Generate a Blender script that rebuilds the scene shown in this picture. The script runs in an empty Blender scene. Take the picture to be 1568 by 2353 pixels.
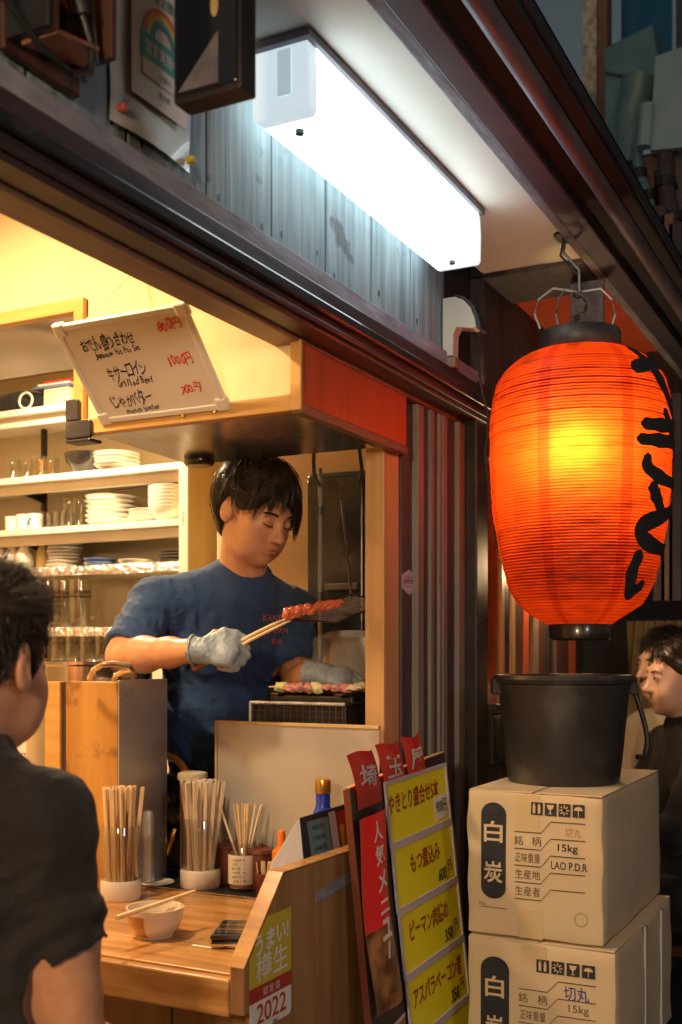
import bpy, bmesh, math, random
import numpy as np
from mathutils import Vector, Matrix, noise

random.seed(7)
rng = np.random.default_rng(7)
sc = bpy.context.scene
COL = sc.collection
E = 1.55                                   # eye height of the photographer (m)

# ------------------------------------------------------------------ camera, world, exposure
YAW = math.radians(-62.9)
cam_d = bpy.data.cameras.new('camera')
cam = bpy.data.objects.new('camera', cam_d)
COL.objects.link(cam)
cam.location = (0, 0, E)
cam.rotation_euler = (math.radians(90), 0, YAW)
cam_d.sensor_fit = 'VERTICAL'
cam_d.sensor_height = 36
cam_d.sensor_width = 24
cam_d.lens = 39.0
cam_d.shift_y = 0.1375
cam_d.clip_start = 0.05
cam_d.clip_end = 500
cam_d.dof.use_dof = True
cam_d.dof.focus_distance = 2.4
cam_d.dof.aperture_fstop = 4.5
sc.camera = cam

world = bpy.data.worlds.new('World')
sc.world = world
world.use_nodes = True
wn = world.node_tree
wn.nodes.clear()
sky = wn.nodes.new('ShaderNodeTexSky')
sky.sky_type = 'NISHITA'
sky.sun_disc = False
sky.sun_elevation = math.radians(0.5)
sky.sun_rotation = math.radians(250)
bg = wn.nodes.new('ShaderNodeBackground')
bg.inputs['Strength'].default_value = 0.10
wo = wn.nodes.new('ShaderNodeOutputWorld')
wn.links.new(sky.outputs[0], bg.inputs[0])
wn.links.new(bg.outputs[0], wo.inputs[0])
sc.view_settings.view_transform = 'Standard'
sc.view_settings.look = 'None'
sc.view_settings.exposure = 0.15
sc.view_settings.gamma = 1.0
sc.view_settings.use_curve_mapping = False
sc.cycles.use_denoising = True
sc.cycles.max_bounces = 6
sc.cycles.diffuse_bounces = 3
sc.cycles.glossy_bounces = 3
sc.cycles.transmission_bounces = 4
sc.cycles.use_adaptive_sampling = True
sc.cycles.adaptive_threshold = .02
sc.cycles.transparent_max_bounces = 12
sc.cycles.caustics_reflective = False
sc.cycles.caustics_refractive = False
sc.cycles.sample_clamp_indirect = 6.0

FW = Vector((math.sin(-YAW), math.cos(YAW), 0))
RT = Vector((math.cos(YAW), math.sin(YAW), 0))
UP = Vector((0, 0, 1))


def at(px, py, X=None, Y=None, Z=None, t=None):
    """a point of the place on the line of sight through (px, py), at a known x, y, height or distance"""
    d = FW + RT * ((px - 784) / 2550) + UP * ((1500 - py) / 2550)
    if X is not None: t = X / d.x
    elif Y is not None: t = Y / d.y
    elif Z is not None: t = (Z - E) / d.z
    return Vector((0, 0, E)) + d * t


# ------------------------------------------------------------------ materials
def newmat(name):
    m = bpy.data.materials.new(name)
    m.use_nodes = True
    nt = m.node_tree
    nt.nodes.clear()
    out = nt.nodes.new('ShaderNodeOutputMaterial')
    return m, nt, out


def N(nt, typ, **kw):
    n = nt.nodes.new(typ)
    for k, v in kw.items():
        if k in n.inputs: n.inputs[k].default_value = v
        else: setattr(n, k, v)
    return n


def rgba(c): return (c[0], c[1], c[2], 1)


def mat(name, c1, c2=None, scale=8, stretch=(1, 1, 1), rough=.55, metal=0, bump=0, bscale=None, coat=0, sss=0, sheen=0,
        detail=5, lo=.3, hi=.7, rvar=0, dist=0, spec=.5, c3=None, c3scale=2.0, c3lo=.55, c3hi=.75, trans=0, emit=None, estr=0, wave=0, bdist=.01):
    m, nt, out = newmat(name)
    L = nt.links
    b = N(nt, 'ShaderNodeBsdfPrincipled')
    b.inputs['Roughness'].default_value = rough
    b.inputs['Metallic'].default_value = metal
    b.inputs['Coat Weight'].default_value = coat
    b.inputs['Specular IOR Level'].default_value = spec
    if sss:
        b.inputs['Subsurface Weight'].default_value = sss
        b.inputs['Subsurface Radius'].default_value = (.012, .005, .003)
        b.inputs['Subsurface Scale'].default_value = .6
    if sheen:
        b.inputs['Sheen Weight'].default_value = sheen
    if trans:
        b.inputs['Transmission Weight'].default_value = trans
    if emit:
        b.inputs['Emission Color'].default_value = rgba(emit)
        b.inputs['Emission Strength'].default_value = estr
    tc = N(nt, 'ShaderNodeTexCoord')
    mp = N(nt, 'ShaderNodeMapping')
    mp.inputs['Scale'].default_value = stretch
    L.new(tc.outputs['Object'], mp.inputs[0])
    no = N(nt, 'ShaderNodeTexNoise')
    no.inputs['Scale'].default_value = scale
    no.inputs['Detail'].default_value = detail
    no.inputs['Distortion'].default_value = dist
    L.new(mp.outputs[0], no.inputs['Vector'])
    src = no.outputs[0]
    if wave:
        wv = N(nt, 'ShaderNodeTexWave')
        wv.inputs['Scale'].default_value = scale * wave
        wv.inputs['Distortion'].default_value = 6
        wv.inputs['Detail'].default_value = 3
        L.new(mp.outputs[0], wv.inputs['Vector'])
        mx = N(nt, 'ShaderNodeMix', data_type='FLOAT')
        mx.inputs[0].default_value = .4
        L.new(src, mx.inputs[2]); L.new(wv.outputs[1], mx.inputs[3])
        src = mx.outputs[0]
    mr = N(nt, 'ShaderNodeMapRange')
    mr.inputs[1].default_value = lo
    mr.inputs[2].default_value = hi
    L.new(src, mr.inputs[0])
    if c2 is None:
        b.inputs['Base Color'].default_value = rgba(c1)
    else:
        mx = N(nt, 'ShaderNodeMix', data_type='RGBA')
        mx.inputs[6].default_value = rgba(c1)
        mx.inputs[7].default_value = rgba(c2)
        L.new(mr.outputs[0], mx.inputs[0])
        col = mx.outputs[2]
        if c3 is not None:
            n3 = N(nt, 'ShaderNodeTexNoise')
            n3.inputs['Scale'].default_value = c3scale
            n3.inputs['Detail'].default_value = 6
            L.new(tc.outputs['Object'], n3.inputs['Vector'])
            m3 = N(nt, 'ShaderNodeMapRange')
            m3.inputs[1].default_value = c3lo
            m3.inputs[2].default_value = c3hi
            L.new(n3.outputs[0], m3.inputs[0])
            x3 = N(nt, 'ShaderNodeMix', data_type='RGBA')
            L.new(m3.outputs[0], x3.inputs[0])
            L.new(col, x3.inputs[6])
            x3.inputs[7].default_value = rgba(c3)
            col = x3.outputs[2]
        L.new(col, b.inputs['Base Color'])
    if rvar:
        r2 = N(nt, 'ShaderNodeMapRange')
        r2.inputs[1].default_value = .3
        r2.inputs[2].default_value = .7
        r2.inputs[3].default_value = max(.03, rough - rvar)
        r2.inputs[4].default_value = min(1, rough + rvar)
        nr = N(nt, 'ShaderNodeTexNoise')
        nr.inputs['Scale'].default_value = scale * .7
        nr.inputs['Detail'].default_value = 6
        L.new(tc.outputs['Object'], nr.inputs['Vector'])
        L.new(nr.outputs[0], r2.inputs[0])
        L.new(r2.outputs[0], b.inputs['Roughness'])
    if bump:
        bp = N(nt, 'ShaderNodeBump')
        bp.inputs['Strength'].default_value = bump
        bp.inputs['Distance'].default_value = bdist
        if bscale:
            nb = N(nt, 'ShaderNodeTexNoise')
            nb.inputs['Scale'].default_value = bscale
            nb.inputs['Detail'].default_value = 4
            L.new(mp.outputs[0], nb.inputs['Vector'])
            L.new(nb.outputs[0], bp.inputs['Height'])
        else:
            L.new(src, bp.inputs['Height'])
        L.new(bp.outputs[0], b.inputs['Normal'])
    L.new(b.outputs[0], out.inputs[0])
    return m


def glassmat(name, tint=(1, 1, 1), refl=.12, rough=.02):
    m, nt, out = newmat(name)
    tr = N(nt, 'ShaderNodeBsdfTransparent'); tr.inputs[0].default_value = rgba(tint)
    gl = N(nt, 'ShaderNodeBsdfGlossy'); gl.inputs['Roughness'].default_value = rough
    lw = N(nt, 'ShaderNodeLayerWeight'); lw.inputs[0].default_value = .35
    mr = N(nt, 'ShaderNodeMapRange'); mr.inputs[3].default_value = refl * .5; mr.inputs[4].default_value = .75
    pw = N(nt, 'ShaderNodeMath', operation='POWER'); pw.inputs[1].default_value = 2.2
    mx = N(nt, 'ShaderNodeMixShader')
    nt.links.new(lw.outputs['Facing'], pw.inputs[0])
    nt.links.new(pw.outputs[0], mr.inputs[0])
    nt.links.new(mr.outputs[0], mx.inputs[0])
    nt.links.new(tr.outputs[0], mx.inputs[1])
    nt.links.new(gl.outputs[0], mx.inputs[2])
    nt.links.new(mx.outputs[0], out.inputs[0])
    return m


def emitmat(name, c, s):
    m, nt, out = newmat(name)
    e = N(nt, 'ShaderNodeEmission')
    e.inputs[0].default_value = rgba(c)
    e.inputs[1].default_value = s
    nt.links.new(e.outputs[0], out.inputs[0])
    return m


MT = {}
MT['board'] = mat('weathered_board', (.10, .15, .175), (.28, .36, .39), scale=5, stretch=(9, 9, .55), rough=.62, bump=.5, detail=9, lo=.25, hi=.75, c3=(.05, .06, .07), c3scale=10, c3lo=.62, c3hi=.69, dist=.4)
MT['board_dark'] = mat('dark_board', (.035, .034, .038), (.075, .072, .078), scale=5, stretch=(9, 9, .5), rough=.6, bump=.4, detail=8)
MT['dust_strip'] = mat('dusty_strip', (.16, .17, .21), (.30, .31, .36), scale=14, stretch=(1, 3, 3), rough=.8, bump=.4)
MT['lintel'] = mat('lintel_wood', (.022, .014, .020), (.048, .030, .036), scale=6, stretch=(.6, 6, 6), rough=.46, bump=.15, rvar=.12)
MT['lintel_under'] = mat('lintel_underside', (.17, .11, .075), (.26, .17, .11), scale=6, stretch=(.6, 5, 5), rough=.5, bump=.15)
MT['soffit'] = mat('soffit_paint', (.66, .66, .60), (.76, .76, .71), scale=3, rough=.55, bump=.08, bscale=160, c3=(.52, .46, .36), c3scale=2.2, c3lo=.58, c3hi=.85)
MT['purple'] = mat('fascia_neon_tint', (.046, .042, .062), (.075, .066, .092), scale=6, stretch=(.5, 5, 5), rough=.58, bump=.1, rvar=.1)  # purple cast of neon light put into the fascia colour
MT['black_metal'] = mat('black_metal', (.018, .018, .022), (.035, .034, .038), scale=14, rough=.38, metal=.2, bump=.06, rvar=.12)
MT['gutter'] = mat('gutter_metal', (.11, .105, .13), (.20, .185, .215), scale=9, stretch=(.6, 4, 4), rough=.5, metal=.3, rvar=.12)
MT['redpaint'] = mat('red_paint', (.32, .03, .03), (.20, .02, .02), scale=8, rough=.45)
MT['alu'] = mat('sash_aluminium', (.19, .175, .155), (.27, .245, .215), scale=7, stretch=(6, 6, .5), rough=.6, metal=.05, bump=.08, rvar=.1)
MT['alu_dark'] = mat('sash_dark', (.050, .046, .046), (.080, .072, .070), scale=7, stretch=(6, 6, .5), rough=.6, metal=.05, bump=.08)
MT['jamb'] = mat('jamb_wood', (.52, .30, .12), (.66, .42, .19), scale=5, stretch=(8, 8, .5), rough=.42, bump=.12, detail=7, c3=(.30, .12, .05), c3scale=4, c3lo=.68, c3hi=.85)
MT['wood'] = mat('counter_wood', (.34, .15, .042), (.70, .40, .14), scale=4, stretch=(7, .6, 7), rough=.26, bump=.06, detail=7, rvar=.1, c3=(.22, .085, .022), c3scale=5, c3lo=.58, c3hi=.8, dist=.6)
MT['wood_z'] = mat('panel_wood', (.24, .12, .045), (.38, .205, .085), scale=5, stretch=(7, 7, .5), rough=.45, bump=.12, detail=7, rvar=.1, c3=(.20, .18, .16), c3scale=5, c3lo=.62, c3hi=.85)
MT['wood_y'] = mat('trim_wood', (.55, .29, .07), (.70, .42, .13), scale=5, stretch=(7, .6, 7), rough=.4, bump=.1, detail=7)
MT['wood_box'] = mat('oden_box_wood', (.40, .19, .045), (.56, .29, .075), scale=3.5, stretch=(5, 5, .6), rough=.4, bump=.1, detail=6, c3=(.15, .06, .015), c3scale=11, c3lo=.57, c3hi=.70)
MT['hood_red'] = mat('red_hood_panel', (.50, .085, .035), (.62, .12, .05), scale=5, stretch=(6, 6, .5), rough=.32, bump=.1, detail=6)
MT['plaster'] = mat('cream_wallpaper', (.80, .60, .32), (.84, .66, .39), scale=3, rough=.75, bump=.35, bscale=24, bdist=.006)
MT['steel'] = mat('stainless', (.50, .47, .44), (.60, .57, .53), scale=6, stretch=(.6, 9, 9), rough=.22, metal=1, bump=.03, rvar=.1)
MT['steel_dirty'] = mat('greasy_stainless', (.46, .45, .43), (.62, .60, .57), scale=4, stretch=(1, 1, .5), rough=.32, metal=.5, bump=.05, rvar=.15, c3=(.10, .07, .05), c3scale=4, c3lo=.56, c3hi=.78)
MT['steel_dark'] = mat('sooty_steel', (.05, .036, .03), (.12, .085, .06), scale=4, rough=.45, metal=.35, rvar=.15, c3=(.02, .015, .015), c3scale=3)
MT['chrome'] = mat('polished_steel', (.72, .70, .66), rough=.12, metal=1)
MT['shelf_paint'] = mat('shelf_paint', (.74, .68, .55), (.80, .74, .62), scale=5, stretch=(1, .4, 1), rough=.5, bump=.04)
MT['shelf_side'] = mat('shelf_side_wood', (.60, .42, .15), (.70, .51, .21), scale=4, stretch=(6, 6, .5), rough=.45, bump=.06)
MT['wall_in'] = mat('shelf_back', (.66, .55, .38), (.72, .61, .44), scale=3, rough=.6)
MT['foil'] = mat('crinkled_foil', (.78, .80, .84), rough=.16, metal=1, bump=.9, bscale=70, bdist=.02)
MT['ceramic'] = mat('white_ceramic', (.80, .76, .67), (.84, .80, .72), scale=8, rough=.18, coat=.4)
MT['ceramic_grey'] = mat('grey_ceramic', (.50, .48, .42), (.60, .57, .50), scale=12, rough=.3, coat=.3)
MT['ceramic_blue'] = mat('blue_ceramic', (.10, .16, .36), (.16, .24, .46), scale=9, rough=.2, coat=.4)
MT['ceramic_brown'] = mat('brown_glaze', (.48, .21, .05), (.58, .29, .09), scale=9, rough=.25, coat=.4)
MT['black_lacquer'] = mat('black_lacquer', (.012, .012, .013), (.03, .028, .028), scale=9, rough=.25, coat=.5)
MT['glass'] = glassmat('clear_glass', (.95, .96, .95), refl=.22, rough=.04)
MT['glass_thick'] = glassmat('thick_glass', (.90, .91, .88), refl=.25, rough=.05)
MT['white_plastic'] = mat('white_plastic', (.78, .76, .70), (.82, .80, .74), scale=8, rough=.35)
MT['stick'] = mat('pale_wood_stick', (.72, .52, .27), (.84, .66, .40), scale=9, stretch=(4, 4, .4), rough=.6)
MT['stick_white'] = mat('bleached_wood_stick', (.80, .69, .50), (.88, .79, .62), scale=9, stretch=(4, 4, .4), rough=.6)
MT['card_yellow'] = mat('yellow_card', (.86, .77, .010), (.92, .84, .03), scale=9, rough=.5, bump=.06, c3=(.58, .49, .02), c3scale=14, c3lo=.6, c3hi=.8, stretch=(1, 1, .5))
MT['red_ink'] = mat('red_ink', (.36, .03, .012), rough=.6)
MT['black_ink'] = mat('black_ink', (.02, .02, .025), rough=.6)
MT['blue_ink'] = mat('blue_ink', (.03, .06, .30), rough=.6)
MT['faint_ink'] = mat('faint_red_stamp', (.52, .27, .14), rough=.7)
MT['brown_ink'] = mat('brown_box_ink', (.10, .075, .045), rough=.7)
MT['navy_ink'] = mat('navy_box_ink', (.018, .022, .032), (.03, .034, .044), scale=30, rough=.6)
MT['white_ink'] = mat('white_ink', (.78, .76, .74), rough=.6)
MT['paper'] = mat('white_paper', (.74, .72, .68), (.80, .78, .74), scale=7, rough=.6)
MT['red_paper'] = mat('red_paper', (.74, .020, .022), (.82, .035, .032), scale=7, rough=.42)
MT['red_paper_dark'] = mat('deep_red_paper', (.36, .012, .015), (.46, .02, .022), scale=7, rough=.45)
MT['board_black'] = mat('black_menu_board', (.020, .016, .018), (.035, .029, .031), scale=9, rough=.5, bump=.05)
MT['cardboard'] = mat('cardboard', (.70, .55, .345), (.77, .62, .41), scale=5, stretch=(1, 1, 1), rough=.75, bump=.06, detail=6, c3=(.62, .52, .36), c3scale=5, c3lo=.5, c3hi=.75)
MT['tape'] = mat('brown_tape', (.72, .55, .31), (.76, .59, .35), scale=5, rough=.22)
MT['strap'] = mat('grey_strap', (.48, .52, .55), rough=.35)
MT['rubber'] = mat('black_rubber', (.022, .021, .022), (.045, .042, .042), scale=10, rough=.42, bump=.12, rvar=.1, c3=(.15, .14, .13), c3scale=7, c3lo=.52, c3hi=.82)
MT['wire'] = mat('wire', (.20, .20, .21), rough=.4, metal=.6)
MT['cable'] = mat('black_cable', (.015, .015, .017), rough=.45)
MT['cream'] = mat('cream_plastic', (.70, .60, .38), (.76, .66, .44), scale=7, rough=.35)
MT['orange'] = mat('orange_plastic', (.85, .22, .012), rough=.35)
MT['hose'] = mat('orange_hose', (.66, .25, .03), rough=.4)
MT['blue_glass'] = mat('cobalt_bottle', (.01, .05, .50), (.015, .07, .60), scale=6, rough=.12, coat=.6)
MT['gold'] = mat('gold_cap', (.62, .38, .08), rough=.28, metal=.8)
MT['sauce'] = mat('peach_sauce', (.70, .36, .17), (.76, .42, .2), scale=9, rough=.4)
MT['dark_brown'] = mat('dark_brown', (.12, .035, .02), (.17, .05, .03), scale=8, rough=.3)
MT['brass'] = mat('brass', (.56, .33, .10), rough=.25, metal=1)
MT['raw_meat'] = mat('raw_meat', (.62, .22, .20), (.74, .42, .36), scale=30, rough=.25, bump=.25, coat=.3)
MT['pale_meat'] = mat('pale_meat', (.74, .62, .50), (.80, .72, .62), scale=30, rough=.3, bump=.25)
MT['red_meat'] = mat('marinated_meat', (.52, .085, .025), (.66, .18, .06), scale=26, rough=.22, bump=.3, coat=.4)
MT['grilled_meat'] = mat('grilled_meat', (.22, .075, .022), (.42, .17, .05), scale=26, rough=.3, bump=.4, coat=.3)
MT['leek'] = mat('leek', (.62, .66, .34), rough=.4)
MT['skin'] = mat('skin', (.56, .27, .145), (.66, .345, .20), scale=38, rough=.42, rvar=.1, sss=.12, bump=.08, bscale=260, bdist=.002)
MT['skin_fair'] = mat('fair_skin', (.72, .45, .32), (.78, .51, .37), scale=9, rough=.45, sss=.12)
MT['lip'] = mat('lip', (.42, .15, .10), rough=.4, sss=.1)
MT['hair'] = mat('dark_hair', (.016, .011, .008), (.036, .024, .017), scale=40, rough=.34, spec=.6)
MT['hair_brown'] = mat('brown_black_hair', (.030, .019, .012), (.060, .038, .022), scale=40, rough=.4, spec=.6)
MT['stubble'] = mat('clipped_hair', (.022, .014, .010), (.045, .028, .02), scale=120, rough=.6, bump=.5, bscale=500, bdist=.003)
MT['navy_shirt'] = mat('navy_cotton', (.020, .058, .165), (.026, .072, .195), scale=9, rough=.85, sheen=.10, bump=.55, bscale=13, bdist=.03)
MT['black_shirt'] = mat('black_cotton', (.010, .0092, .0105), (.016, .0145, .016), scale=9, rough=.85, sheen=.12, bump=.5, bscale=13, bdist=.03)
MT['cream_shirt'] = mat('cream_cotton', (.52, .45, .32), (.58, .51, .38), scale=9, rough=.8, sheen=.2)
MT['glove'] = mat('nitrile_glove', (.26, .34, .42), (.32, .41, .49), scale=18, rough=.42, bump=.15, bscale=90, bdist=.004)
MT['shirt_print'] = mat('pink_print', (.50, .16, .16), rough=.7)
MT['eye_white'] = mat('eye_white', (.6, .56, .52), rough=.2)
MT['teeth'] = mat('teeth', (.8, .76, .68), rough=.2)
MT['bag'] = mat('grey_bag', (.22, .20, .19), (.30, .28, .26), scale=9, rough=.6, bump=.3, bscale=20)
MT['curtain'] = mat('ochre_curtain', (.36, .27, .11), (.46, .36, .16), scale=4, stretch=(3, 3, .6), rough=.8)
MT['night_wall'] = mat('night_wall', (.085, .105, .145), (.13, .155, .20), scale=5, stretch=(5, 5, .4), rough=.7, bump=.2)
MT['plaster_old'] = mat('peeling_plaster', (.66, .74, .72), (.36, .40, .42), scale=22, rough=.85, bump=.6, lo=.45, hi=.6)
MT['duct'] = mat('galvanised_duct', (.12, .27, .35), (.19, .36, .44), scale=6, rough=.42, metal=.3, bump=.05, rvar=.12)
MT['sign_blue'] = mat('pale_metal_sheet', (.26, .46, .54), (.34, .55, .63), scale=5, rough=.45, metal=.2, bump=.06)
MT['brick_red'] = mat('red_noren', (.70, .14, .08), (.78, .20, .12), scale=9, rough=.8)
MT['dark_navy'] = mat('matte_navy_shadow', (.010, .012, .022), (.020, .022, .034), scale=9, rough=.85)
MT['lane'] = mat('wet_asphalt', (.030, .030, .032), (.06, .058, .056), scale=30, rough=.55, bump=.4, rvar=.15)
MT['kitchen_floor'] = mat('kitchen_floor', (.10, .085, .07), (.15, .13, .11), scale=9, rough=.5)
MT['bone'] = mat('guard_metal', (.52, .51, .48), (.62, .60, .56), scale=4, rough=.34, metal=.35, rvar=.1, c3=(.30, .20, .11), c3scale=6, c3lo=.56, c3hi=.80)
MT['neighbour'] = mat('neighbour_wall', (.42, .24, .09), (.52, .31, .12), scale=4, rough=.7)
MT['dark_wood'] = mat('dark_red_wood', (.055, .024, .018), (.09, .040, .028), scale=5, stretch=(7, 7, .5), rough=.4, bump=.15)
MT['acrylic'] = mat('black_acrylic', (.010, .012, .022), rough=.10, coat=.6)
MT['teal'] = mat('teal_print', (.05, .36, .33), rough=.5)
MT['green'] = mat('green_print', (.03, .25, .16), rough=.5)
MT['sticker_yellow'] = mat('sticker_gold', (.58, .46, .02), (.50, .42, .03), scale=6, rough=.3)
MT['lilac'] = mat('lilac_sticker', (.52, .47, .56), rough=.4)
MT['copper'] = mat('copper_plate', (.42, .18, .09), (.52, .24, .13), scale=9, rough=.32, metal=.6)
MT['sleeve'] = mat('plastic_sleeve', (.46, .49, .44), (.54, .57, .52), scale=4, rough=.16, coat=.7)
MT['poster'] = mat('poster_paper', (.66, .60, .52), (.72, .66, .59), scale=5, rough=.4, coat=.5)
MT['bowl_food'] = mat('yellow_stew', (.66, .38, .08), (.76, .52, .16), scale=40, rough=.25, bump=.4)


# ------------------------------------------------------------------ mesh helpers
def wloc(o):
    v = Vector((0, 0, 0))
    while o is not None:
        v = v + o.location
        o = o.parent
    return v


def tag(o, label=None, cat=None, group=None, kind=None):
    if label: o['label'] = label
    if cat: o['category'] = cat
    if group: o['group'] = group
    if kind: o['kind'] = kind
    return o


def thing(name, loc, label, cat, group=None):
    o = bpy.data.objects.new(name, None)
    COL.objects.link(o)
    o.location = loc
    o.empty_display_size = .05
    return tag(o, label, cat, group)


def link(name, me, parent=None, loc=(0, 0, 0)):
    o = bpy.data.objects.new(name, me)
    COL.objects.link(o)
    o.location = loc
    if parent is not None: o.parent = parent
    return o


class MB:
    def __init__(s):
        s.v = []; s.f = []; s.m = []; s.mats = []; s.cur = 0

    def use(s, m):
        m = MT[m] if isinstance(m, str) else m
        if m not in s.mats: s.mats.append(m)
        s.cur = s.mats.index(m)
        return s

    def add(s, vs, fs):
        b = len(s.v)
        s.v += [tuple(v) for v in vs]
        s.f += [tuple(b + i for i in f) for f in fs]
        s.m += [s.cur] * len(fs)
        return s

    def box(s, x0, x1, y0, y1, z0, z1):
        if x0 > x1: x0, x1 = x1, x0
        if y0 > y1: y0, y1 = y1, y0
        if z0 > z1: z0, z1 = z1, z0
        vs = [(x0, y0, z0), (x1, y0, z0), (x1, y1, z0), (x0, y1, z0), (x0, y0, z1), (x1, y0, z1), (x1, y1, z1), (x0, y1, z1)]
        return s.add(vs, [(0, 3, 2, 1), (4, 5, 6, 7), (0, 1, 5, 4), (1, 2, 6, 5), (2, 3, 7, 6), (3, 0, 4, 7)])

    def obox(s, c, ax, ay, az):
        """box from centre and three half-axis vectors"""
        c, ax, ay, az = (Vector(q) for q in (c, ax, ay, az))
        vs = [c + ax * i + ay * j + az * k for k in (-1, 1) for (i, j) in ((-1, -1), (1, -1), (1, 1), (-1, 1))]
        return s.add(vs, [(0, 3, 2, 1), (4, 5, 6, 7), (0, 1, 5, 4), (1, 2, 6, 5), (2, 3, 7, 6), (3, 0, 4, 7)])

    def quad(s, a, b, c, d): return s.add([a, b, c, d], [(0, 1, 2, 3)])

    def prism(s, pts, d):
        """polygon pts (3D) extruded by vector d"""
        n = len(pts); d = Vector(d)
        p = [Vector(q) for q in pts]
        vs = p + [q + d for q in p]
        fs = [tuple(range(n - 1, -1, -1)), tuple(range(n, 2 * n))]
        fs += [(i, (i + 1) % n, n + (i + 1) % n, n + i) for i in range(n)]
        return s.add(vs, fs)

    def lathe(s, prof, c=(0, 0, 0), seg=24, sx=1, sy=1):
        """prof: list of (r, z); closed caps where r = 0"""
        c = Vector(c); vs = []; fs = []
        for r, z in prof:
            for i in range(seg):
                a = 2 * math.pi * i / seg
                vs.append((c.x + r * sx * math.cos(a), c.y + r * sy * math.sin(a), c.z + z))
        for j in range(len(prof) - 1):
            for i in range(seg):
                k = (i + 1) % seg
                fs.append((j * seg + i, j * seg + k, (j + 1) * seg + k, (j + 1) * seg + i))
        if prof[0][0] > 0 and prof[0][0] < 1e-3 or True:
            pass
        return s.add(vs, fs)

    def tube(s, pts, r, seg=8, cap=True):
        pts = [Vector(p) for p in pts]
        n = len(pts)
        rs = r if isinstance(r, (list, tuple)) else [r] * n
        vs = []; fs = []
        ref = None
        for i, p in enumerate(pts):
            d = (pts[min(i + 1, n - 1)] - pts[max(i - 1, 0)]).normalized()
            if ref is None:
                ref = Vector((0, 0, 1)) if abs(d.z) < .9 else Vector((1, 0, 0))
            u = d.cross(ref).normalized()
            w = d.cross(u).normalized()
            ref = -w if False else ref
            for j in range(seg):
                a = 2 * math.pi * j / seg
                vs.append(p + (u * math.cos(a) + w * math.sin(a)) * rs[i])
        for i in range(n - 1):
            for j in range(seg):
                k = (j + 1) % seg
                fs.append((i * seg + j, i * seg + k, (i + 1) * seg + k, (i + 1) * seg + j))
        if cap:
            fs.append(tuple(range(seg - 1, -1, -1)))
            fs.append(tuple((n - 1) * seg + j for j in range(seg)))
        return s.add(vs, fs)

    def mesh(s, name, bevel=0, seg=2, smooth=False, off=Vector((0, 0, 0)), ang=35):
        me = bpy.data.meshes.new(name)
        me.from_pydata([(x - off.x, y - off.y, z - off.z) for x, y, z in s.v], [], s.f)
        for m in s.mats: me.materials.append(m)
        if s.mats: me.polygons.foreach_set('material_index', s.m)
        bm = bmesh.new(); bm.from_mesh(me)
        bmesh.ops.recalc_face_normals(bm, faces=bm.faces)
        if bevel:
            es = [e for e in bm.edges if len(e.link_faces) == 2 and e.calc_face_angle(0) > .5]
            bmesh.ops.bevel(bm, geom=es, offset=bevel, segments=seg, affect='EDGES', profile=.5, clamp_overlap=True)
        if smooth:
            for f in bm.faces: f.smooth = True
            for e in bm.edges:
                e.smooth = not (len(e.link_faces) == 2 and e.calc_face_angle(0) > math.radians(ang))
        bm.to_mesh(me); bm.free()
        return me

    def build(s, name, m=None, parent=None, bevel=0, seg=2, smooth=False, loc=None, ang=35):
        if m is not None and not s.mats:
            s.mats = [MT[m] if isinstance(m, str) else m]; s.m = [0] * len(s.f)
        off = wloc(parent) if parent is not None else Vector((0, 0, 0))
        if loc is not None:
            me = s.mesh(name, bevel, seg, smooth, Vector(loc), ang)
            return link(name, me, parent, Vector(loc) - off)
        me = s.mesh(name, bevel, seg, smooth, off, ang)
        return link(name, me, parent)


def box(name, m, x0, x1, y0, y1, z0, z1, parent=None, bevel=.002, loc=None):
    return MB().box(x0, x1, y0, y1, z0, z1).build(name, m, parent, bevel, loc=loc)


def structure(o, label=None):
    o['kind'] = 'structure'
    if label: o['label'] = label
    return o


TXT = {}


def text_geo(s, bold=0.0):
    """glyph outlines of a string, filled: (vertices n x 2, faces), letter height about 1"""
    if (s, bold) in TXT: return TXT[(s, bold)]
    cu = bpy.data.curves.new('lettering', 'FONT')
    cu.body = s
    cu.size = 1.0
    cu.resolution_u = 3
    cu.offset = bold
    cu.dimensions = '2D'
    cu.fill_mode = 'FRONT'
    cu.align_x = 'LEFT'
    ob = bpy.data.objects.new('lettering', cu)
    COL.objects.link(ob)
    dg = bpy.context.evaluated_depsgraph_get()
    me = ob.evaluated_get(dg).to_mesh()
    v = [(p.co.x, p.co.y) for p in me.vertices]
    f = [tuple(p.vertices) for p in me.polygons]
    ob.evaluated_get(dg).to_mesh_clear()
    bpy.data.objects.remove(ob)
    TXT[(s, bold)] = (v, f)
    return v, f


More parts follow.
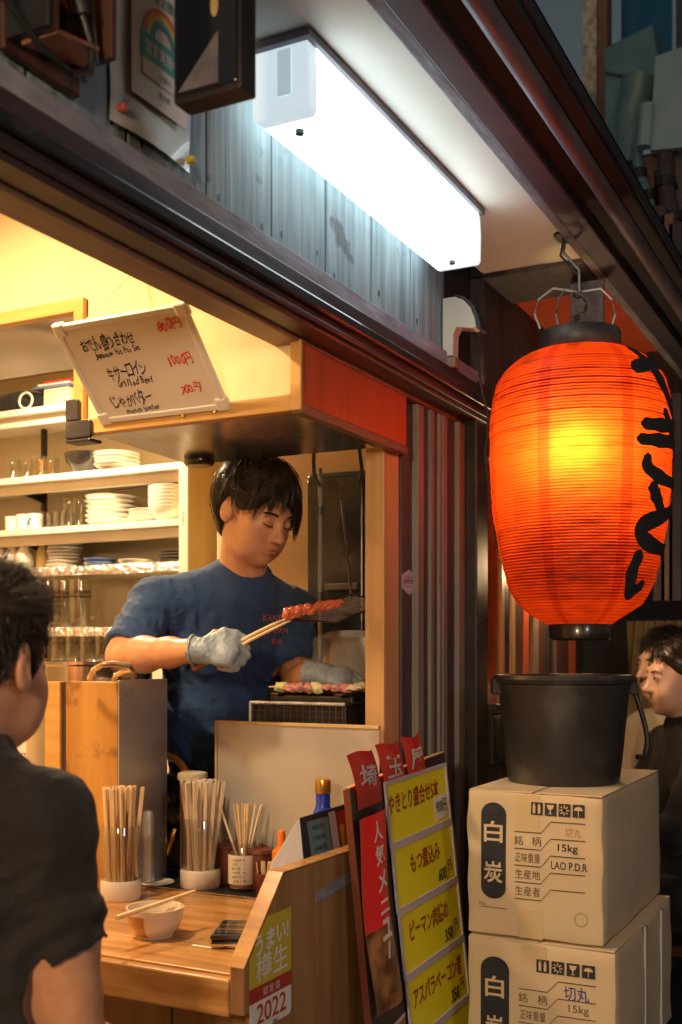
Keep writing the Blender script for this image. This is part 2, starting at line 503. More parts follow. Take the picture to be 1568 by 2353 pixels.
def text(s, c, right, up, h=None, w=None, m='black_ink', parent=None, name='lettering', bold=0.0, jit=0.0, shear=0.0, label=None):
    """printed lettering centred at c in the plane (right, up); h and w are the size of the whole string in metres"""
    v, f = text_geo(s, bold)
    xs = [p[0] for p in v]; ys = [p[1] for p in v]
    x0, x1, y0, y1 = min(xs), max(xs), min(ys), max(ys)
    sx = w / (x1 - x0) if w else h / (y1 - y0)
    sy = h / (y1 - y0) if h else sx
    c = Vector(c); right = Vector(right).normalized(); up = Vector(up).normalized()
    vs = []
    for x, y in v:
        u = (x - (x0 + x1) / 2) * sx; q = (y - (y0 + y1) / 2) * sy
        if jit:
            q += jit * math.sin(u * 60 + sum(map(ord, s)) % 7) * .5 + jit * math.sin(u * 23)
            u += jit * math.sin(q * 90 + sum(map(ord, s)) % 5)
        vs.append(c + right * (u + shear * q) + up * q)
    mb = MB().use(m).add(vs, f)
    off = wloc(parent) if parent is not None else Vector((0, 0, 0))
    me = bpy.data.meshes.new(name)
    me.from_pydata([tuple(Vector(p) - off) for p in vs], [], f)
    me.materials.append(MT[m] if isinstance(m, str) else m)
    o = link(name, me, parent)
    if label: o['label'] = label
    return o


def copy_tree(o, parent=None, loc=None):
    c = o.copy()
    COL.objects.link(c)
    c.parent = parent
    if loc is not None: c.location = loc
    for ch in o.children: copy_tree(ch, c)
    return c

# ------------------------------------------------------------------ the setting
g = structure(MB().quad((-60, -60, 0), (60, -60, 0), (60, 60, 0), (-60, 60, 0)).build('ground', 'lane'), 'dark asphalt of the narrow lane')
structure(box('shop_floor', 'kitchen_floor', -1.5, 3.25, 1.1, 3.4, .004, .02, bevel=0), 'dark floor inside the shop')
structure(box('shop_ceiling', 'plaster', -1.5, 3.25, 1.1, 3.4, E + 1.06, E + 1.10, bevel=0), 'cream ceiling of the shop')
structure(box('shop_back_wall', 'plaster', -1.5, 3.25, 3.40, 3.46, .0, E + 1.06, bevel=0), 'cream wall at the depth of the shop')
structure(box('kitchen_wall', 'wall_in', 3.25, 3.31, 1.1, 3.46, .0, E + 1.06, bevel=0), 'beige wall behind the shelves')
structure(box('rear_wall', 'plaster', -1.56, -1.5, 1.1, 3.46, .0, E + 1.06, bevel=0), 'cream side wall of the shop')

# ------------------------------------------------------------------ shop front
S = thing('shop_front', (1.5, 1.02, 0), 'weathered timber shop front with dark lintel above the serving opening', 'building')
edges = [-.35 + .2045 * i for i in range(0, 16)]
edges = [e - .001 for e in edges]
k0 = 1.487
edges = [k0 + .2045 * i for i in range(-9, 6)]
proto_board = None
for i in range(len(edges) - 1):
    a, b = edges[i] + .0032, edges[i + 1] - .0032
    d = .004 * random.random()
    mb = MB().box(a, b, 1.0 + d, 1.022 + d, E + .70, E + 1.06)
    bd = mb.build('board', 'board' if edges[i] > -.9 else 'board_dark', S, .0025, loc=((a + b) / 2, 1.01, E + .8 + random.random() * 3))
    for q in range(random.choice((1, 2, 2))):                     # nail heads
        nx = a + (.03 if q == 0 else .165); nz = E + .735 + random.random() * .03
        nv = [(.0045, -.0012), (.004, -.002), (.0001, -.0024)]
        n = MB(); n.use('black_metal')
        for r_, y_ in nv: pass
        n.add([(nx + .0045 * math.cos(t), .9992 + d, nz + .0075 * math.sin(t)) for t in [j * math.pi / 4 for j in range(8)]], [tuple(range(8))])
        n.build('nail', None, bd)
box('backing', 'dark_navy', -.4, 2.76, 1.03, 1.06, E + .70, E + 1.06, S, 0)
box('ledge_strip', 'dust_strip', -.4, 2.75, .986, 1.0, E + .688, E + .724, S, .003)
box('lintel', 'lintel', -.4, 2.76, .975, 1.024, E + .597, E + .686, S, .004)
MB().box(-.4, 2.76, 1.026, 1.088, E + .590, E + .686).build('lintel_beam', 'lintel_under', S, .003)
MB().box(-.4, 2.74, .962, .974, E + .630, E + .652).build('sash_track', 'black_lacquer', S, .004)
MB().box(-.4, 2.74, .966, .974, E + .606, E + .616).build('sash_track', 'lintel', S, .003)

# jamb, sliding-door pockets and corner post on the far side of the opening
box('jamb', 'jamb', 2.269, 2.352, 1.052, 1.10, 0, E + .588, S, .003)
box('door_panel', 'alu_dark', 2.354, 2.482, 1.046, 1.09, 0, E + .588, S, .003)
pxs = [970, 984, 996, 1005, 1014, 1021, 1031, 1043, 1052, 1066]
ms = ['alu', 'alu_dark', 'alu', 'alu_dark', 'alu', 'alu', 'alu_dark', 'alu_dark', 'alu']
yy = [1.030, 1.034, 1.026, 1.031, 1.024, 1.022, 1.026, 1.028, 1.016]
for i in range(9):
    Yp = yy[i]
    xa = at(pxs[i], 1500, Y=1.02).x + .0006; xb = at(pxs[i + 1], 1500, Y=1.02).x - .0006
    box('sash_rail', ms[i], xa, xb, Yp, 1.09, 0, E + .588, S, .002)
xa = at(1066, 1500, Y=1.02).x
box('corner_post', 'black_metal', xa + .003, 2.775, .985, 1.10, 0, E + .70, S, .004)

# hexagonal sticker on the dark door panel
hx = at(940, 1338, Y=1.045)
pts = []
for k in range(6):
    a = math.pi / 2 + k * math.pi / 3
    pts.append((hx.x + .046 * math.cos(a), 1.0445, hx.z + .030 * math.sin(a) * 1.0))
st = thing('sticker', (hx.x, 1.0445, hx.z - .03), 'small lilac hexagonal sticker lettered JAPOW on the dark door panel', 'sticker')
MB().prism(pts, (0, .0008, 0)).build('face', 'lilac', st)
text('JAPOW', (hx.x, 1.0436, hx.z), (1, 0, 0), (0, 0, 1), h=.013, w=.066, m='navy_ink', parent=st)
text('H', (hx.x, 1.0436, hx.z + .019), (1, 0, 0), (0, 0, 1), h=.006, m='navy_ink', parent=st)
for zz in (.0105, -.0105):
    MB().use('navy_ink').quad((hx.x - .03, 1.0436, hx.z + zz), (hx.x + .03, 1.0436, hx.z + zz), (hx.x + .03, 1.0436, hx.z + zz + .001), (hx.x - .03, 1.0436, hx.z + zz + .001)).build('rule', None, st)

# ------------------------------------------------------------------ eave over the lane
EV = thing('eave', (2.5, .70, E + .95), 'deep eave with white soffit, neon-tinted purple fascia and metal gutter over the lane', 'eave')
zs = E + 1.0
X0, X1 = -.3, 9.0
box('soffit_panel', 'soffit', X0, 2.78, .735, 1.0, zs, zs + .02, EV, 0)
box('soffit_panel', 'hood_red', 3.02, 3.75, .735, 1.6, zs, zs + .02, EV, 0)  # red glow of the lantern put into this panel's colour
box('soffit_panel', 'dark_wood', 3.75, X1, .735, 1.6, zs + .002, zs + .022, EV, 0)
box('cross_beam', 'board_dark', 2.78, 3.02, .735, 1.6, zs - .012, zs + .05, EV, .004)
box('inner_trim', 'dust_strip', X0, X1, .706, .733, zs - .012, zs + .03, EV, .004)
box('fascia', 'purple', X0, X1, .650, .705, zs - .02, zs + .05, EV, .004)
box('fascia_gap', 'dark_navy', X0, X1, .604, .650, zs + .004, zs + .05, EV, 0)  # near-black strip: the shade of the gap put into its colour
gp = []
for k in range(9):
    a = math.pi + k * math.pi / 8
    gp.append((X0, .584 + .020 * math.cos(a), zs - .004 + .022 * math.sin(a)))
MB().prism(gp, (X1 - X0, 0, 0)).build('gutter', 'gutter', EV, smooth=True)
box('roof_edge', 'dark_navy', X0, X1, .535, .5625, zs - .006, zs + .03, EV, .003)
box('roof_edge_cap', 'dark_navy', X0, X1, .527, .5345, zs + .004, zs + .03, EV, .002)
MB().quad((X0, .53, zs + .04), (X1, .53, zs + .04), (X1, 1.4, zs + .26), (X0, 1.4, zs + .26)).build('roof_sheet', 'black_metal', EV)

# cream corbel at the end of the boards
cb = thing('corbel_bracket', (2.50, .99, E + .71), 'cream wooden corbel bracket under the soffit where the boards end', 'bracket')
prof = [(.998, .852), (.966, .852), (.945, .842), (.926, .820), (.916, .795), (.912, .772), (.922, .770), (.962, .778), (.970, .765), (.972, .712), (.998, .712)]
MB().prism([(2.485, y, E + z) for y, z in prof], (.038, 0, 0)).build('bracket_body', 'ceramic_grey', cb, .002)
MB().prism([(2.485, y, E + z) for y, z in [(.966, .8565), (.942, .849), (.918, .824), (.906, .795), (.901, .768), (.910, .768), (.914, .795), (.924, .8215), (.9445, .8445), (.966, .8535)]], (.05, 0, 0)).build('edge_cap', 'black_metal', cb)
box('mount_block', 'lintel_under', 2.487, 2.52, .966, .998, E + .684, E + .710, cb, .002)

# wire running from the bracket down beside the lantern
pw = [at(1088, 752, t=2.72), at(1094, 800, t=2.72), at(1100, 850, t=2.72), at(1110, 905, t=2.72), at(1122, 950, t=2.72), at(1121, 1000, t=2.72), at(1115, 1040, t=2.72), at(1120, 1090, t=2.72), at(1128, 1150, t=2.72), at(1136, 1210, t=2.72), at(1142, 1260, t=2.72)]
tag(MB().tube(pw, .0032, 6).build('power_cord', 'cable', smooth=True), 'thin dark cord sagging from the corbel down beside the glowing lantern', 'cord')

# ------------------------------------------------------------------ fluorescent fixture
FX = thing('fluorescent_lamp', (1.96, .91, zs), 'long glowing white fluorescent fixture on the soffit', 'lamp')
MT['tube_glow'] = emitmat('fluorescent_diffuser', (.82, .97, .98), 3.5)
MT['tube_end'] = mat('diffuser_end', (.75, .82, .84), (.62, .72, .76), scale=9, stretch=(1, 6, .3), rough=.25, emit=(.75, .92, 1.0), estr=.62)
MT['socket_shade'] = mat('socket_shade_patch', (.42, .54, .60), rough=.3, emit=(.60, .80, .86), estr=.48)
fx0, fx1 = 1.562, 2.362
box('base_plate', 'gutter', fx0 - .012, fx1 + .012, .850, .968, zs - .014, zs - .001, FX, .002)
sec = [(.860, -.014), (.857, -.06), (.858, -.119), (.863, -.1265), (.957, -.1265), (.962, -.119), (.963, -.06), (.962, -.014)]
MB().prism([(fx0 + .03, y, zs + z) for y, z in sec], (fx1 - fx0 - .035, 0, 0)).build('diffuser', 'tube_glow', FX, smooth=True, ang=50)
MB().prism([(fx0, y, zs + z) for y, z in sec], (.0295, 0, 0)).build('end_cap', 'tube_end', FX, .002)
MB().prism([(fx1 - .0045, y, zs + z) for y, z in sec], (.012, 0, 0)).build('end_cap', 'tube_end', FX, .002)
for k in range(9):
    MB().box(fx0 + .033 + .008 * k, fx0 + .036 + .008 * k, .868, .952, zs - .1285, zs - .1268).build('prism_rib', 'tube_end', FX)
MB().box(fx0 - .0016, fx0 - .0004, .890, .915, zs - .095, zs - .020).build('socket_shadow', 'socket_shade', FX, .0004)  # grey glowing patch on the cap imitates the socket's shade through the cover
for xx in (fx0 + .055, fx1 - .05):
    MB().lathe([(.0001, -.1345), (.007, -.1345), (.007, -.1275)], (xx, .905, zs), 12).build('screw', 'black_metal', FX)

# ------------------------------------------------------------------ lantern
LC = Vector((2.639, .705, E))
LN = thing('paper_lantern', (LC.x, LC.y, E + .03), 'glowing red paper lantern lettered in black brush strokes', 'lantern')
PR = [(.225, 415), (.255, 424), (.340, 440), (.44, 500), (.50, 560), (.55, 640), (.575, 750), (.585, 900), (.586, 1100), (.58, 1300), (.562, 1500), (.535, 1650), (.505, 1800), (.465, 1950), (.41, 2050), (.33, 2120), (.255, 2165), (.20, 2188)]
kz = .000371
zp = [.7255 - (p[1] - 415) * kz for p in PR]
rp = [p[0] * 1000 * kz * .985 for p in PR]
NR, SEG = 94, 104
zz = np.linspace(zp[0], zp[-1], NR * 4 + 1)
rr = np.interp(-zz, [-z for z in zp], rp)


def lrad(z): return float(np.interp(-z, [-q for q in zp], rp))


# smooth the outline so that no corner shows
ker = np.array([1, 4, 6, 4, 1]) / 16
for _ in range(14):
    rr[2:-2] = np.convolve(rr, ker, 'valid')
ph = (np.arange(len(zz)) % 4) / 4
rib = .0019 * np.sin(np.pi * ph) - .0010
irr = rng.normal(0, .00035, (len(zz) // 4 + 2,))
vs = []; fs = []
for j, z in enumerate(zz):
    for i in range(SEG):
        a = 2 * math.pi * i / SEG
        r_ = rr[j] + rib[j] + irr[j // 4] + .0006 * math.sin(a * 5 + j * .11) + .0004 * math.sin(a * 13 + j * .3) + .0012 * noise.noise((math.cos(a) * 2, math.sin(a) * 2, z * 9))
        vs.append((LC.x + r_ * math.cos(a), LC.y + r_ * math.sin(a), E + z))
for j in range(len(zz) - 1):
    for i in range(SEG):
        k = (i + 1) % SEG
        fs.append((j * SEG + i, j * SEG + k, (j + 1) * SEG + k, (j + 1) * SEG + i))


def lantern_paper():
    m, nt, out = newmat('lantern_paper')
    L = nt.links
    tc = N(nt, 'ShaderNodeTexCoord')
    sep = N(nt, 'ShaderNodeSeparateXYZ'); L.new(tc.outputs['Object'], sep.inputs[0])
    an = N(nt, 'ShaderNodeMath', operation='ARCTAN2'); L.new(sep.outputs[1], an.inputs[0]); L.new(sep.outputs[0], an.inputs[1])
    # seams of the paper: seven overlapped strips
    cen = math.atan2(-FW.y, -FW.x)
    sh = N(nt, 'ShaderNodeMath', operation='SUBTRACT'); L.new(an.outputs[0], sh.inputs[0]); sh.inputs[1].default_value = cen - math.radians(38) - 2 * math.pi
    dv = N(nt, 'ShaderNodeMath', operation='DIVIDE'); L.new(sh.outputs[0], dv.inputs[0]); dv.inputs[1].default_value = 2 * math.pi / 7
    fr = N(nt, 'ShaderNodeMath', operation='FRACT'); L.new(dv.outputs[0], fr.inputs[0])
    lt = N(nt, 'ShaderNodeMath', operation='LESS_THAN'); L.new(fr.outputs[0], lt.inputs[0]); lt.inputs[1].default_value = .15
    # bamboo rings: a darker line at each rib
    zm = N(nt, 'ShaderNodeMath', operation='MULTIPLY_ADD'); L.new(sep.outputs[2], zm.inputs[0])
    pitch = (zp[0] - zp[-1]) / NR
    zm.inputs[1].default_value = -1 / pitch
    zm.inputs[2].default_value = (zp[0] - .03) / pitch + .0
    zf = N(nt, 'ShaderNodeMath', operation='FRACT'); L.new(zm.outputs[0], zf.inputs[0])
    zc = N(nt, 'ShaderNodeMath', operation='SUBTRACT'); L.new(zf.outputs[0], zc.inputs[0]); zc.inputs[1].default_value = .5
    za = N(nt, 'ShaderNodeMath', operation='ABSOLUTE'); L.new(zc.outputs[0], za.inputs[0])
    ring = N(nt, 'ShaderNodeMapRange'); L.new(za.outputs[0], ring.inputs[0])
    ring.inputs[1].default_value = .33; ring.inputs[2].default_value = .5; ring.inputs[3].default_value = 1; ring.inputs[4].default_value = .58
    # grime
    mp = N(nt, 'ShaderNodeMapping'); mp.inputs['Scale'].default_value = (5, 5, 28); L.new(tc.outputs['Object'], mp.inputs[0])
    no = N(nt, 'ShaderNodeTexNoise'); no.inputs['Scale'].default_value = 1.6; no.inputs['Detail'].default_value = 8; L.new(mp.outputs[0], no.inputs['Vector'])
    gr = N(nt, 'ShaderNodeMapRange'); L.new(no.outputs[0], gr.inputs[0]); gr.inputs[1].default_value = .56; gr.inputs[2].default_value = .78; gr.inputs[3].default_value = 1; gr.inputs[4].default_value = .5
    n2 = N(nt, 'ShaderNodeTexNoise'); n2.inputs['Scale'].default_value = 14; n2.inputs['Detail'].default_value = 5; L.new(tc.outputs['Object'], n2.inputs['Vector'])
    g2 = N(nt, 'ShaderNodeMapRange'); L.new(n2.outputs[0], g2.inputs[0]); g2.inputs[1].default_value = .3; g2.inputs[2].default_value = .7; g2.inputs[3].default_value = .82; g2.inputs[4].default_value = 1.1
    mul = N(nt, 'ShaderNodeMath', operation='MULTIPLY'); L.new(ring.outputs[0], mul.inputs[0]); L.new(gr.outputs[0], mul.inputs[1])
    mu2 = N(nt, 'ShaderNodeMath', operation='MULTIPLY'); L.new(mul.outputs[0], mu2.inputs[0]); L.new(g2.outputs[0], mu2.inputs[1])
    col = N(nt, 'ShaderNodeMix', data_type='RGBA')
    col.inputs[6].default_value = (.95, .118, .014, 1); col.inputs[7].default_value = (.78, .070, .010, 1)
    L.new(lt.outputs[0], col.inputs[0])
    cm = N(nt, 'ShaderNodeMix', data_type='RGBA', blend_type='MULTIPLY'); cm.inputs[0].default_value = 1
    L.new(col.outputs[2], cm.inputs[6])  # some posts coloured red and tan for the lantern's reflection on the shutter
    cmb = N(nt, 'ShaderNodeCombineColor'); [L.new(mu2.outputs[0], cmb.inputs[i]) for i in range(3)]
    L.new(cmb.outputs[0], cm.inputs[7])
    tl = N(nt, 'ShaderNodeBsdfTranslucent'); L.new(cm.outputs[2], tl.inputs[0])
    df = N(nt, 'ShaderNodeBsdfPrincipled'); df.inputs['Roughness'].default_value = .38
    dc = N(nt, 'ShaderNodeMix', data_type='RGBA', blend_type='MULTIPLY'); dc.inputs[0].default_value = 1
    dc.inputs[6].default_value = (.34, .022, .018, 1); L.new(cmb.outputs[0], dc.inputs[7]); L.new(dc.outputs[2], df.inputs['Base Color'])
    mx = N(nt, 'ShaderNodeMixShader'); mx.inputs[0].default_value = .26
    L.new(tl.outputs[0], mx.inputs[1]); L.new(df.outputs[0], mx.inputs[2]); L.new(mx.outputs[0], out.inputs[0])
    return m


MT['lantern'] = lantern_paper()
mb = MB().use('lantern').add(vs, fs)
shade = mb.build('paper_shade', None, LN, smooth=True, ang=80)
rt = rp[0] + .012
MB().lathe([(rt - .035, .742), (rt - .032, .766), (rt, .770), (rt + .003, .765), (rt + .003, .735), (rt - .004, .722), (rt - .03, .722), (rt - .035, .742)], (LC.x, LC.y, E), 40).build('top_ring', 'rubber', LN, smooth=True)
rb = rp[-1] + .0
MB().lathe([(rb - .02, .066), (rb, .070), (rb + .003, .064), (rb, .034), (rb - .004, .030), (rb - .02, .030), (rb - .02, .066)], (LC.x, LC.y, E), 40).build('bottom_ring', 'black_lacquer', LN, smooth=True)
BU = LC + RT * -.042 - FW * .142 + UP * .452
MT['bulb'] = emitmat('lantern_bulb', (1, .62, .25), 90)
MB().lathe([(.0004, -.034), (.016, -.031), (.028, -.018), (.033, 0), (.029, .016), (.018, .032), (.013, .05), (.0004, .052)], BU, 20).build('bulb', 'bulb', LN, smooth=True)
MB().tube([BU + UP * .05, BU + UP * .16, LC + UP * .76], .006, 6).build('bulb_cord', 'cable', LN)

# brush lettering wrapped round the shade: strokes with swelling width, laid on the paper
def spline(pts, n):
    P = [Vector(q) for q in pts]; P = [P[0] * 2 - P[1]] + P + [P[-1] * 2 - P[-2]]
    out = []
    for i in range(1, len(P) - 2):
        for k in range(n):
            t = k / n
            out.append(.5 * ((2 * P[i]) + (P[i + 1] - P[i - 1]) * t + (2 * P[i - 1] - 5 * P[i] + 4 * P[i + 1] - P[i + 2]) * t * t + (3 * P[i] - P[i - 1] - 3 * P[i + 1] + P[i + 2]) * t ** 3))
    return out + [P[-2]]


KANA = {
    'や': [[(.02, .56), (.30, .70), (.64, .80), (.92, .70), (.90, .48), (.62, .38)], [(.50, 1.02), (.56, .92), (.62, .80)], [(.14, .96), (.26, .66), (.40, .34), (.56, -.02)]],
    'き': [[(.08, .76), (.40, .80), (.92, .92)], [(.04, .54), (.42, .58), (.96, .70)], [(.36, 1.02), (.50, .72), (.70, .36)], [(.14, .34), (.16, .14), (.42, .02), (.86, .04)]],
    'と': [[(.20, 1.0), (.28, .78), (.40, .56)], [(.90, .84), (.50, .56), (.14, .32), (.20, .08), (.52, -.02), (.92, .04)]],
    'り': [[(.16, .96), (.10, .66), (.14, .38), (.30, .50)], [(.66, 1.02), (.76, .66), (.70, .28), (.42, -.04)]],
}


def brush(ch, zc_, hh, az, ww):
    for si, st in enumerate(KANA[ch]):
        c = spline([(x, y, 0) for x, y in st], 12)
        n = len(c); vs = []; fs = []; M = 7
        for i, q in enumerate(c):
            d = c[min(i + 1, n - 1)] - c[max(i - 1, 0)]
            d = Vector((d.x * ww, d.y * hh, 0)).normalized(); nn = Vector((-d.y, d.x, 0))
            u = i / (n - 1)
            w = (.0140 if ch == 'き' else .0165) * (.62 + .55 * math.sin(math.pi * (u * .85 + .12)) + .10 * math.sin(u * 21 + si)) * (1 if 0 < i < n - 1 else .55)
            for j in range(M):
                e = (j / (M - 1) - .5) * 2
                p_ = Vector(((q.x - .5) * ww, (q.y - .5) * hh, 0)) + nn * (w * e) + d * (.004 * (1 - e * e) * (1 if i == n - 1 else -1 if i == 0 else 0))
                z = zc_ + p_.y
                r_ = float(np.interp(-z, -zz, rr)) + .0050 + .0003 * si
                a = az + p_.x / .205
                vs.append((LC.x + r_ * math.cos(a), LC.y + r_ * math.sin(a), E + z))
        for i in range(n - 1):
            for j in range(M - 1):
                fs.append((i * M + j, i * M + j + 1, (i + 1) * M + j + 1, (i + 1) * M + j))
        MB().use('black_ink').add(vs, fs).build('brush_stroke', None, shade, smooth=True)


az0 = math.atan2(-FW.y, -FW.x) + math.radians(58)
for ch, zc_, hh in (('や', .628, .160), ('き', .470, .160), ('と', .312, .140), ('り', .158, .155)):
    brush(ch, zc_, hh, az0, .27)

# hanging gear: hook plate, wires, steel plate
hk = Vector((2.62, .742, zs))
HG = thing('lantern_hanger', hk, 'twisted wire hanger with dark hook plate holding the paper lantern under the eave', 'hanger')
MB().lathe([(.0004, -.004), (.035, -.004), (.042, 0)], hk, 16, sy=.45).build('hook_plate', 'black_metal', HG)
p0 = hk + Vector((.01, -.004, -.004)); p1 = LC + UP * .87
MB().tube([p0, p0 + Vector((.0, .004, -.03)), p1 + Vector((-.004, 0, .05)), p1], .0035, 6).build('wire', 'wire', HG)
MB().tube([p0 + Vector((-.012, .0, 0)), p0 + Vector((-.014, .008, -.04)), p1 + Vector((.004, .004, .04)), p1 + Vector((.004, 0, .0))], .003, 6).build('wire', 'cable', HG)
for k, (dx, w_, top) in enumerate(((-.095, .05, .0), (.075, .05, .01), (-.05, .02, -.03))):
    e = LC + RT * dx + UP * .78
    mid = (p1 + e) / 2 + RT * (dx * .55) + UP * .025
    MB().tube([p1 + RT * dx * .1, (p1 * .6 + mid * .4) + RT * dx * .25 + UP * .015, mid, (mid + e) / 2 + RT * dx * .12, e], .0026, 6).build('bail_wire', 'strap' if k < 2 else 'wire', HG, smooth=True)
for k in range(7):
    a0 = k * 1.1
    ps = [p1 + Vector((.016 * math.cos(a0 + j * .9), .016 * math.sin(a0 + j * .9), -.012 * k - .008 * j + .012)) for j in range(7)]
    MB().tube(ps, .0028, 6).build('twist', 'wire' if k % 2 else 'cable', HG, smooth=True)
pl = at(1350, 720, t=2.95)
box('steel_plate', 'gutter', pl.x - .006, pl.x + .006, pl.y - .045, pl.y + .045, E + .835, zs - .013, HG, .002)

# ------------------------------------------------------------------ cardboard boxes
def carton(y0, y1, x0, x1, z0, z1, label, warp=0.0):
    T = thing('charcoal_carton', (x0, (y0 + y1) / 2, z0), label, 'box', 'charcoal cartons stacked under the lantern')
    mb = MB(); n = 16
    # slightly bulged, soft-edged body
    def P(u, v, w):
        x = x0 + (x1 - x0) * u; y = y0 + (y1 - y0) * v; z = z0 + (z1 - z0) * w
        bu, bv, bw = u - .5, v - .5, w - .5
        k = .006
        x += k * (math.copysign(1, bu) if abs(bu) > .499 else 0) * (1 - 4 * bv * bv) * (1 - 4 * bw * bw)
        y += k * (math.copysign(1, bv) if abs(bv) > .499 else 0) * (1 - 4 * bu * bu) * (1 - 4 * bw * bw)
        z += warp * math.sin(u * 3 + v * 2) * (w > .9)
        ed = sorted((abs(bu), abs(bv), abs(bw)))[1]               # nearness to an edge of the box
        if ed > .40:
            f = ((ed - .40) / .10) ** 2
            q = Vector((x * 14 + z0 * 9, y * 14, z * 14))
            x += .0045 * f * (noise.noise(q) - .25 * math.copysign(1, bu)); y += .0045 * f * (noise.noise(q + Vector((7, 0, 0))) - .25 * math.copysign(1, bv)); z += .0030 * f * noise.noise(q + Vector((0, 9, 0)))
        return (x, y, z)
    vs = {}; lst = []; fc = []
    def vid(i, j, k):
        if (i, j, k) not in vs:
            vs[(i, j, k)] = len(lst); lst.append(P(i / n, j / n, k / n))
        return vs[(i, j, k)]
    for a in range(n):
        for b in range(n):
            for s in (0, n):
                fc.append((vid(s, a, b), vid(s, a + 1, b), vid(s, a + 1, b + 1), vid(s, a, b + 1)))
                fc.append((vid(a, s, b), vid(a + 1, s, b), vid(a + 1, s, b + 1), vid(a, s, b + 1)))
                fc.append((vid(a, b, s), vid(a + 1, b, s), vid(a + 1, b + 1, s), vid(a, b + 1, s)))
    mb.use('cardboard').add(lst, fc)
    o = mb.build('carton_body', None, T, .004, 2, smooth=True, ang=25)
    # top flaps with the slit between them
    ym = (y0 + y1) / 2
    box('flap', 'cardboard', x0 + .004, x1 - .004, y0 + .003, ym - .004, z1 + .0030, z1 + .0060, T, .001)
    box('flap', 'cardboard', x0 + .004, x1 - .004, ym + .004, y1 - .003, z1 + .0030, z1 + .0060, T, .001)
    return T


def face_pt(u, v, f):
    x0, yl, yr, zt, zb = f
    bulge = .006 * (1 - 4 * (u - .5) ** 2) * (1 - 4 * (v - .5) ** 2)
    return Vector((x0 - bulge - .0012, yl + (yr - yl) * u, zt + (zb - zt) * v))


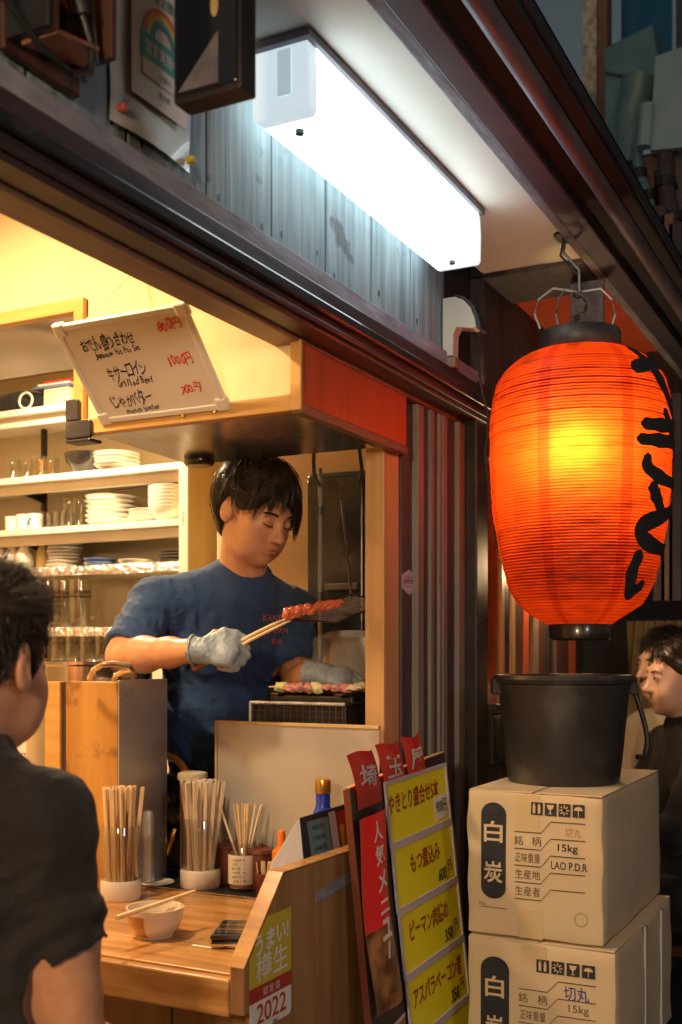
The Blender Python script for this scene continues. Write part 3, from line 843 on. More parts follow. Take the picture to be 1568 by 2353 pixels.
def carton_print(T, f, second=False):
    T = [q for q in T.children if q.name.startswith('carton_body')][0]
    x0, yl, yr, zt, zb = f
    W = yl - yr; H = zt - zb
    Rv = Vector((0, -1, 0)); U = Vector((0, 0, 1))
    def rect(u0, u1, v0, v1, m, nm='ink_line', lift=0.0, n=4):
        mb = MB().use(m)
        for i in range(n):
            a = u0 + (u1 - u0) * i / n; b = u0 + (u1 - u0) * (i + 1) / n
            q = [face_pt(a, v1, f), face_pt(b, v1, f), face_pt(b, v0, f), face_pt(a, v0, f)]
            mb.quad(*[p - Vector((lift, 0, 0)) for p in q])
        return mb.build(nm, None, T)
    # tape strip
    rect(.375, .545, .0, .26 if not second else .12, 'tape', 'tape')
    if not second: rect(.40, .57, .80, 1.0, 'tape', 'tape')
    # dark pill with white characters
    pu0, pu1, pv0, pv1 = (.11, .30, .065, .745) if not second else (.10, .30, .11, .80)
    ru = (pu1 - pu0) / 2; rv = ru * W / H * .9
    pts = []
    for k in range(17):
        a = math.pi * k / 16
        pts.append((pu0 + ru - ru * math.cos(a), pv0 + rv - rv * math.sin(a)))
    for k in range(17):
        a = math.pi * k / 16
        pts.append((pu0 + ru + ru * math.cos(a), pv1 - rv + rv * math.sin(a)))
    c = face_pt(pu0 + ru, (pv0 + pv1) / 2, f) - Vector((.0008, 0, 0))
    ring = [face_pt(u, v, f) - Vector((.0008, 0, 0)) for u, v in pts]
    MB().use('navy_ink').add([c] + ring, [(0, i + 1, (i + 1) % len(ring) + 1) for i in range(len(ring))]).build('pill_mark', None, T)
    for ch, v in (('白', .27), ('炭', .555)) if not second else (('白', .32), ('炭', .60)):
        if second and ch == '炭': pass
        text(ch, face_pt(pu0 + ru, v, f) - Vector((.0018, 0, 0)), Rv, U, h=.046, w=.042, m='cardboard', parent=T, bold=.018)
    # handling symbols
    iv = .045 if not second else .09
    for k in range(4):
        u0 = .485 + .1 * k; u1 = u0 + .085
        rect(u0, u1, iv, iv + .088, 'navy_ink', 'handling_symbol', .0004, 2)
        cx = face_pt((u0 + u1) / 2, iv + .044, f) - Vector((.0022, 0, 0))
        mb = MB().use('cardboard')
        def bar(du, dv, w, h, rot=0):
            r_ = Rv * math.cos(rot) + U * math.sin(rot); u_ = U * math.cos(rot) - Rv * math.sin(rot)
            p = cx + Rv * du + U * dv
            mb.quad(p - r_ * w - u_ * h, p + r_ * w - u_ * h, p + r_ * w + u_ * h, p - r_ * w + u_ * h)
        kind = [0, 1, 2, 3][k] if not second else [0, 2, 1, 3][k]
        if kind == 0:
            bar(-.0055, -.001, .0028, .0085); bar(.0055, -.001, .0028, .0085); bar(-.0055, .0095, .0018, .0012, .8); bar(.0055, .0095, .0018, .0012, .8)
        elif kind == 1:
            mb.add([cx + Rv * a + U * b for a, b in ((-.008, .0095), (.008, .0095), (.0055, .002), (.0012, -.001), (.0012, -.008), (.006, -.0095), (-.006, -.0095), (-.0012, -.008), (-.0012, -.001), (-.0055, .002))], [tuple(range(10))])
        elif kind == 2:
            for rr_ in (.78, -.78, 0, 1.57): bar(0, 0, .0105, .0011, rr_)
            bar(-.0, .0, .004, .006, .3)
        else:
            mb.add([cx + Rv * (.0095 * math.cos(a)) + U * (.001 + .008 * math.sin(a)) for a in [math.pi * i / 8 for i in range(9)]], [tuple(range(9))])
            bar(0, -.005, .0008, .006)
        mb.build('symbol_glyph', None, T)
    # ruled label lines
    L0 = .253 if not second else .305
    for k in range(5):
        v = L0 + .117 * k
        rect(.365, .56, v, v + .007, 'brown_ink', 'ink_line', .0002)
        rect(.63, .875, v - .082, v - .075, 'brown_ink', 'ink_line', .0002)
        a = face_pt(.56, v, f); b = face_pt(.63, v - .082, f)
        o_ = Vector((.0003, 0, 0))
        MB().use('brown_ink').quad(a - o_, a - o_ - U * .0022, b - o_ - U * .0022, b - o_).build('ink_line', None, T)
    rows = ['銘', '正味重量', '生産地', '生産者']
    for k, s_ in enumerate(rows):
        v = L0 + .063 + .117 * k
        if k == 0:
            text('銘', face_pt(.395, v, f), Rv, U, h=.020, m='brown_ink', parent=T)
            text('柄', face_pt(.527, v, f), Rv, U, h=.020, m='brown_ink', parent=T)
        else:
            text(s_, face_pt(.462, v, f), Rv, U, h=.020, w=.055, m='brown_ink', parent=T)
    if not second:
        text('15kg', face_pt(.752, L0 + .117 * .86, f), Rv, U, h=.020, w=.042, m='black_ink', parent=T, bold=.012)
        text('LAO P.D.R', face_pt(.762, L0 + .117 * 1.86, f), Rv, U, h=.0165, w=.076, m='black_ink', parent=T, bold=.010)
        text('切丸', face_pt(.79, L0 + .117 * -.12, f), Rv, U, h=.020, w=.034, m='faint_ink', parent=T)
        text('No.', face_pt(.125, .785, f), Rv, U, h=.008, m='brown_ink', parent=T)
        rect(.105, .31, .806, .811, 'brown_ink')
        mb = MB().use('brown_ink')
        cc = face_pt(.845, .83, f)
        for k in range(26):
            a = 2 * math.pi * k / 26
            d = Rv * math.cos(a) + U * math.sin(a); n_ = U * math.cos(a) - Rv * math.sin(a)
            p = cc + d * .0135
            mb.quad(p - d * .0018 - n_ * .0005, p + d * .0018 - n_ * .0005, p + d * .0018 + n_ * .0005, p - d * .0018 + n_ * .0005)
        mb.build('dashed_ring', None, T)
    else:
        text('切丸', face_pt(.75, L0 + .117 * -.08, f), Rv, U, h=.030, w=.052, m='blue_ink', parent=T, jit=.0008, bold=.006)
        text('15kg', face_pt(.765, L0 + .117 * .86, f), Rv, U, h=.020, w=.042, m='brown_ink', parent=T)


c1 = carton(.555, .850, 2.262, 2.842, E - .602, E - .300, 'cardboard charcoal carton with the bucket standing on it', .003)
carton_print(c1, (2.262, .850, .555, E - .300, E - .602))
c2 = carton(.527, .846, 2.250, 2.840, E - .912, E - .612, 'cardboard charcoal carton with two grey straps, beneath the carton that carries the bucket', .004)
carton_print(c2, (2.250, .846, .527, E - .612, E - .912), True)
for xs_ in (2.50, 2.68):
    MB().box(xs_, xs_ + .012, .5185, .524, E - .912, E - .606).build('strap', 'strap', c2)
    MB().box(xs_, xs_ + .012, .5185, .60, E - .6083, E - .6063).build('strap', 'strap', c2)
carton(.54, .85, 2.26, 2.84, E - 1.222, E - .917, 'plain carton below the strapped charcoal carton')
carton(.54, .85, 2.26, 2.84, .004, E - 1.227, 'plain carton lowest in the stack on the lane')

# ------------------------------------------------------------------ bucket
bz = E - .2935
bc = Vector((2.50, .706, bz))
BK = thing('bucket', bc, 'black rubber bucket standing on the upper charcoal carton', 'bucket')
H = .243
MB().lathe([(.0004, .004), (.118, .004), (.124, .0), (.127, .006), (.134, .07), (.1405, .14), (.147, .205), (.150, .215), (.150, .222), (.158, .226), (.161, .234), (.158, H), (.150, H), (.143, .236), (.136, .15), (.122, .012), (.0004, .012)], bc, 56).build('bucket_body', 'rubber', BK, smooth=True)
for s_ in (-1, 1):
    c = bc + RT * (s_ * .153) + UP * .216
    MB().obox(c, RT * .012, FW * .022, UP * .018).build('handle_lug', 'rubber', BK, .004)
hp = [bc + RT * .158 + UP * .212 - FW * .01]
for k in range(1, 12):
    a = k / 11
    hp.append(bc + RT * (.158 + .028 * math.sin(a * math.pi)) + FW * (-.01 - .0 * a) + UP * (.212 - .155 * math.sin(a * math.pi * .55)) - FW * (.03 * a))
MB().tube(hp, .006, 8).build('bail_handle', 'cable', BK, smooth=True)
# ------------------------------------------------------------------ chunk end

# ------------------------------------------------------------------ hood and bulkhead over the grill
HX = 1.842                      # plane of the cream face towards the counter
hz0 = E + .462
HD = thing('extractor_hood', (2.0, 1.3, hz0), 'cream plastered extractor hood edged in wood with a red end panel', 'hood')
zt = E + 1.055
MB().box(HX + .004, 2.20, 1.05, 1.545, hz0 + .030, zt).build('hood_casing', 'plaster', HD)
MB().box(HX + .004, 2.23, 1.545, 3.39, E + .748, zt).build('bulkhead', 'plaster', HD)
MB().box(HX + .012, 2.22, 1.575, 3.38, E + .728, E + .746).build('bulkhead_underside', 'steel_dirty', HD)
box('trim', 'wood_y', HX - .010, HX + .016, 1.047, 1.548, hz0 - .002, hz0 + .030, HD, .002)
box('trim', 'wood_y', HX - .010, HX + .016, 1.548, 1.574, hz0 - .002, E + .750, HD, .002)
box('trim', 'wood_y', HX - .0095, HX + .016, 1.574, 3.38, E + .722, E + .750, HD, .002)
MB().prism([(HX + .018, 1.05, hz0 + .004), (2.22, 1.05, hz0 - .008), (2.22, 1.545, hz0 - .008), (HX + .018, 1.545, hz0 + .004)], (0, 0, .018)).build('hood_underside', 'steel', HD)
box('red_panel', 'hood_red', HX + .0, 2.335, 1.026, 1.0465, hz0 + .012, hz0 + .128, HD, .003)
box('trim', 'lintel_under', HX - .003, 2.338, 1.024, 1.0465, hz0 - .006, hz0 + .0115, HD, .002)
box('trim', 'wood_y', HX - .0105, HX - .0005, 1.0225, 1.0465, hz0 - .002, hz0 + .132, HD, .002)
# black foam guard on the corner of the trim
gy = 1.565
MB().box(HX - .022, HX - .0105, gy - .045, gy + .022, hz0 - .012, hz0 + .026).box(HX - .022, HX - .0105, gy - .012, gy + .022, hz0 + .026, hz0 + .072).box(HX - .022, HX + .02, gy - .045, gy + .022, hz0 - .020, hz0 - .0125).build('corner_guard', 'rubber', HD, .005)
for yy_ in (1.29, 1.215):
    MB().lathe([(.0004, -.003), (.004, -.003), (.004, .004)], (HX - .013, yy_, hz0 + .012), 8).build('hook_pin', 'brass', HD)
dl = at(383, 1060, Z=hz0 - .012)
MB().lathe([(.0004, -.014), (.026, -.014), (.030, -.008), (.030, .0), (.0004, .0)], (2.17, 1.485, hz0 - .009), 18, sy=1.3).build('damper_knob', 'black_lacquer', HD, smooth=True)
# cables dangling from the hood
for pts in ([(722, 1030), (721, 1060), (722, 1085), (728, 1105), (738, 1118)], [(826, 1030), (829, 1055), (832, 1080), (828, 1100), (822, 1112)]):
    tag(MB().tube([at(x, y, t=2.62) for x, y in pts], .005, 6).build('hood_cable', 'cable', smooth=True),
        'short black cable hanging below the hood ' + ('beside the steel pole' if pts[0][0] < 800 else 'near the door jamb'), 'cable', 'cables under the hood')

# ------------------------------------------------------------------ whiteboard menu
wb = [at(240, 970, X=HX - .012), at(525, 940, X=HX - .012), at(425, 705, X=HX - .159), at(130, 750, X=HX - .159)]
WB = thing('whiteboard', (HX - .02, 1.34, hz0 + .012), 'small whiteboard handwritten with three dishes, tilted above the hood trim', 'whiteboard')
bl = Vector((HX - .013, 1.490, E + .481)); br = Vector((HX - .013, 1.184, E + .481))
tl = Vector((HX - .160, 1.490, E + .640)); tr = Vector((HX - .160, 1.184, E + .640))
wr = (br - bl).normalized(); wu = (tl - bl).normalized(); wn_ = wr.cross(wu).normalized()
ww = (br - bl).length; wh = (tl - bl).length
cen = (bl + tr) / 2
MT['whiteboard'] = mat('whiteboard_face', (.80, .75, .66), (.84, .79, .70), scale=4, rough=.25, coat=.3)
WF = MB().obox(cen, wr * (ww / 2 - .004), wu * (wh / 2 - .004), wn_ * .003).build('face', 'whiteboard', WB)
for (c_, a_, b_) in ((bl + wr * ww / 2, ww / 2, .005), (tl + wr * ww / 2, ww / 2, .005)):
    MB().obox(c_ + wu * (.004 if c_.z < cen.z else -.004), wr * a_, wu * .006, wn_ * .0065).build('frame_rail', 'white_plastic', WB, .002)
for c_ in (bl + wu * wh / 2 + wr * .004, br + wu * wh / 2 - wr * .004):
    MB().obox(c_, wr * .006, wu * (wh / 2 - .008), wn_ * .006).build('frame_rail', 'white_plastic', WB, .002)
for c_ in (bl + (wr + wu) * .008, br + (wu - wr) * .008, tl + (wr - wu) * .008, tr - (wr + wu) * .008):
    MB().obox(c_, wr * .014, wu * .014, wn_ * .0075).build('corner_cap', 'white_plastic', WB, .004)


def wpt(u, v): return bl + wr * (u * ww) + wu * ((1 - v) * wh) + wn_ * .0042


wr2 = (wr + wu * .04).normalized()
def scrawl(s_, u, v, h, w, m, seed, bold=.012):
    """hand lettering: every character with its own size, tilt and height"""
    r_ = random.Random(seed)
    n = sum(.6 if ord(c) < 256 else 1 for c in s_)
    step = w / n; x = -w / 2
    vs = []; fs = []
    for c in s_:
        cw = step * (.6 if ord(c) < 256 else 1)
        if c != ' ':
            v_, f_ = text_geo(c, bold)
            xs = [q[0] for q in v_]; ys = [q[1] for q in v_]
            x0, x1, y0 = min(xs), max(xs), 0.0
            k = h * r_.uniform(.78, 1.12) / .75
            kx = min(k, cw * 1.02 / max(x1 - x0, .25)) * r_.uniform(.85, 1.0)
            an = r_.uniform(-.16, .16); sh_ = r_.uniform(-.05, .25); dy = r_.uniform(-.12, .12) * h
            b0 = len(vs)
            for q in v_:
                a_ = (q[0] - (x0 + x1) / 2) * kx + q[1] * k * sh_; b_ = q[1] * k
                a_ += .0007 * math.sin(b_ * 260 + seed); b_ += .0007 * math.sin(a_ * 220 + seed)
                vs.append(wpt(u, v) + wr2 * (x + cw / 2 + a_ * math.cos(an) - b_ * math.sin(an)) + wu * (a_ * math.sin(an) + b_ * math.cos(an) - h / 2 + dy))
            fs += [tuple(b0 + i for i in f) for f in f_]
        x += cw
    MB().use(m).add(vs, fs).build('handwriting', None, WF)


scrawl('おでん盛り合わせ', .34, .20, .026, .128, 'black_ink', 1)
scrawl('Japanese Hot Pot Set', .38, .32, .0125, .112, 'black_ink', 2, .016)
scrawl('800円', .84, .14, .023, .056, 'red_paper', 3)
scrawl('牛サーロイン', .38, .50, .027, .096, 'black_ink', 4)
scrawl('Grilled Beef', .41, .62, .016, .088, 'black_ink', 5, .016)
scrawl('1000円', .81, .47, .021, .058, 'red_paper', 6)
scrawl('じゃがバター', .32, .79, .027, .104, 'black_ink', 7)
scrawl('Potato butter', .37, .905, .0135, .086, 'black_ink', 8, .016)
scrawl('700円', .79, .76, .022, .050, 'red_paper', 9)
for p, q in ((tl + wr * .07, Vector((HX, 1.40, E + .80))), (tr - wr * .03, Vector((HX, 1.17, E + .76)))):
    MB().tube([p, q], .0012, 5).build('string', 'white_plastic', WB)

# ------------------------------------------------------------------ shelves behind the cook
SX = 2.95
SH = thing('shelf_unit', (3.1, 2.5, 0), 'tall cream open shelf unit filled with crockery behind the cook', 'shelf')
ys0, ys1 = 2.085, 3.39
levels = {'A': .855, 'B': .616, 'C': .433, 'D': .293, 'E': .084, 'F': -.030}
for k, z in levels.items():
    box('shelf_board', 'shelf_paint', SX + (.0 if k in 'ABC' else .004), 3.245, ys0 + .002, ys1, E + z - .022, E + z, SH, .002)
    if k in 'ABC':
        box('shelf_support', 'shelf_paint', SX + .03, SX + .05, ys0 + .002, ys1, E + z - .055, E + z - .0225, SH, .002)
    if k in 'DE':
        mb = MB(); n = 90
        vs = []; fs = []
        for i in range(n + 1):
            y = ys0 + (ys1 - ys0) * i / n
            for j, (dx, dz) in enumerate(((.02, .003), (-.004, .003), (-.007, -.012), (-.004, -.028), (.015, -.028))):
                vs.append((SX + dx + random.uniform(-.0015, .0015), y, E + z + dz + random.uniform(-.001, .001)))
        for i in range(n):
            for j in range(4):
                fs.append((i * 5 + j, i * 5 + j + 1, i * 5 + j + 6, i * 5 + j + 5))
        mb.use('foil').add(vs, fs).build('foil_edging', None, SH)
box('side_panel', 'shelf_side', SX - .004, 3.245, ys0 - .028, ys0, .02, E + 1.05, SH, .002)
box('edge_strip', 'shelf_paint', SX - .012, SX - .0045, ys0 - .030, ys0 + .004, .02, E + 1.05, SH, .001)
text('LVMWO0', (SX - .0126, ys0 - .013, E + .43), (0, 0, 1), (0, 1, 0), h=.008, w=.045, m='brown_ink', parent=SH)
box('back_panel', 'wall_in', 3.2455, 3.2495, ys0, ys1, .02, E + 1.05, SH, 0)
box('lower_cabinet', 'shelf_paint', SX + .004, 3.245, ys0 + .002, ys1, .02, E - .053, SH, .002)
for yy_ in (2.86,):
    box('slotted_upright', 'black_metal', SX + .22, SX + .235, yy_, yy_ + .018, E - .02, E + 1.0, SH, 0)
for z in (.433, .616):
    MB().prism([(SX + .22, 2.862, E + z - .023), (SX + .06, 2.862, E + z - .023), (SX + .06, 2.862, E + z - .030), (SX + .22, 2.862, E + z - .06)], (0, .010, 0)).build('shelf_bracket', 'black_metal', SH)


def plate_mesh(r, m, h=.020, seg=28):
    return MB().use(m).lathe([(.0004, .003), (r * .5, .003), (r * .52, 0), (r * .56, 0), (r * .6, .004), (r * .85, h * .55), (r, h), (r * 1.01, h + .002), (r * .985, h + .003), (r * .8, h * .62), (r * .55, .007), (.0004, .006)], seg=seg).mesh('plate', smooth=True, ang=60)


def stack(name, me, c, n, dz, label, cat, group, jit=.003):
    for k in range(n):
        o = link(name, me, None, (c[0] + random.uniform(-jit, jit), c[1] + random.uniform(-jit, jit), c[2] + k * dz + .0005))
        o.rotation_euler.z = random.random() * 6
        tag(o, label, cat, group)


def sh(px, k, depth=.09):
    """spot on shelf k seen at picture column px"""
    p = at(px, 1500, X=SX + depth)
    return (p.x, p.y, E + levels[k] + .0005)


stack('plate', plate_mesh(.088, 'ceramic', .022), sh(255, 'C', .11), 6, .0165, 'cream dinner plate in the tall stack on the middle shelf', 'plate', 'cream plate stack')
stack('plate', plate_mesh(.060, 'ceramic', .018), sh(335, 'C', .07), 3, .0125, 'small cream plate in the low stack beside the stacked bowls', 'plate', 'small cream plate stack')
bowlm = MB().use('ceramic').lathe([(.0004, .003), (.03, .003), (.032, 0), (.036, 0), (.04, .004), (.064, .024), (.072, .050), (.070, .051), (.06, .026), (.036, .009), (.0004, .008)], seg=28).mesh('bowl', smooth=True, ang=60)
stack('bowl', bowlm, tuple(Vector(sh(390, 'C', .08)) + Vector((0, 0, .0))), 7, .0115, 'cream bowl nested in the stack at the end of the middle shelf', 'bowl', 'cream bowl stack', .001)
stack('plate', plate_mesh(.062, 'ceramic_grey', .016), sh(148, 'D', .10), 8, .0118, 'grey stoneware plate in the tall stack beside the sake bottles', 'plate', 'grey plate stack')
stack('plate', plate_mesh(.058, 'ceramic_blue', .014), sh(232, 'D', .08), 2, .013, 'blue rimmed plate in the low stack on the foil edged shelf', 'plate', 'blue plate stack')
stack('plate', plate_mesh(.060, 'ceramic', .016), sh(312, 'D', .07), 1, .01, 'single white plate lying on the foil edged shelf', 'plate', None)
traym = MB().use('black_lacquer').box(-.055, .055, -.05, .05, 0, .008).mesh('tray', bevel=.003)
for k in range(5):
    c_ = sh(409, 'D', .09)
    o = link('black_tray', traym, None, (c_[0] + random.uniform(-.003, .003), c_[1] - .01, c_[2] + k * .0098))
    tag(o, 'flat black tray in the stack at the end of the foil edged shelf', 'tray', 'black trays')

tok = MB().use('ceramic').lathe([(.0004, 0), (.026, 0), (.032, .01), (.035, .03), (.030, .055), (.016, .08), (.013, .092), (.020, .108), (.017, .108), (.010, .092), (.0004, .09)], seg=24).mesh('sake_bottle', smooth=True)
for px, lb in ((48, 'white sake bottle on the foil edged shelf, next to the brown bottle'), (22, 'white sake bottle with a blue stroke, between two others on the foil edged shelf'), (-6, 'white sake bottle farthest from the grey plate stack')):
    o = link('sake_bottle', tok, None, sh(px + 8, 'D', .06))
    tag(o, lb, 'sake bottle', 'sake bottles on the shelf')
    if px == 22:
        b = link('blue_stroke', MB().use('ceramic_blue').tube([(-.036, .004, .025), (-.033, .0, .05), (-.020, -.004, .075)], .004, 6).mesh('blue_stroke'), o)
bb = MB().use('shelf_side').lathe([(.0004, 0), (.022, 0), (.024, .02), (.022, .07), (.012, .09), (.012, .105), (.0004, .105)], seg=20).mesh('brown_bottle', smooth=True)
tag(link('brown_bottle', bb, None, sh(98, 'D', .10)), 'slim tan bottle between the sake bottles and grey plates', 'bottle')
tag(link('small_flask', MB().use('ceramic_grey').lathe([(.0004, 0), (.018, 0), (.022, .015), (.012, .04), (.009, .05), (.013, .056), (.0004, .056)], seg=18).mesh('small_flask', smooth=True), None, tuple(Vector(sh(152, 'D', .10)) + Vector((0, 0, .102)))), 'little grey flask on top of the grey plate stack', 'flask')

cupm = MB().use('ceramic').lathe([(.0004, .002), (.022, .0), (.027, .004), (.029, .055), (.027, .055), (.025, .008), (.0004, .006)], seg=22).mesh('cup', smooth=True)
for px, lb in ((30, 'plain white cup nearest the slotted upright'), (55, 'white cup with a rounded lip, second from the slotted upright'), (80, 'white cup painted with a blue sprig beside small glasses')):
    o = link('cup', cupm, None, sh(px, 'C', .04 if px > 40 else .07))
    tag(o, lb, 'cup', 'white cups on the middle shelf')
    if px == 80:
        link('blue_sprig', MB().use('ceramic_blue').tube([(-.029, .006, .016), (-.0295, .0, .03), (-.029, -.008, .04)], .0035, 5).tube([(-.029, -.004, .018), (-.0295, .004, .028)], .003, 5).mesh('blue_sprig'), o)


def tumbler(r0, r1, h, m='glass', thick=.0025, base=.008, seg=20):
    return MB().use(m).lathe([(.0004, 0), (r0 * .96, 0), (r0, .002), (r1, h), (r1 - thick, h), (r0 - thick, base), (.0004, base)], seg=seg).mesh('glass', smooth=True, ang=50)


gm = tumbler(.020, .024, .060)
for i, px in enumerate((106, 122, 138)):
    tag(link('shot_glass', gm, None, sh(px, 'C', .05 + .02 * (i % 2))), ('small clear glass next to the cup with the blue sprig', 'small clear glass in the middle of three on the middle shelf', 'small clear glass next to the tall glasses')[i], 'glass', 'small glasses on the middle shelf')
gm2 = tumbler(.024, .028, .115)
for i, px in enumerate((160, 183)):
    tag(link('tall_glass', gm2, None, sh(px, 'C', .12)), ('tall clear glass next to the small glasses', 'tall clear glass touching the cream plate stack')[i], 'glass', 'tall glasses on the middle shelf')
gm3 = tumbler(.026, .030, .075)
for i, px in enumerate((30, 62, 92, 118)):
    tag(link('glass_tumbler', gm3, None, sh(px, 'B', .05 + .03 * (i % 2))), ('first', 'second', 'third', 'fourth')[i] + ' clear tumbler from the slotted upright towards the black bowl', 'glass', 'tumblers on the upper shelf')
tag(link('amber_cup', MB().use('ceramic_brown').lathe([(.0004, 0), (.024, 0), (.027, .07), (.024, .07), (.0004, .01)], seg=20).mesh('amber_cup', smooth=True), None, sh(104, 'B', .11)), 'tan cup behind tumblers on the upper shelf', 'cup')
bigb = MB().use('black_lacquer').lathe([(.0004, .0), (.04, 0), (.045, .006), (.075, .045), (.082, .075), (.078, .075), (.06, .03), (.0004, .012)], seg=28).mesh('black_bowl', smooth=True)
tag(link('black_bowl', bigb, None, sh(203, 'B', .09)), 'black bowl on the upper shelf under the corner guard', 'bowl')
stack('plate', plate_mesh(.078, 'ceramic', .020), sh(268, 'B', .06), 4, .0125, 'cream plate in the stack on the upper shelf beside the black bowl', 'plate', 'upper shelf plate stack')

# beer mugs and jugs on the lower shelves
jug = MB().use('glass_thick').lathe([(.0004, 0), (.035, 0), (.038, .004), (.040, .10), (.042, .168), (.037, .168), (.035, .02), (.0004, .018)], seg=22).mesh('jug', smooth=True, ang=50)
jh = MB().use('glass_thick').tube([(0, -.040, .14), (0, -.062, .13), (0, -.066, .09), (0, -.060, .05), (0, -.039, .035)], .006, 8).mesh('handle', smooth=True)
stripe = MB().use('dark_brown').lathe([(.0406, .122), (.0408, .130)], seg=22).mesh('print_band', smooth=True)
stripe2 = MB().use('black_ink').lathe([(.0405, .108), (.0408, .112)], seg=22).mesh('print_band', smooth=True)
for i, px in enumerate((146, 184, 108)):
    o = tag(link('beer_jug', jug, None, sh(px, 'E', .07)), ('tall glass beer jug between the foil shelves, middle of the three', 'tall glass beer jug between the foil shelves, with bare wall beside it', 'tall glass beer jug between the foil shelves, behind the head of the customer')[i], 'jug', 'beer jugs between the foil shelves')
    o.rotation_euler.z = .35
    link('handle', jh, o); link('print_band', stripe, o); link('print_band', stripe2, o)
mug = MB().use('glass_thick').lathe([(.0004, 0), (.031, 0), (.033, .004), (.036, .092), (.032, .092), (.030, .018), (.0004, .014)], seg=22).mesh('mug', smooth=True, ang=50)
mh = MB().use('glass_thick').tube([(0, -.034, .08), (0, -.052, .07), (0, -.052, .035), (0, -.033, .022)], .005, 8).mesh('handle', smooth=True)
mst = MB().use('dark_brown').lathe([(.0343, .062), (.0345, .066)], seg=22).mesh('print_band', smooth=True)
for i, px in enumerate((140, 172, 206, 240, 270)):
    o = tag(link('beer_mug', mug, None, sh(px, 'F', .05 + .01 * (i % 2))), ('first', 'second', 'third', 'fourth', 'fifth')[i] + ' glass beer mug from the head of the customer on the lowest shelf', 'mug', 'beer mugs on the lowest shelf')
    o.rotation_euler.z = .3 + .2 * i
    link('handle', mh, o); link('print_band', mst, o)

# things kept on the top shelf
p = Vector(sh(20, 'A', .05))
bgm = thing('shoulder_bag', p, 'black bag with a pale ring on the highest shelf', 'bag')
mb = MB(); vs = []; fs = []
for j in range(9):
    for i in range(20):
        a = 2 * math.pi * i / 20; v = j / 8
        r_ = (.11 * math.sin(math.pi * (.12 + .82 * v)) ** .6) * (1 + .08 * math.sin(3 * a + j))
        vs.append((p.x + .06 + r_ * .7 * math.cos(a), p.y + r_ * 1.2 * math.sin(a), p.z + .005 + .085 * v))
for j in range(8):
    for i in range(20):
        fs.append((j * 20 + i, j * 20 + (i + 1) % 20, (j + 1) * 20 + (i + 1) % 20, (j + 1) * 20 + i))
fs.append(tuple(range(19, -1, -1))); fs.append(tuple(8 * 20 + i for i in range(20)))
mb.use('black_shirt').add(vs, fs).build('bag_body', None, bgm, smooth=True)
rc = p + Vector((-.02, -.10, .035))
MB().tube([rc + Vector((0, .030 * math.cos(a), .028 * math.sin(a))) for a in [k * math.pi / 10 for k in range(21)]], .004, 6).build('ring', 'white_plastic', bgm, smooth=True)
p = Vector(sh(128, 'A', .06))
cbx = thing('storage_box', p, 'open cream storage box on the highest shelf beside the black bag', 'box')
MB().box(p.x, p.x + .12, p.y - .06, p.y + .055, p.z, p.z + .075).build('box_body', 'cream', cbx, .003)
for k, (m_, dz) in enumerate((('ceramic_blue', .077), ('paper', .084), ('red_paper', .090))):
    o = box('magazine', m_, p.x - .01 - .004 * k, p.x + .14, p.y - .065 - .01 * k, p.y + .10 - .03 * k, p.z + dz - .0005, p.z + dz + .0058, None, .001)
    tag(o, ('blue', 'white', 'red')[k] + ' magazine lying flat on the cream storage box', 'magazine', 'magazines on the highest shelf')

# ------------------------------------------------------------------ cream water heater behind the cook
hp0 = at(497, 1500, X=2.86); hp1 = at(652, 1500, X=2.86)
WH = thing('water_heater', (2.95, (hp0.y + hp1.y) / 2, E + .17), 'cream wall mounted water heater with side vents behind the cook', 'heater')
xa, xb = 2.86, 3.03
zt_, zb_ = E + (1500 - 1090) / 2550 * 3.1, E + (1500 - 1345) / 2550 * 3.1
box('casing', 'cream', xa, xb, hp1.y, hp0.y, zb_, zt_, WH, .008)
for k in range(7):
    x_ = xa + .075 + k * .012
    box('vent_slot', 'black_metal', x_, x_ + .005, hp1.y - .0012, hp1.y - .0002, zb_ + .03, zb_ + .13, WH, 0)
box('side_plate', 'copper', xa + .012, xb - .012, hp1.y - .001, hp1.y - .0003, zb_ + .16, zt_ - .02, WH, 0)
kp = at(615, 1310, X=2.855)
MB().box(2.845, 2.8595, kp.y - .05, kp.y + .05, kp.z - .045, kp.z + .04).build('control_plate', 'white_plastic', WH, .003)
for dy, r_ in ((.02, .012), (-.018, .016)):
    mbk = MB(); pts = [(2.8445, kp.y + dy + r_ * math.cos(a), kp.z + r_ * math.sin(a)) for a in [i * math.pi / 8 for i in range(16)]]
    mbk.prism(pts, (-.014, 0, 0)).build('knob', 'chrome', WH, .002)
MB().tube([(2.842, kp.y - .018 + .030 * math.cos(a), kp.z + .004 + .036 * math.sin(a)) for a in [i * .35 for i in range(16)]], .002, 6).build('wire_loop', 'cable', WH)
box('wall_bracket', 'wall_in', 3.031, 3.25, hp1.y + .02, hp0.y - .02, zb_ + .05, zt_ - .05, WH, 0)

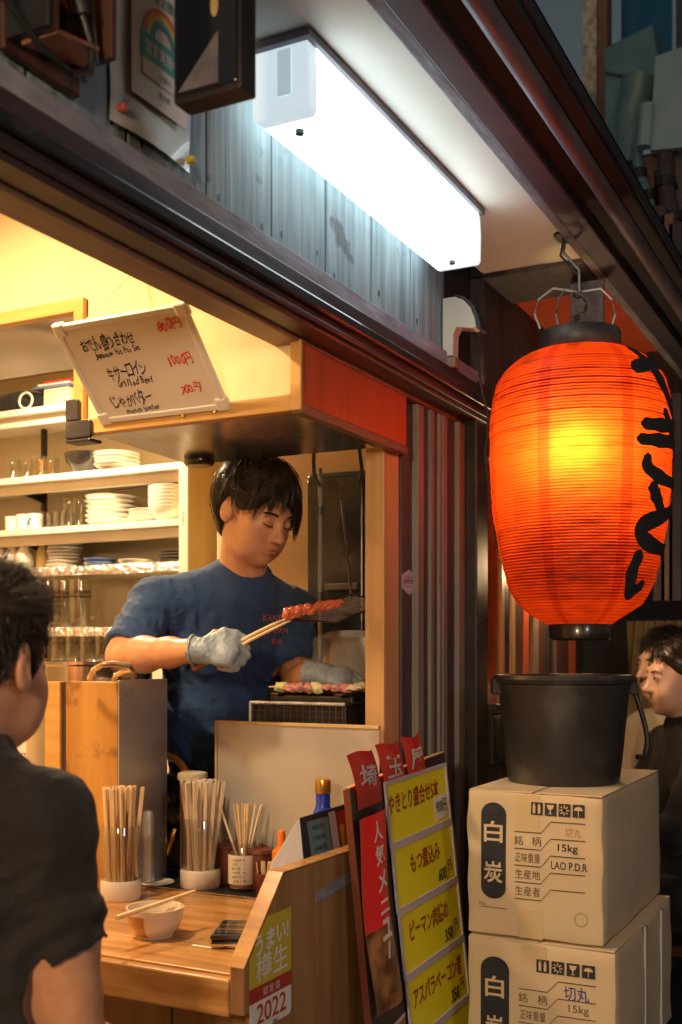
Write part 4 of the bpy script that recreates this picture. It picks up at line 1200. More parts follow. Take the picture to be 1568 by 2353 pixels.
# greasy steel splash wall and black cabinet beyond the grill
structure(box('splash_wall', 'steel_dark', 2.90, 2.93, 1.10, 1.62, .02, E + 1.05, None, 0), 'sooty steel splash wall beyond the grill')
structure(box('side_splash_wall', 'steel_dirty', 2.50, 2.90, 1.10, 1.115, .02, E + .60, None, 0), 'greasy steel lining beside the door jamb')
bkc = thing('black_cabinet', (2.75, 1.5, .02), 'tall black cabinet standing beyond the grill under the hood', 'cabinet')
xk0, xk1 = 2.72, 2.896
ya = at(846, 1500, X=xk0).y; yb = at(704, 1500, X=xk0).y
box('cabinet_body', 'black_metal', xk0, xk1, ya, yb, .02, E + .50, bkc, .01)
box('cabinet_door', 'black_lacquer', xk0 - .014, xk0 - .001, ya + .01, yb - .01, E - .3, E + .48, bkc, .004)
box('door_handle', 'steel_dark', xk0 - .028, xk0 - .0145, ya + .02, ya + .12, E + .17, E + .19, bkc, .003)
po = at(736, 1200, t=2.74)
pole = thing('steel_pole', (po.x, po.y, .02), 'thin upright steel pole between the cook and the black cabinet', 'pole')
MB().tube([(po.x, po.y, .02), (po.x, po.y, E + .455)], .0055, 10).build('tube', 'alu', pole, smooth=True)
for zz_ in (.14, .35):
    MB().lathe([(.0056, -.01), (.009, -.01), (.009, .01), (.0056, .01)], (po.x, po.y, E + zz_), 10).build('clamp', 'black_metal', pole)
# stack of bowls / pan beyond the grill
pn = at(770, 1440, X=2.62)
pan = thing('steel_basin', (2.66, 1.30, E - .13), 'upturned dull steel basin beyond the grill', 'basin')
MB().lathe([(.0004, .20), (.05, .198), (.10, .18), (.135, .12), (.145, .02), (.155, .0), (.148, .0), (.13, .11), (.0004, .19)], (2.63, 1.32, E - .14), 32).build('basin_body', 'steel_dirty', pan, smooth=True)
box('basin_shelf', 'steel_dark', 2.55, 2.715, 1.16, 1.46, .02, E - .145, pan, .003)

# ------------------------------------------------------------------ ceiling lamps of the shop
MT['warm_bulb'] = emitmat('warm_lamp', (1, .60, .24), 14)
def ceiling_lamp(x, y, power, label, r=.07, col=(1, .66, .32)):
    T = thing('ceiling_lamp', (x, y, E + 1.06), label, 'lamp', 'ceiling lamps of the shop')
    MB().lathe([(r + .02, .0), (r + .02, -.02), (r + .004, -.045), (r, -.045), (r, -.01)], (x, y, E + 1.058), 24).build('lamp_housing', 'white_plastic', T, smooth=True)
    MB().lathe([(.0004, -.020), (r - .004, -.020), (r - .003, -.012), (.0004, -.011)], (x, y, E + 1.058), 24).build('lamp_lens', 'warm_bulb', T)
    ld = bpy.data.lights.new('lamp_light', 'AREA')
    ld.shape = 'DISK'; ld.size = r * 1.8; ld.energy = power; ld.color = col
    lo_ = bpy.data.objects.new('lamp_light', ld); COL.objects.link(lo_)
    lo_.location = (0, 0, -.05); lo_.parent = T
    return T


ceiling_lamp(1.35, 1.62, 19, 'round ceiling lamp above the counter stools', col=(1, .69, .38))
ceiling_lamp(2.62, 2.42, 26, 'round ceiling lamp between the hood and the shelves', col=(1, .74, .45))
ceiling_lamp(1.30, 2.75, 24, 'round ceiling lamp deep in the shop', col=(1, .52, .16))

# ------------------------------------------------------------------ counter
CZ = E - .540
CT = thing('counter', (1.8, 1.5, 0), 'glossy orange-brown wooden counter along the opening', 'counter')
yb0 = 1.004
for k in range(4):                                   # planks of the top
    xa = 1.575 + k * .1245
    box('plank', 'wood', xa + .0008, xa + .1237, yb0, 3.38, CZ - .045, CZ, CT, .0025, loc=(xa, 1.6 + k * .7, CZ))
box('edge_board', 'wood', 1.552, 1.5742, yb0, 3.38, CZ - .066, CZ - .003, CT, .004)
box('tray_lip', 'steel', 2.0740, 2.0790, yb0, 1.66, CZ - .004, CZ + .004, CT, .001)
box('drip_tray', 'black_metal', 2.0795, 2.245, yb0, 1.66, CZ - .02, CZ + .001, CT, 0)
box('work_slab', 'steel_dirty', 2.0745, 2.20, 1.662, 3.38, CZ - .045, CZ, CT, .002)
for k in range(14):                                   # tongue-and-groove cladding under the top
    ya = 1.03 + k * .168
    box('cladding_board', 'wood_z', 1.664, 1.684, ya + .0015, ya + .1665, .02, CZ - .047, CT, .002, loc=(1.67, ya, k * .37))
box('kitchen_side', 'wood_z', 1.70, 2.19, 1.425, 3.36, .02, CZ - .05, CT, 0)
box('grill_bench', 'steel_dirty', 1.70, 2.58, 1.06, 1.42, .02, CZ - .022, CT, 0)

# end panel towards the lane, with a sloping front edge
EP = thing('end_panel', (1.9, .99, 0), 'thick wooden end panel of the counter with a slanted edge and taped band', 'panel')
ep = [(1.552, -.600), (1.552, -.519), (1.679, -.386), (2.262, -.392), (2.262, -1.53), (1.60, -1.53), (1.60, -.600)]
MB().prism([(x, .974, E + z) for x, z in ep], (0, .0275, 0)).build('panel_board', 'wood_z', EP, .003)
# pale tape and lap line
MB().use('dust_strip').prism([(1.80, .9728, E - .462), (1.985, .9728, E - .447), (1.985, .9728, E - .428), (1.80, .9728, E - .441)], (0, .001, 0)).build('tape_band', None, EP)
capp = [(1.549, -.5195), (1.679, -.3825), (2.262, -.3885), (2.262, -.3915), (1.6795, -.3855), (1.552, -.519)]
MB().prism([(x, .972, E + z) for x, z in capp], (0, .0315, 0)).build('edge_cap', 'wood', EP, .001)

# sticker on the end panel
SK = thing('beer_sticker', (1.64, .9715, E - .636), 'gold, red and white sticker reading 2022 on the end panel', 'sticker')
sy = .9722
def sp(x, z): return (x, sy, E + z)
MB().use('sticker_yellow').prism([sp(1.569, -.560), sp(1.569, -.512), sp(1.601, -.474), sp(1.628, -.449), sp(1.7066, -.449), sp(1.7066, -.560)], (0, .0009, 0)).build('gold_field', None, SK)
MB().use('red_paper_dark').prism([sp(1.569, -.5855), sp(1.569, -.5605), sp(1.7066, -.5605), sp(1.7066, -.5855)], (0, .0009, 0)).build('red_band', None, SK)
MB().use('paper').prism([sp(1.569, -.632), sp(1.569, -.586), sp(1.7066, -.586), sp(1.7066, -.628), sp(1.702, -.636), sp(1.574, -.637)], (0, .0009, 0)).build('white_field', None, SK)
RX = (1, 0, 0); UZ = (0, 0, 1)
ty = sy - .0008
text('うまい!', (1.640, ty, E - .487), (1, 0, .10), UZ, h=.036, w=.112, m='white_ink', parent=SK, bold=.03)
text('樽生', (1.640, ty, E - .530), (1, 0, .04), UZ, h=.046, w=.106, m='white_ink', parent=SK, bold=.006)
text('認 定 店', (1.638, ty, E - .573), RX, UZ, h=.014, w=.056, m='white_ink', parent=SK)
text('2022', (1.638, ty, E - .6075), RX, UZ, h=.034, w=.098, m='red_paper_dark', parent=SK, bold=.008)
text('Asahi', (1.650, ty, E - .632), RX, UZ, h=.007, w=.018, m='black_ink', parent=SK)

# ------------------------------------------------------------------ splash guard
GX = 2.205
GD = thing('splash_guard', (GX, 1.24, CZ), 'pale metal splash guard with tan edging between counter and grill', 'guard')
gy0, gy1 = 1.034, at(500, 1661, X=GX).y
box('guard_sheet', 'bone', GX, GX + .004, gy0, gy1, CZ + .002, E - .168, GD, 0)
box('edge_trim', 'shelf_side', GX - .004, GX + .010, gy0, gy1, E - .1675, E - .160, GD, .001)
box('edge_trim', 'shelf_side', GX - .003, GX + .009, gy1 + .0003, gy1 + .006, CZ + .002, E - .1605, GD, .001)

# ------------------------------------------------------------------ chopstick jars
stickm = MB().use('stick').box(-.0024, .0024, -.0045, .0045, 0, .205).mesh('chopstick', bevel=.0006, seg=1)
stickw = MB().use('stick_white').box(-.0022, .0022, -.0042, .0042, 0, .205).mesh('chopstick', bevel=.0006, seg=1)


def jar(c, rad, h, label):
    T = thing('chopstick_jar', c, label, 'jar', 'chopstick jars on the counter')
    MB().lathe([(.0004, .0), (rad * .98, .0), (rad * 1.03, .006), (rad * 1.03, .038), (rad * .97, .044), (rad * .95, .040), (.0004, .038)], c, 32).build('white_base', 'white_plastic', T, smooth=True)
    MB().lathe([(rad * .955, .0405), (rad * .955, h), (rad * .93, h + .002), (rad * .91, h), (rad * .91, .042)], c, 32).build('glass_wall', 'glass', T, smooth=True)
    return T


def bundle(c, rad, n, me, label, group, lean, top=.205, z0=.040):
    k = 0; tries = 0; used = []
    while k < n and tries < 4000:
        tries += 1
        a = random.random() * 6.283; q = rad * math.sqrt(random.random())
        x, y = q * math.cos(a), q * math.sin(a)
        if any((x - u) ** 2 + (y - v) ** 2 < .0062 ** 2 for u, v in used): continue
        used.append((x, y)); k += 1
        o = link('chopstick', me, None, (c.x + x * .8, c.y + y * .8, c.z + z0))
        d = Vector((x * lean + random.uniform(-.016, .016), y * lean + random.uniform(-.016, .016), top)).normalized()
        o.rotation_mode = 'QUATERNION'
        o.rotation_quaternion = UP.rotation_difference(d) @ Matrix.Rotation(random.random() * 3.1, 3, 'Z').to_quaternion()
        tag(o, label, 'chopstick', group)


ja = at(278, 2045, Z=CZ + .001); ja = Vector((1.948, at(278, 1500, X=1.948).y, CZ + .0005))
jar(ja, .043, .160, 'glass chopstick jar packed with tan sticks, beside the oden box')
bundle(ja, .034, 34, stickm, 'tan wooden chopstick in the jar beside the oden box', 'tan chopsticks', .35)
jb = Vector((2.125, at(461, 1500, X=2.125).y, CZ + .0015))
jar(jb, .045, .158, 'glass chopstick jar packed with pale sticks on the black tray')
bundle(jb, .036, 36, stickw, 'pale wooden chopstick in the jar on the black tray', 'pale chopsticks', .45)

# glass jar of used skewers, with a paper label
jc = Vector((2.150, at(560, 1500, X=2.150).y, CZ + .0015))
SJ = thing('skewer_jar', jc, 'short glass jar with white label holding used skewers', 'jar')
MB().lathe([(.0004, 0), (.032, 0), (.035, .004), (.035, .088), (.030, .098), (.030, .108), (.0275, .108), (.0275, .098), (.0325, .086), (.0325, .006), (.0004, .005)], jc, 28).build('glass_wall', 'glass', SJ, smooth=True)
MB().lathe([(.0356, .016), (.0356, .082)], jc, 28).build('paper_label', 'paper', SJ, smooth=True)
MB().lathe([(.0004, .006), (.0318, .006), (.0318, .014), (.0004, .014)], jc, 24).build('dregs', 'sauce', SJ)
for k in range(9):
    for dz in (.030, .040, .050, .060, .070):
        pass
lc = jc - FW * .0364
for k in range(6):
    text(['の厳選素材', '国産こだわり', '要冷蔵 10', '内容量 200g', '保存方法', '品名 漬物'][k], lc + RT * (-.006 if k % 2 else -.009) + UP * (.072 - .0095 * k) + FW * .001, RT, UP, h=.0062, w=.030, m='brown_ink' if k % 3 else 'blue_ink', parent=SJ)
skm = MB().use('stick').tube([(0, 0, 0), (0, 0, .185)], .0024, 6).mesh('skewer')
skw = MB().use('stick_white').tube([(0, 0, 0), (0, 0, .185)], .0028, 6).mesh('skewer')
fan = [(-.34, .05, skw), (-.10, .1, skm), (-.06, -.1, skm), (-.02, .02, skm), (.02, .1, skm), (.05, -.04, skm), (.16, .05, skw), (.24, -.02, skw), (.26, .06, skw), (-.13, -.05, skm), (.07, .0, skm)]
for k, (a, b, me) in enumerate(fan):
    base = jc + RT * (-.35 * a * .05) + FW * random.uniform(-.012, .012) + UP * .010
    d = (UP + RT * a + FW * b).normalized()
    o = link('skewer', me, None, base)
    o.rotation_mode = 'QUATERNION'; o.rotation_quaternion = UP.rotation_difference(d)
    tag(o, 'pale used skewer leaning in the labelled jar' if me is skw else 'brown used skewer leaning in the labelled jar', 'skewer', 'pale skewers in the jar' if me is skw else 'brown skewers in the jar')

# toothpick pot
jd = Vector((2.118, at(612, 1500, X=2.118).y, CZ + .0015))
TP = thing('toothpick_pot', jd, 'small dark red pot full of toothpicks', 'pot')
MB().lathe([(.0004, 0), (.021, 0), (.023, .004), (.0235, .050), (.021, .050), (.020, .01), (.0004, .008)], jd, 22).build('pot_wall', 'dark_brown', TP, smooth=True)
tpm = MB().use('stick_white').tube([(0, 0, 0), (0, 0, .066)], .0013, 5).mesh('toothpick')
for k in range(20):
    a = random.random() * 6.283; q = .016 * math.sqrt(random.random())
    o = link('toothpick', tpm, None, jd + Vector((q * math.cos(a), q * math.sin(a), .009)))
    o.rotation_euler = (random.uniform(-.12, .12), random.uniform(-.12, .12), 0)
    tag(o, 'pale toothpick standing in the dark red pot', 'toothpick', 'toothpicks in the pot')
# sauce pots standing behind the jars
for px, X_, r_, h_, m_, lb in ((522, 2.185, .030, .085, 'dark_brown', 'dark brown sauce pot between the chopstick jar and skewer jar'), (600, 2.180, .034, .082, 'dark_brown', 'dark brown sauce pot behind the toothpicks')):
    c_ = Vector((X_ - .01, at(px, 1500, X=X_ - .01).y, CZ + .0015))
    T = thing('sauce_pot', c_, lb, 'pot', 'brown sauce pots')
    MB().lathe([(.0004, 0), (r_ * .9, 0), (r_, .006), (r_, h_ * .85), (r_ * .94, h_), (r_ * .86, h_), (.0004, h_ - .008)], c_, 24).build('pot_wall', m_, T, smooth=True)
    MB().lathe([(r_ * .95, h_ + .0005), (r_ * 1.02, h_ + .002), (r_ * .9, h_ + .010), (.006, h_ + .014), (.006, h_ + .022), (.0004, h_ + .022)], c_, 24).build('lid', 'dark_brown', T, smooth=True)

# squeeze bottle with orange nozzle
je = Vector((2.06, at(648, 1500, X=2.06).y, CZ + .001))
SQ = thing('squeeze_bottle', je, 'squeeze bottle with peach sauce and orange nozzle', 'bottle')
MB().lathe([(.0004, 0), (.026, 0), (.028, .004), (.028, .075), (.023, .092), (.019, .095), (.0004, .095)], je, 24).build('bottle_body', 'sauce', SQ, smooth=True)
MB().lathe([(.0205, .0955), (.0215, .098), (.0205, .115), (.012, .121), (.0095, .123), (.0075, .156), (.0055, .158), (.0004, .158)], je, 24).build('nozzle_cap', 'orange', SQ, smooth=True)

# cobalt bottle with gold cap and round label
jf = Vector((2.10, at(743, 1500, X=2.10).y, CZ + .0015))
BB = thing('cobalt_bottle', jf, 'cobalt blue bottle with gold cap and white round label', 'bottle')
MB().lathe([(.0004, 0), (.034, 0), (.036, .004), (.036, .150), (.033, .175), (.020, .200), (.016, .212), (.016, .245), (.0004, .245)], jf, 28).build('bottle_body', 'blue_glass', BB, smooth=True)
MB().lathe([(.0165, .238), (.0175, .240), (.0175, .262), (.016, .268), (.0004, .268)], jf, 24).build('gold_cap', 'gold', BB, smooth=True)
lb0 = jf + UP * .178 - FW * .0255 - RT * .013
nrm = (-FW * .82 + UP * .57).normalized(); lr = RT; lu = nrm.cross(lr).normalized() * -1
lu = lr.cross(nrm) * -1 if lr.cross(nrm).z < 0 else lr.cross(nrm)
MB().prism([lb0 - FW * .010 + lr * (.024 * math.cos(a)) + lu * (.024 * math.sin(a)) for a in [k * math.pi / 12 for k in range(24)]], nrm * .001).build('round_label', 'paper', BB)
for k in range(3):
    text('とり酒', lb0 - FW * .010 + nrm * .0022 + lu * (.012 - .010 * k) + lr * (.003 * (k - 1)), lr, lu, h=.007, w=.028, m='red_ink', parent=BB)

# table-tent menu behind the end panel
TM = thing('menu_tent', (1.86, 1.07, CZ), 'folded menu card stand behind the end panel', 'menu card')
a0 = at(690, 1880, Y=1.055); a1 = at(792, 1862, Y=1.055)
zt1 = a0.z; zbm = CZ + .002
MB().prism([(a0.x, 1.055, zt1), (a1.x + .02, 1.055, zt1 + .004), (a1.x + .02, 1.020, zbm), (a0.x - .02, 1.020, zbm)], (0, .002, 0)).build('printed_face', 'navy_ink', TM)
MB().prism([(a0.x - .001, 1.056, zt1), (a0.x - .0205, 1.021, zbm), (a0.x - .10, 1.085, zbm), (a0.x - .055, 1.085, E - .40)], (.001, .001, 0)).build('side_flap', 'paper', TM)
def tpt(u, v): return Vector((a0.x + (a1.x + .02 - a0.x) * u, 1.055 - .035 * v * .8 - .0012, zt1 + (zbm - zt1) * v * .8))
def tq(u0, u1, v0, v1, m_, nm):
    MB().use(m_).quad(tpt(u0, v1), tpt(u1, v1), tpt(u1, v0), tpt(u0, v0)).build(nm, None, TM)
tq(.10, .52, .06, .62, 'duct', 'photo_patch'); tq(.54, .68, .02, .7, 'lilac', 'photo_patch'); tq(.70, .88, .04, .66, 'red_paper_dark', 'photo_patch'); tq(.74, .82, .2, .45, 'card_yellow', 'photo_patch')
for k in range(3):
    text('日本酒 純米', tpt(.3, .14 + .12 * k) - Vector((0, .001, 0)), (1, 0, 0), (0, .25, 1), h=.010, w=.05, m='navy_ink', parent=TM)

# bowl with chopsticks laid across
bo = at(357, 2150, Z=CZ + .001)
bo = Vector((bo.x, bo.y, CZ + .0005))
BW = thing('rice_bowl', bo, 'white ribbed bowl with leftover yellow food on the counter', 'bowl')
R0 = .054
MB().use('ceramic').lathe([(.0004, .004), (.028, .003), (.030, 0), (.034, .0), (.035, .006), (.046, .018), (.051, .030), (.0525, .036), (.054, .046), (.0555, .056), (.052, .056), (.047, .034), (.038, .016), (.0004, .010)], bo, 40).build('bowl_wall', None, BW, smooth=True, ang=70)
mb = MB().use('ceramic_brown')
vs = []; fs = []
rows = [(.0349, .003), (.0356, .006), (.0466, .018), (.0516, .030), (.0531, .036), (.0545, .045)]
n = 14
cdir = math.atan2(-FW.y, -FW.x)
for r_, z_ in rows:
    for i in range(n + 1):
        a = cdir - 1.5 + 1.25 * i / n
        vs.append((bo.x + r_ * math.cos(a), bo.y + r_ * math.sin(a), bo.z + z_ + .0006))
for j in range(len(rows) - 1):
    for i in range(n):
        fs.append((j * (n + 1) + i, j * (n + 1) + i + 1, (j + 1) * (n + 1) + i + 1, (j + 1) * (n + 1) + i))
mb.add(vs, fs).build('brown_glaze_patch', None, BW, smooth=True)
mb = MB().use('bowl_food')
vs = [(bo.x, bo.y, bo.z + .040)]; fs = []
for j in range(1, 6):
    for i in range(20):
        a = 2 * math.pi * i / 20; q = .0465 * j / 5
        vs.append((bo.x + q * math.cos(a), bo.y + q * math.sin(a), bo.z + .036 + .006 * noise.noise((q * 90 * math.cos(a), q * 90 * math.sin(a), 3)) * (1 - j / 6)))
for i in range(20):
    fs.append((0, 1 + i, 1 + (i + 1) % 20))
    for j in range(4):
        fs.append((1 + j * 20 + i, 1 + (j + 1) * 20 + i, 1 + (j + 1) * 20 + (i + 1) % 20, 1 + j * 20 + (i + 1) % 20))
mb.add(vs, fs).build('leftover_food', None, BW, smooth=True)
for k in range(3):
    c_ = bo + RT * (.022 + .006 * k) + FW * (.008 * k - .004) + UP * .050
    MB().obox(c_, (RT * .5 + UP * .4) * .012, FW * .006, UP * .0015).build('onion_slice', 'pale_meat', BW, .001)
e0 = at(268, 2124, Z=CZ + .050); e1 = at(447, 2063, Z=CZ + .062)
for k in range(2):
    o_ = FW * (.007 * k) + UP * (.002)
    c_ = (e0 + e1) / 2 + o_; d_ = (e1 - e0) / 2
    u_ = d_.normalized()
    T = MB().tube([e0 + o_ + UP * .009, (e0 + e1) / 2 + o_ + UP * .009, e1 + o_ * 1.5 + UP * .009], [.0042, .0036, .0026], 6).build('chopstick', 'stick')
    tag(T, 'used chopstick laid across the bowl, ' + ('on the side of the customer' if k == 0 else 'on the side of the jars'), 'chopstick', 'chopsticks on the bowl')

# folding phone
ph = at(520, 2165, Z=CZ + .001)
PH = thing('phone', (ph.x, ph.y, CZ), 'glossy dark folding phone with silver edges lying on the counter', 'phone')
d1 = Vector((.92, .38, 0)).normalized(); d2 = Vector((-.38, .92, 0)).normalized()
pc = Vector((ph.x + .018, ph.y - .004, CZ))
MB().obox(pc + UP * .0075, d1 * .062, d2 * .034, UP * .0065).build('lower_half', 'chrome', PH, .005)
MB().obox(pc + UP * .0195, d1 * .061, d2 * .033, UP * .005).build('upper_half', 'black_lacquer', PH, .004)
MB().obox(pc + UP * .0250, d1 * .045, d2 * .026, UP * .0004).build('screen', 'acrylic', PH)
for s_ in (-.012, .012):
    MB().obox(pc + d1 * s_ * 1.4 + UP * .0256, d1 * .002, d2 * .026, UP * .0003).build('band', 'gold', PH)

# ------------------------------------------------------------------ oden box with pot
ox0, ox1 = 2.0, 2.172
oy0 = at(270, 1500, X=ox0).y
OB = thing('oden_box', (ox0, oy0, CZ), 'tall wooden box cladding the oden pot with a steel side', 'box')
ozt = E - .066
yq = [at(p_, 1500, X=ox0).y for p_ in (270, 151, 139, 104)]
box('front_board', 'wood_box', ox0, ox0 + .016, yq[0], yq[1], CZ + .001, ozt, OB, .002)
box('gap_shade_strip', 'dark_wood', ox0 + .004, ox0 + .016, yq[1] + .0006, yq[2], CZ + .001, ozt - .002, OB, .001)  # dark strip standing in for the shaded gap between the boards
box('corner_board', 'wood_y', ox0 - .002, ox0 + .016, yq[2] + .0006, yq[3], CZ + .001, ozt - .001, OB, .002)
box('steel_side', 'steel_dirty', ox0 + .001, ox1 + .012, yq[0] - .004, yq[0] - .0004, CZ + .001, ozt + .004, OB, .001)
box('inner_liner', 'steel_dirty', ox0 + .017, ox1 + .01, yq[0] + .002, yq[3] + .25, CZ + .001, ozt - .05, OB, .002)
nb = at(75, 1700, X=2.02)
NB = thing('notice_board', (2.02, yq[3] + .1, CZ), 'white notice sheet with writing beside the oden box', 'notice')
box('sheet', 'paper', 2.012, 2.020, yq[3] + .004, yq[3] + .26, CZ + .002, E - .09, NB, .001)
text('SET MENU', (2.0108, yq[3] + .06, E - .245), (0, -1, 0), (0, 0, 1), h=.012, w=.06, m='brown_ink', parent=NB)
pc = Vector((2.17, yq[0] + .235, E - .35))
PT = thing('oden_pot', pc, 'large steel stock pot with curved handle in the oden box', 'pot')
pr = .165
MB().lathe([(.0004, 0), (pr - .01, 0), (pr, .01), (pr, .318), (pr + .006, .322), (pr + .006, .330), (pr - .004, .330), (pr - .006, .315), (pr - .006, .02), (.0004, .015)], pc, 48).build('pot_wall', 'chrome', PT, smooth=True)
MB().lathe([(.0004, .29), (pr - .0065, .29)], pc, 40).build('broth', 'bowl_food', PT)
hA, hB = at(206, 1560, t=2.56), at(300, 1535, t=2.52)
hpts = [at(x, y, t=tt) for x, y, tt in ((206, 1560, 2.50), (214, 1540, 2.46), (236, 1527, 2.43), (265, 1525, 2.42), (300, 1530, 2.42), (303, 1540, 2.43), (285, 1543, 2.45), (266, 1552, 2.48), (262, 1562, 2.50))]
MB().tube(hpts, .0065, 8).build('handle', 'chrome', PT, smooth=True)

# gas tap, regulator and hose between box and guard
VX = 2.24
def vp(px, py, X=VX): return at(px, py, X=X)
GV = thing('gas_regulator', (VX, vp(395, 1900).y, CZ), 'blackened gas regulator with brass fittings behind the chopstick jars', 'regulator')
c_ = vp(395, 1870)
MB().box(c_.x, c_.x + .06, c_.y - .045, c_.y + .045, CZ + .003, E - .30).build('regulator_body', 'black_metal', GV, .012, 3)
for px, py, r_, l_ in ((405, 1835, .020, .03), (372, 1850, .015, .04), (418, 1880, .014, .03), (390, 1900, .017, .035), (365, 1925, .012, .03)):
    q = vp(px, py)
    MB().tube([q + Vector((.0, 0, 0)), q + Vector((-l_, 0, 0))], r_, 12).build('fitting', 'black_metal', GV, .003)
    MB().tube([q + Vector((-l_ - .0005, 0, 0)), q + Vector((-l_ - .008, 0, 0))], r_ * .6, 8).build('brass_nut', 'brass', GV)
q = vp(398, 1930)
MB().tube([vp(405, 1905, VX - .04), vp(398, 1930, VX - .05), vp(388, 1965, VX - .05), vp(385, 1990, VX - .03)], [.008, .007, .006, .004], 8).build('lever', 'brass', GV, smooth=True)
tag(MB().tube([vp(372, 1738, 2.3), vp(385, 1737, 2.29), vp(402, 1743, 2.28), vp(418, 1757, 2.27), vp(429, 1776, 2.26), vp(434, 1800, 2.26)], .0095, 10).build('gas_hose', 'hose', smooth=True), 'orange gas hose arching above the regulator', 'hose')
kc = Vector((2.10, at(340, 1500, X=2.10).y, CZ + .0015))
PM = thing('pepper_mill', kc, 'slim grey metal mill standing on a white saucer', 'mill')
MB().lathe([(.0004, .0), (.034, .0), (.042, .004), (.040, .006), (.02, .004), (.0004, .004)], kc + RT * .02, 26).build('saucer', 'ceramic', PM, smooth=True)
MB().lathe([(.0004, .006), (.016, .006), (.0155, .10), (.018, .105), (.018, .12), (.0165, .125), (.0175, .15), (.013, .168), (.0004, .172)], kc, 22).build('mill_body', 'steel_dirty', PM, smooth=True)
yl = Vector((2.185, at(443, 1500, X=2.185).y, CZ + .0015))
YL = thing('lidded_canister', yl, 'tan canister with pale yellow lid behind the pale chopsticks', 'canister')
MB().lathe([(.0004, 0), (.028, 0), (.030, .004), (.030, .236), (.0004, .236)], yl, 24).build('canister_body', 'copper', YL, smooth=True)
MB().lathe([(.028, .2365), (.035, .238), (.036, .246), (.034, .254), (.026, .256), (.0004, .256)], yl, 28).build('lid', 'cream', YL, smooth=True)

# ------------------------------------------------------------------ grill
gx0, gx1 = 2.25, 2.56
ga, gb = 1.145, 1.392
gz = E - .122
GR = thing('charcoal_grill', (gx0, 1.27, CZ), 'black charcoal grill with wire mesh front', 'grill')
box('fire_box', 'black_metal', gx0 + .012, gx1, ga, gb, CZ - .02, gz, GR, .003)
wm = MB().use('steel_dark')
for k in range(15):
    y_ = ga + .004 + (gb - ga - .008) * k / 14
    wm.tube([(gx0 + .004, y_, E - .19), (gx0 + .004, y_, gz + .002)], .0011, 5)
for k in range(6):
    z_ = E - .19 + (gz - E + .19) * k / 5
    wm.tube([(gx0 + .006, ga, z_), (gx0 + .006, gb, z_)], .0011, 5)
o = wm.build('wire_mesh', None, GR); o['kind'] = 'stuff'
for z_ in (gz + .004,):
    MB().tube([(gx0 + .003, ga - .003, z_), (gx0 + .003, gb + .003, z_)], .0045, 8).build('rim_bar', 'steel_dirty', GR)
    MB().tube([(gx0 + .003, ga - .003, z_), (gx1, ga - .003, z_)], .0045, 8).build('rim_bar', 'black_metal', GR)
    MB().tube([(gx0 + .003, gb + .003, E - .20), (gx0 + .003, gb + .003, z_)], .004, 8).build('rim_bar', 'steel_dirty', GR)
for k in range(3):
    x_ = gx0 + .055 + k * .10
    box('grate_bar', 'black_lacquer', x_, x_ + .022, ga + .005, gb - .03, gz + .004, gz + .020, GR, .003)
for k in range(2):
    y_ = ga + .02 + k * .17
    box('cross_bar', 'steel_dark', gx0 + .03, gx1 - .01, y_, y_ + .02, gz + .0205, gz + .027, GR, .002)
# skewers on the grill: stick along y with pieces of meat
def meat_skewer(x, z, mats, label, group, n=7, y0=1.375, y1=1.135, r=.011, sd=1):
    T = thing('meat_skewer', (x, (y0 + y1) / 2, z), label, 'skewer', group)
    MB().tube([(x, y0, z), (x, y1, z)], .0022, 6).build('stick', 'stick', T)
    rr_ = random.Random(sd)
    for k in range(n):
        f = .16 + .80 * k / (n - 1)
        y_ = y0 + (y1 - y0) * f
        bm = bmesh.new()
        bmesh.ops.create_icosphere(bm, subdivisions=3, radius=1)
        sx, sy_, sz = r * rr_.uniform(.85, 1.6), (y0 - y1) * .8 / n * rr_.uniform(.55, .95), r * rr_.uniform(.6, 1.15)
        for v in bm.verts:
            nn = 1 + .5 * noise.noise(v.co * 1.5 + Vector((k * 3.1, x * 77, sd))) + .22 * noise.noise(v.co * 3.7 + Vector((k * 1.1, 5, sd)))
            v.co = Vector((v.co.x * sx * nn, v.co.y * sy_ * nn, v.co.z * sz * nn))
        for f_ in bm.faces: f_.smooth = True
        me = bpy.data.meshes.new('meat_piece'); bm.to_mesh(me); bm.free()
        me.materials.append(MT[mats[k % len(mats)]])
        link('meat_piece', me, T, (rr_.uniform(-.002, .002), y_ - (y0 + y1) / 2, rr_.uniform(-.001, .002)))
    return T


mz = gz + .040
meat_skewer(2.305, mz, ['leek', 'raw_meat', 'raw_meat', 'raw_meat', 'leek', 'raw_meat', 'raw_meat', 'raw_meat', 'pale_meat'], 'raw pink skewer with pale leek pieces at the customer side of the grill', None, 9, sd=1)
meat_skewer(2.345, mz, ['raw_meat', 'leek', 'raw_meat'], 'raw pink meat skewer second from the customer side of the grill', None, 8, sd=2)
meat_skewer(2.390, mz, ['pale_meat'], 'whitish skewer lying between raw pink and browned skewers', None, 9, 1.36, 1.12, sd=3)
meat_skewer(2.435, mz + .004, ['grilled_meat'], 'browned meat skewer next to the whitish one on the grill', None, 7, 1.33, 1.10, .015, sd=4)
meat_skewer(2.480, mz + .006, ['grilled_meat'], 'browned meat skewer farthest across the grill', None, 7, 1.30, 1.10, .016, sd=5)
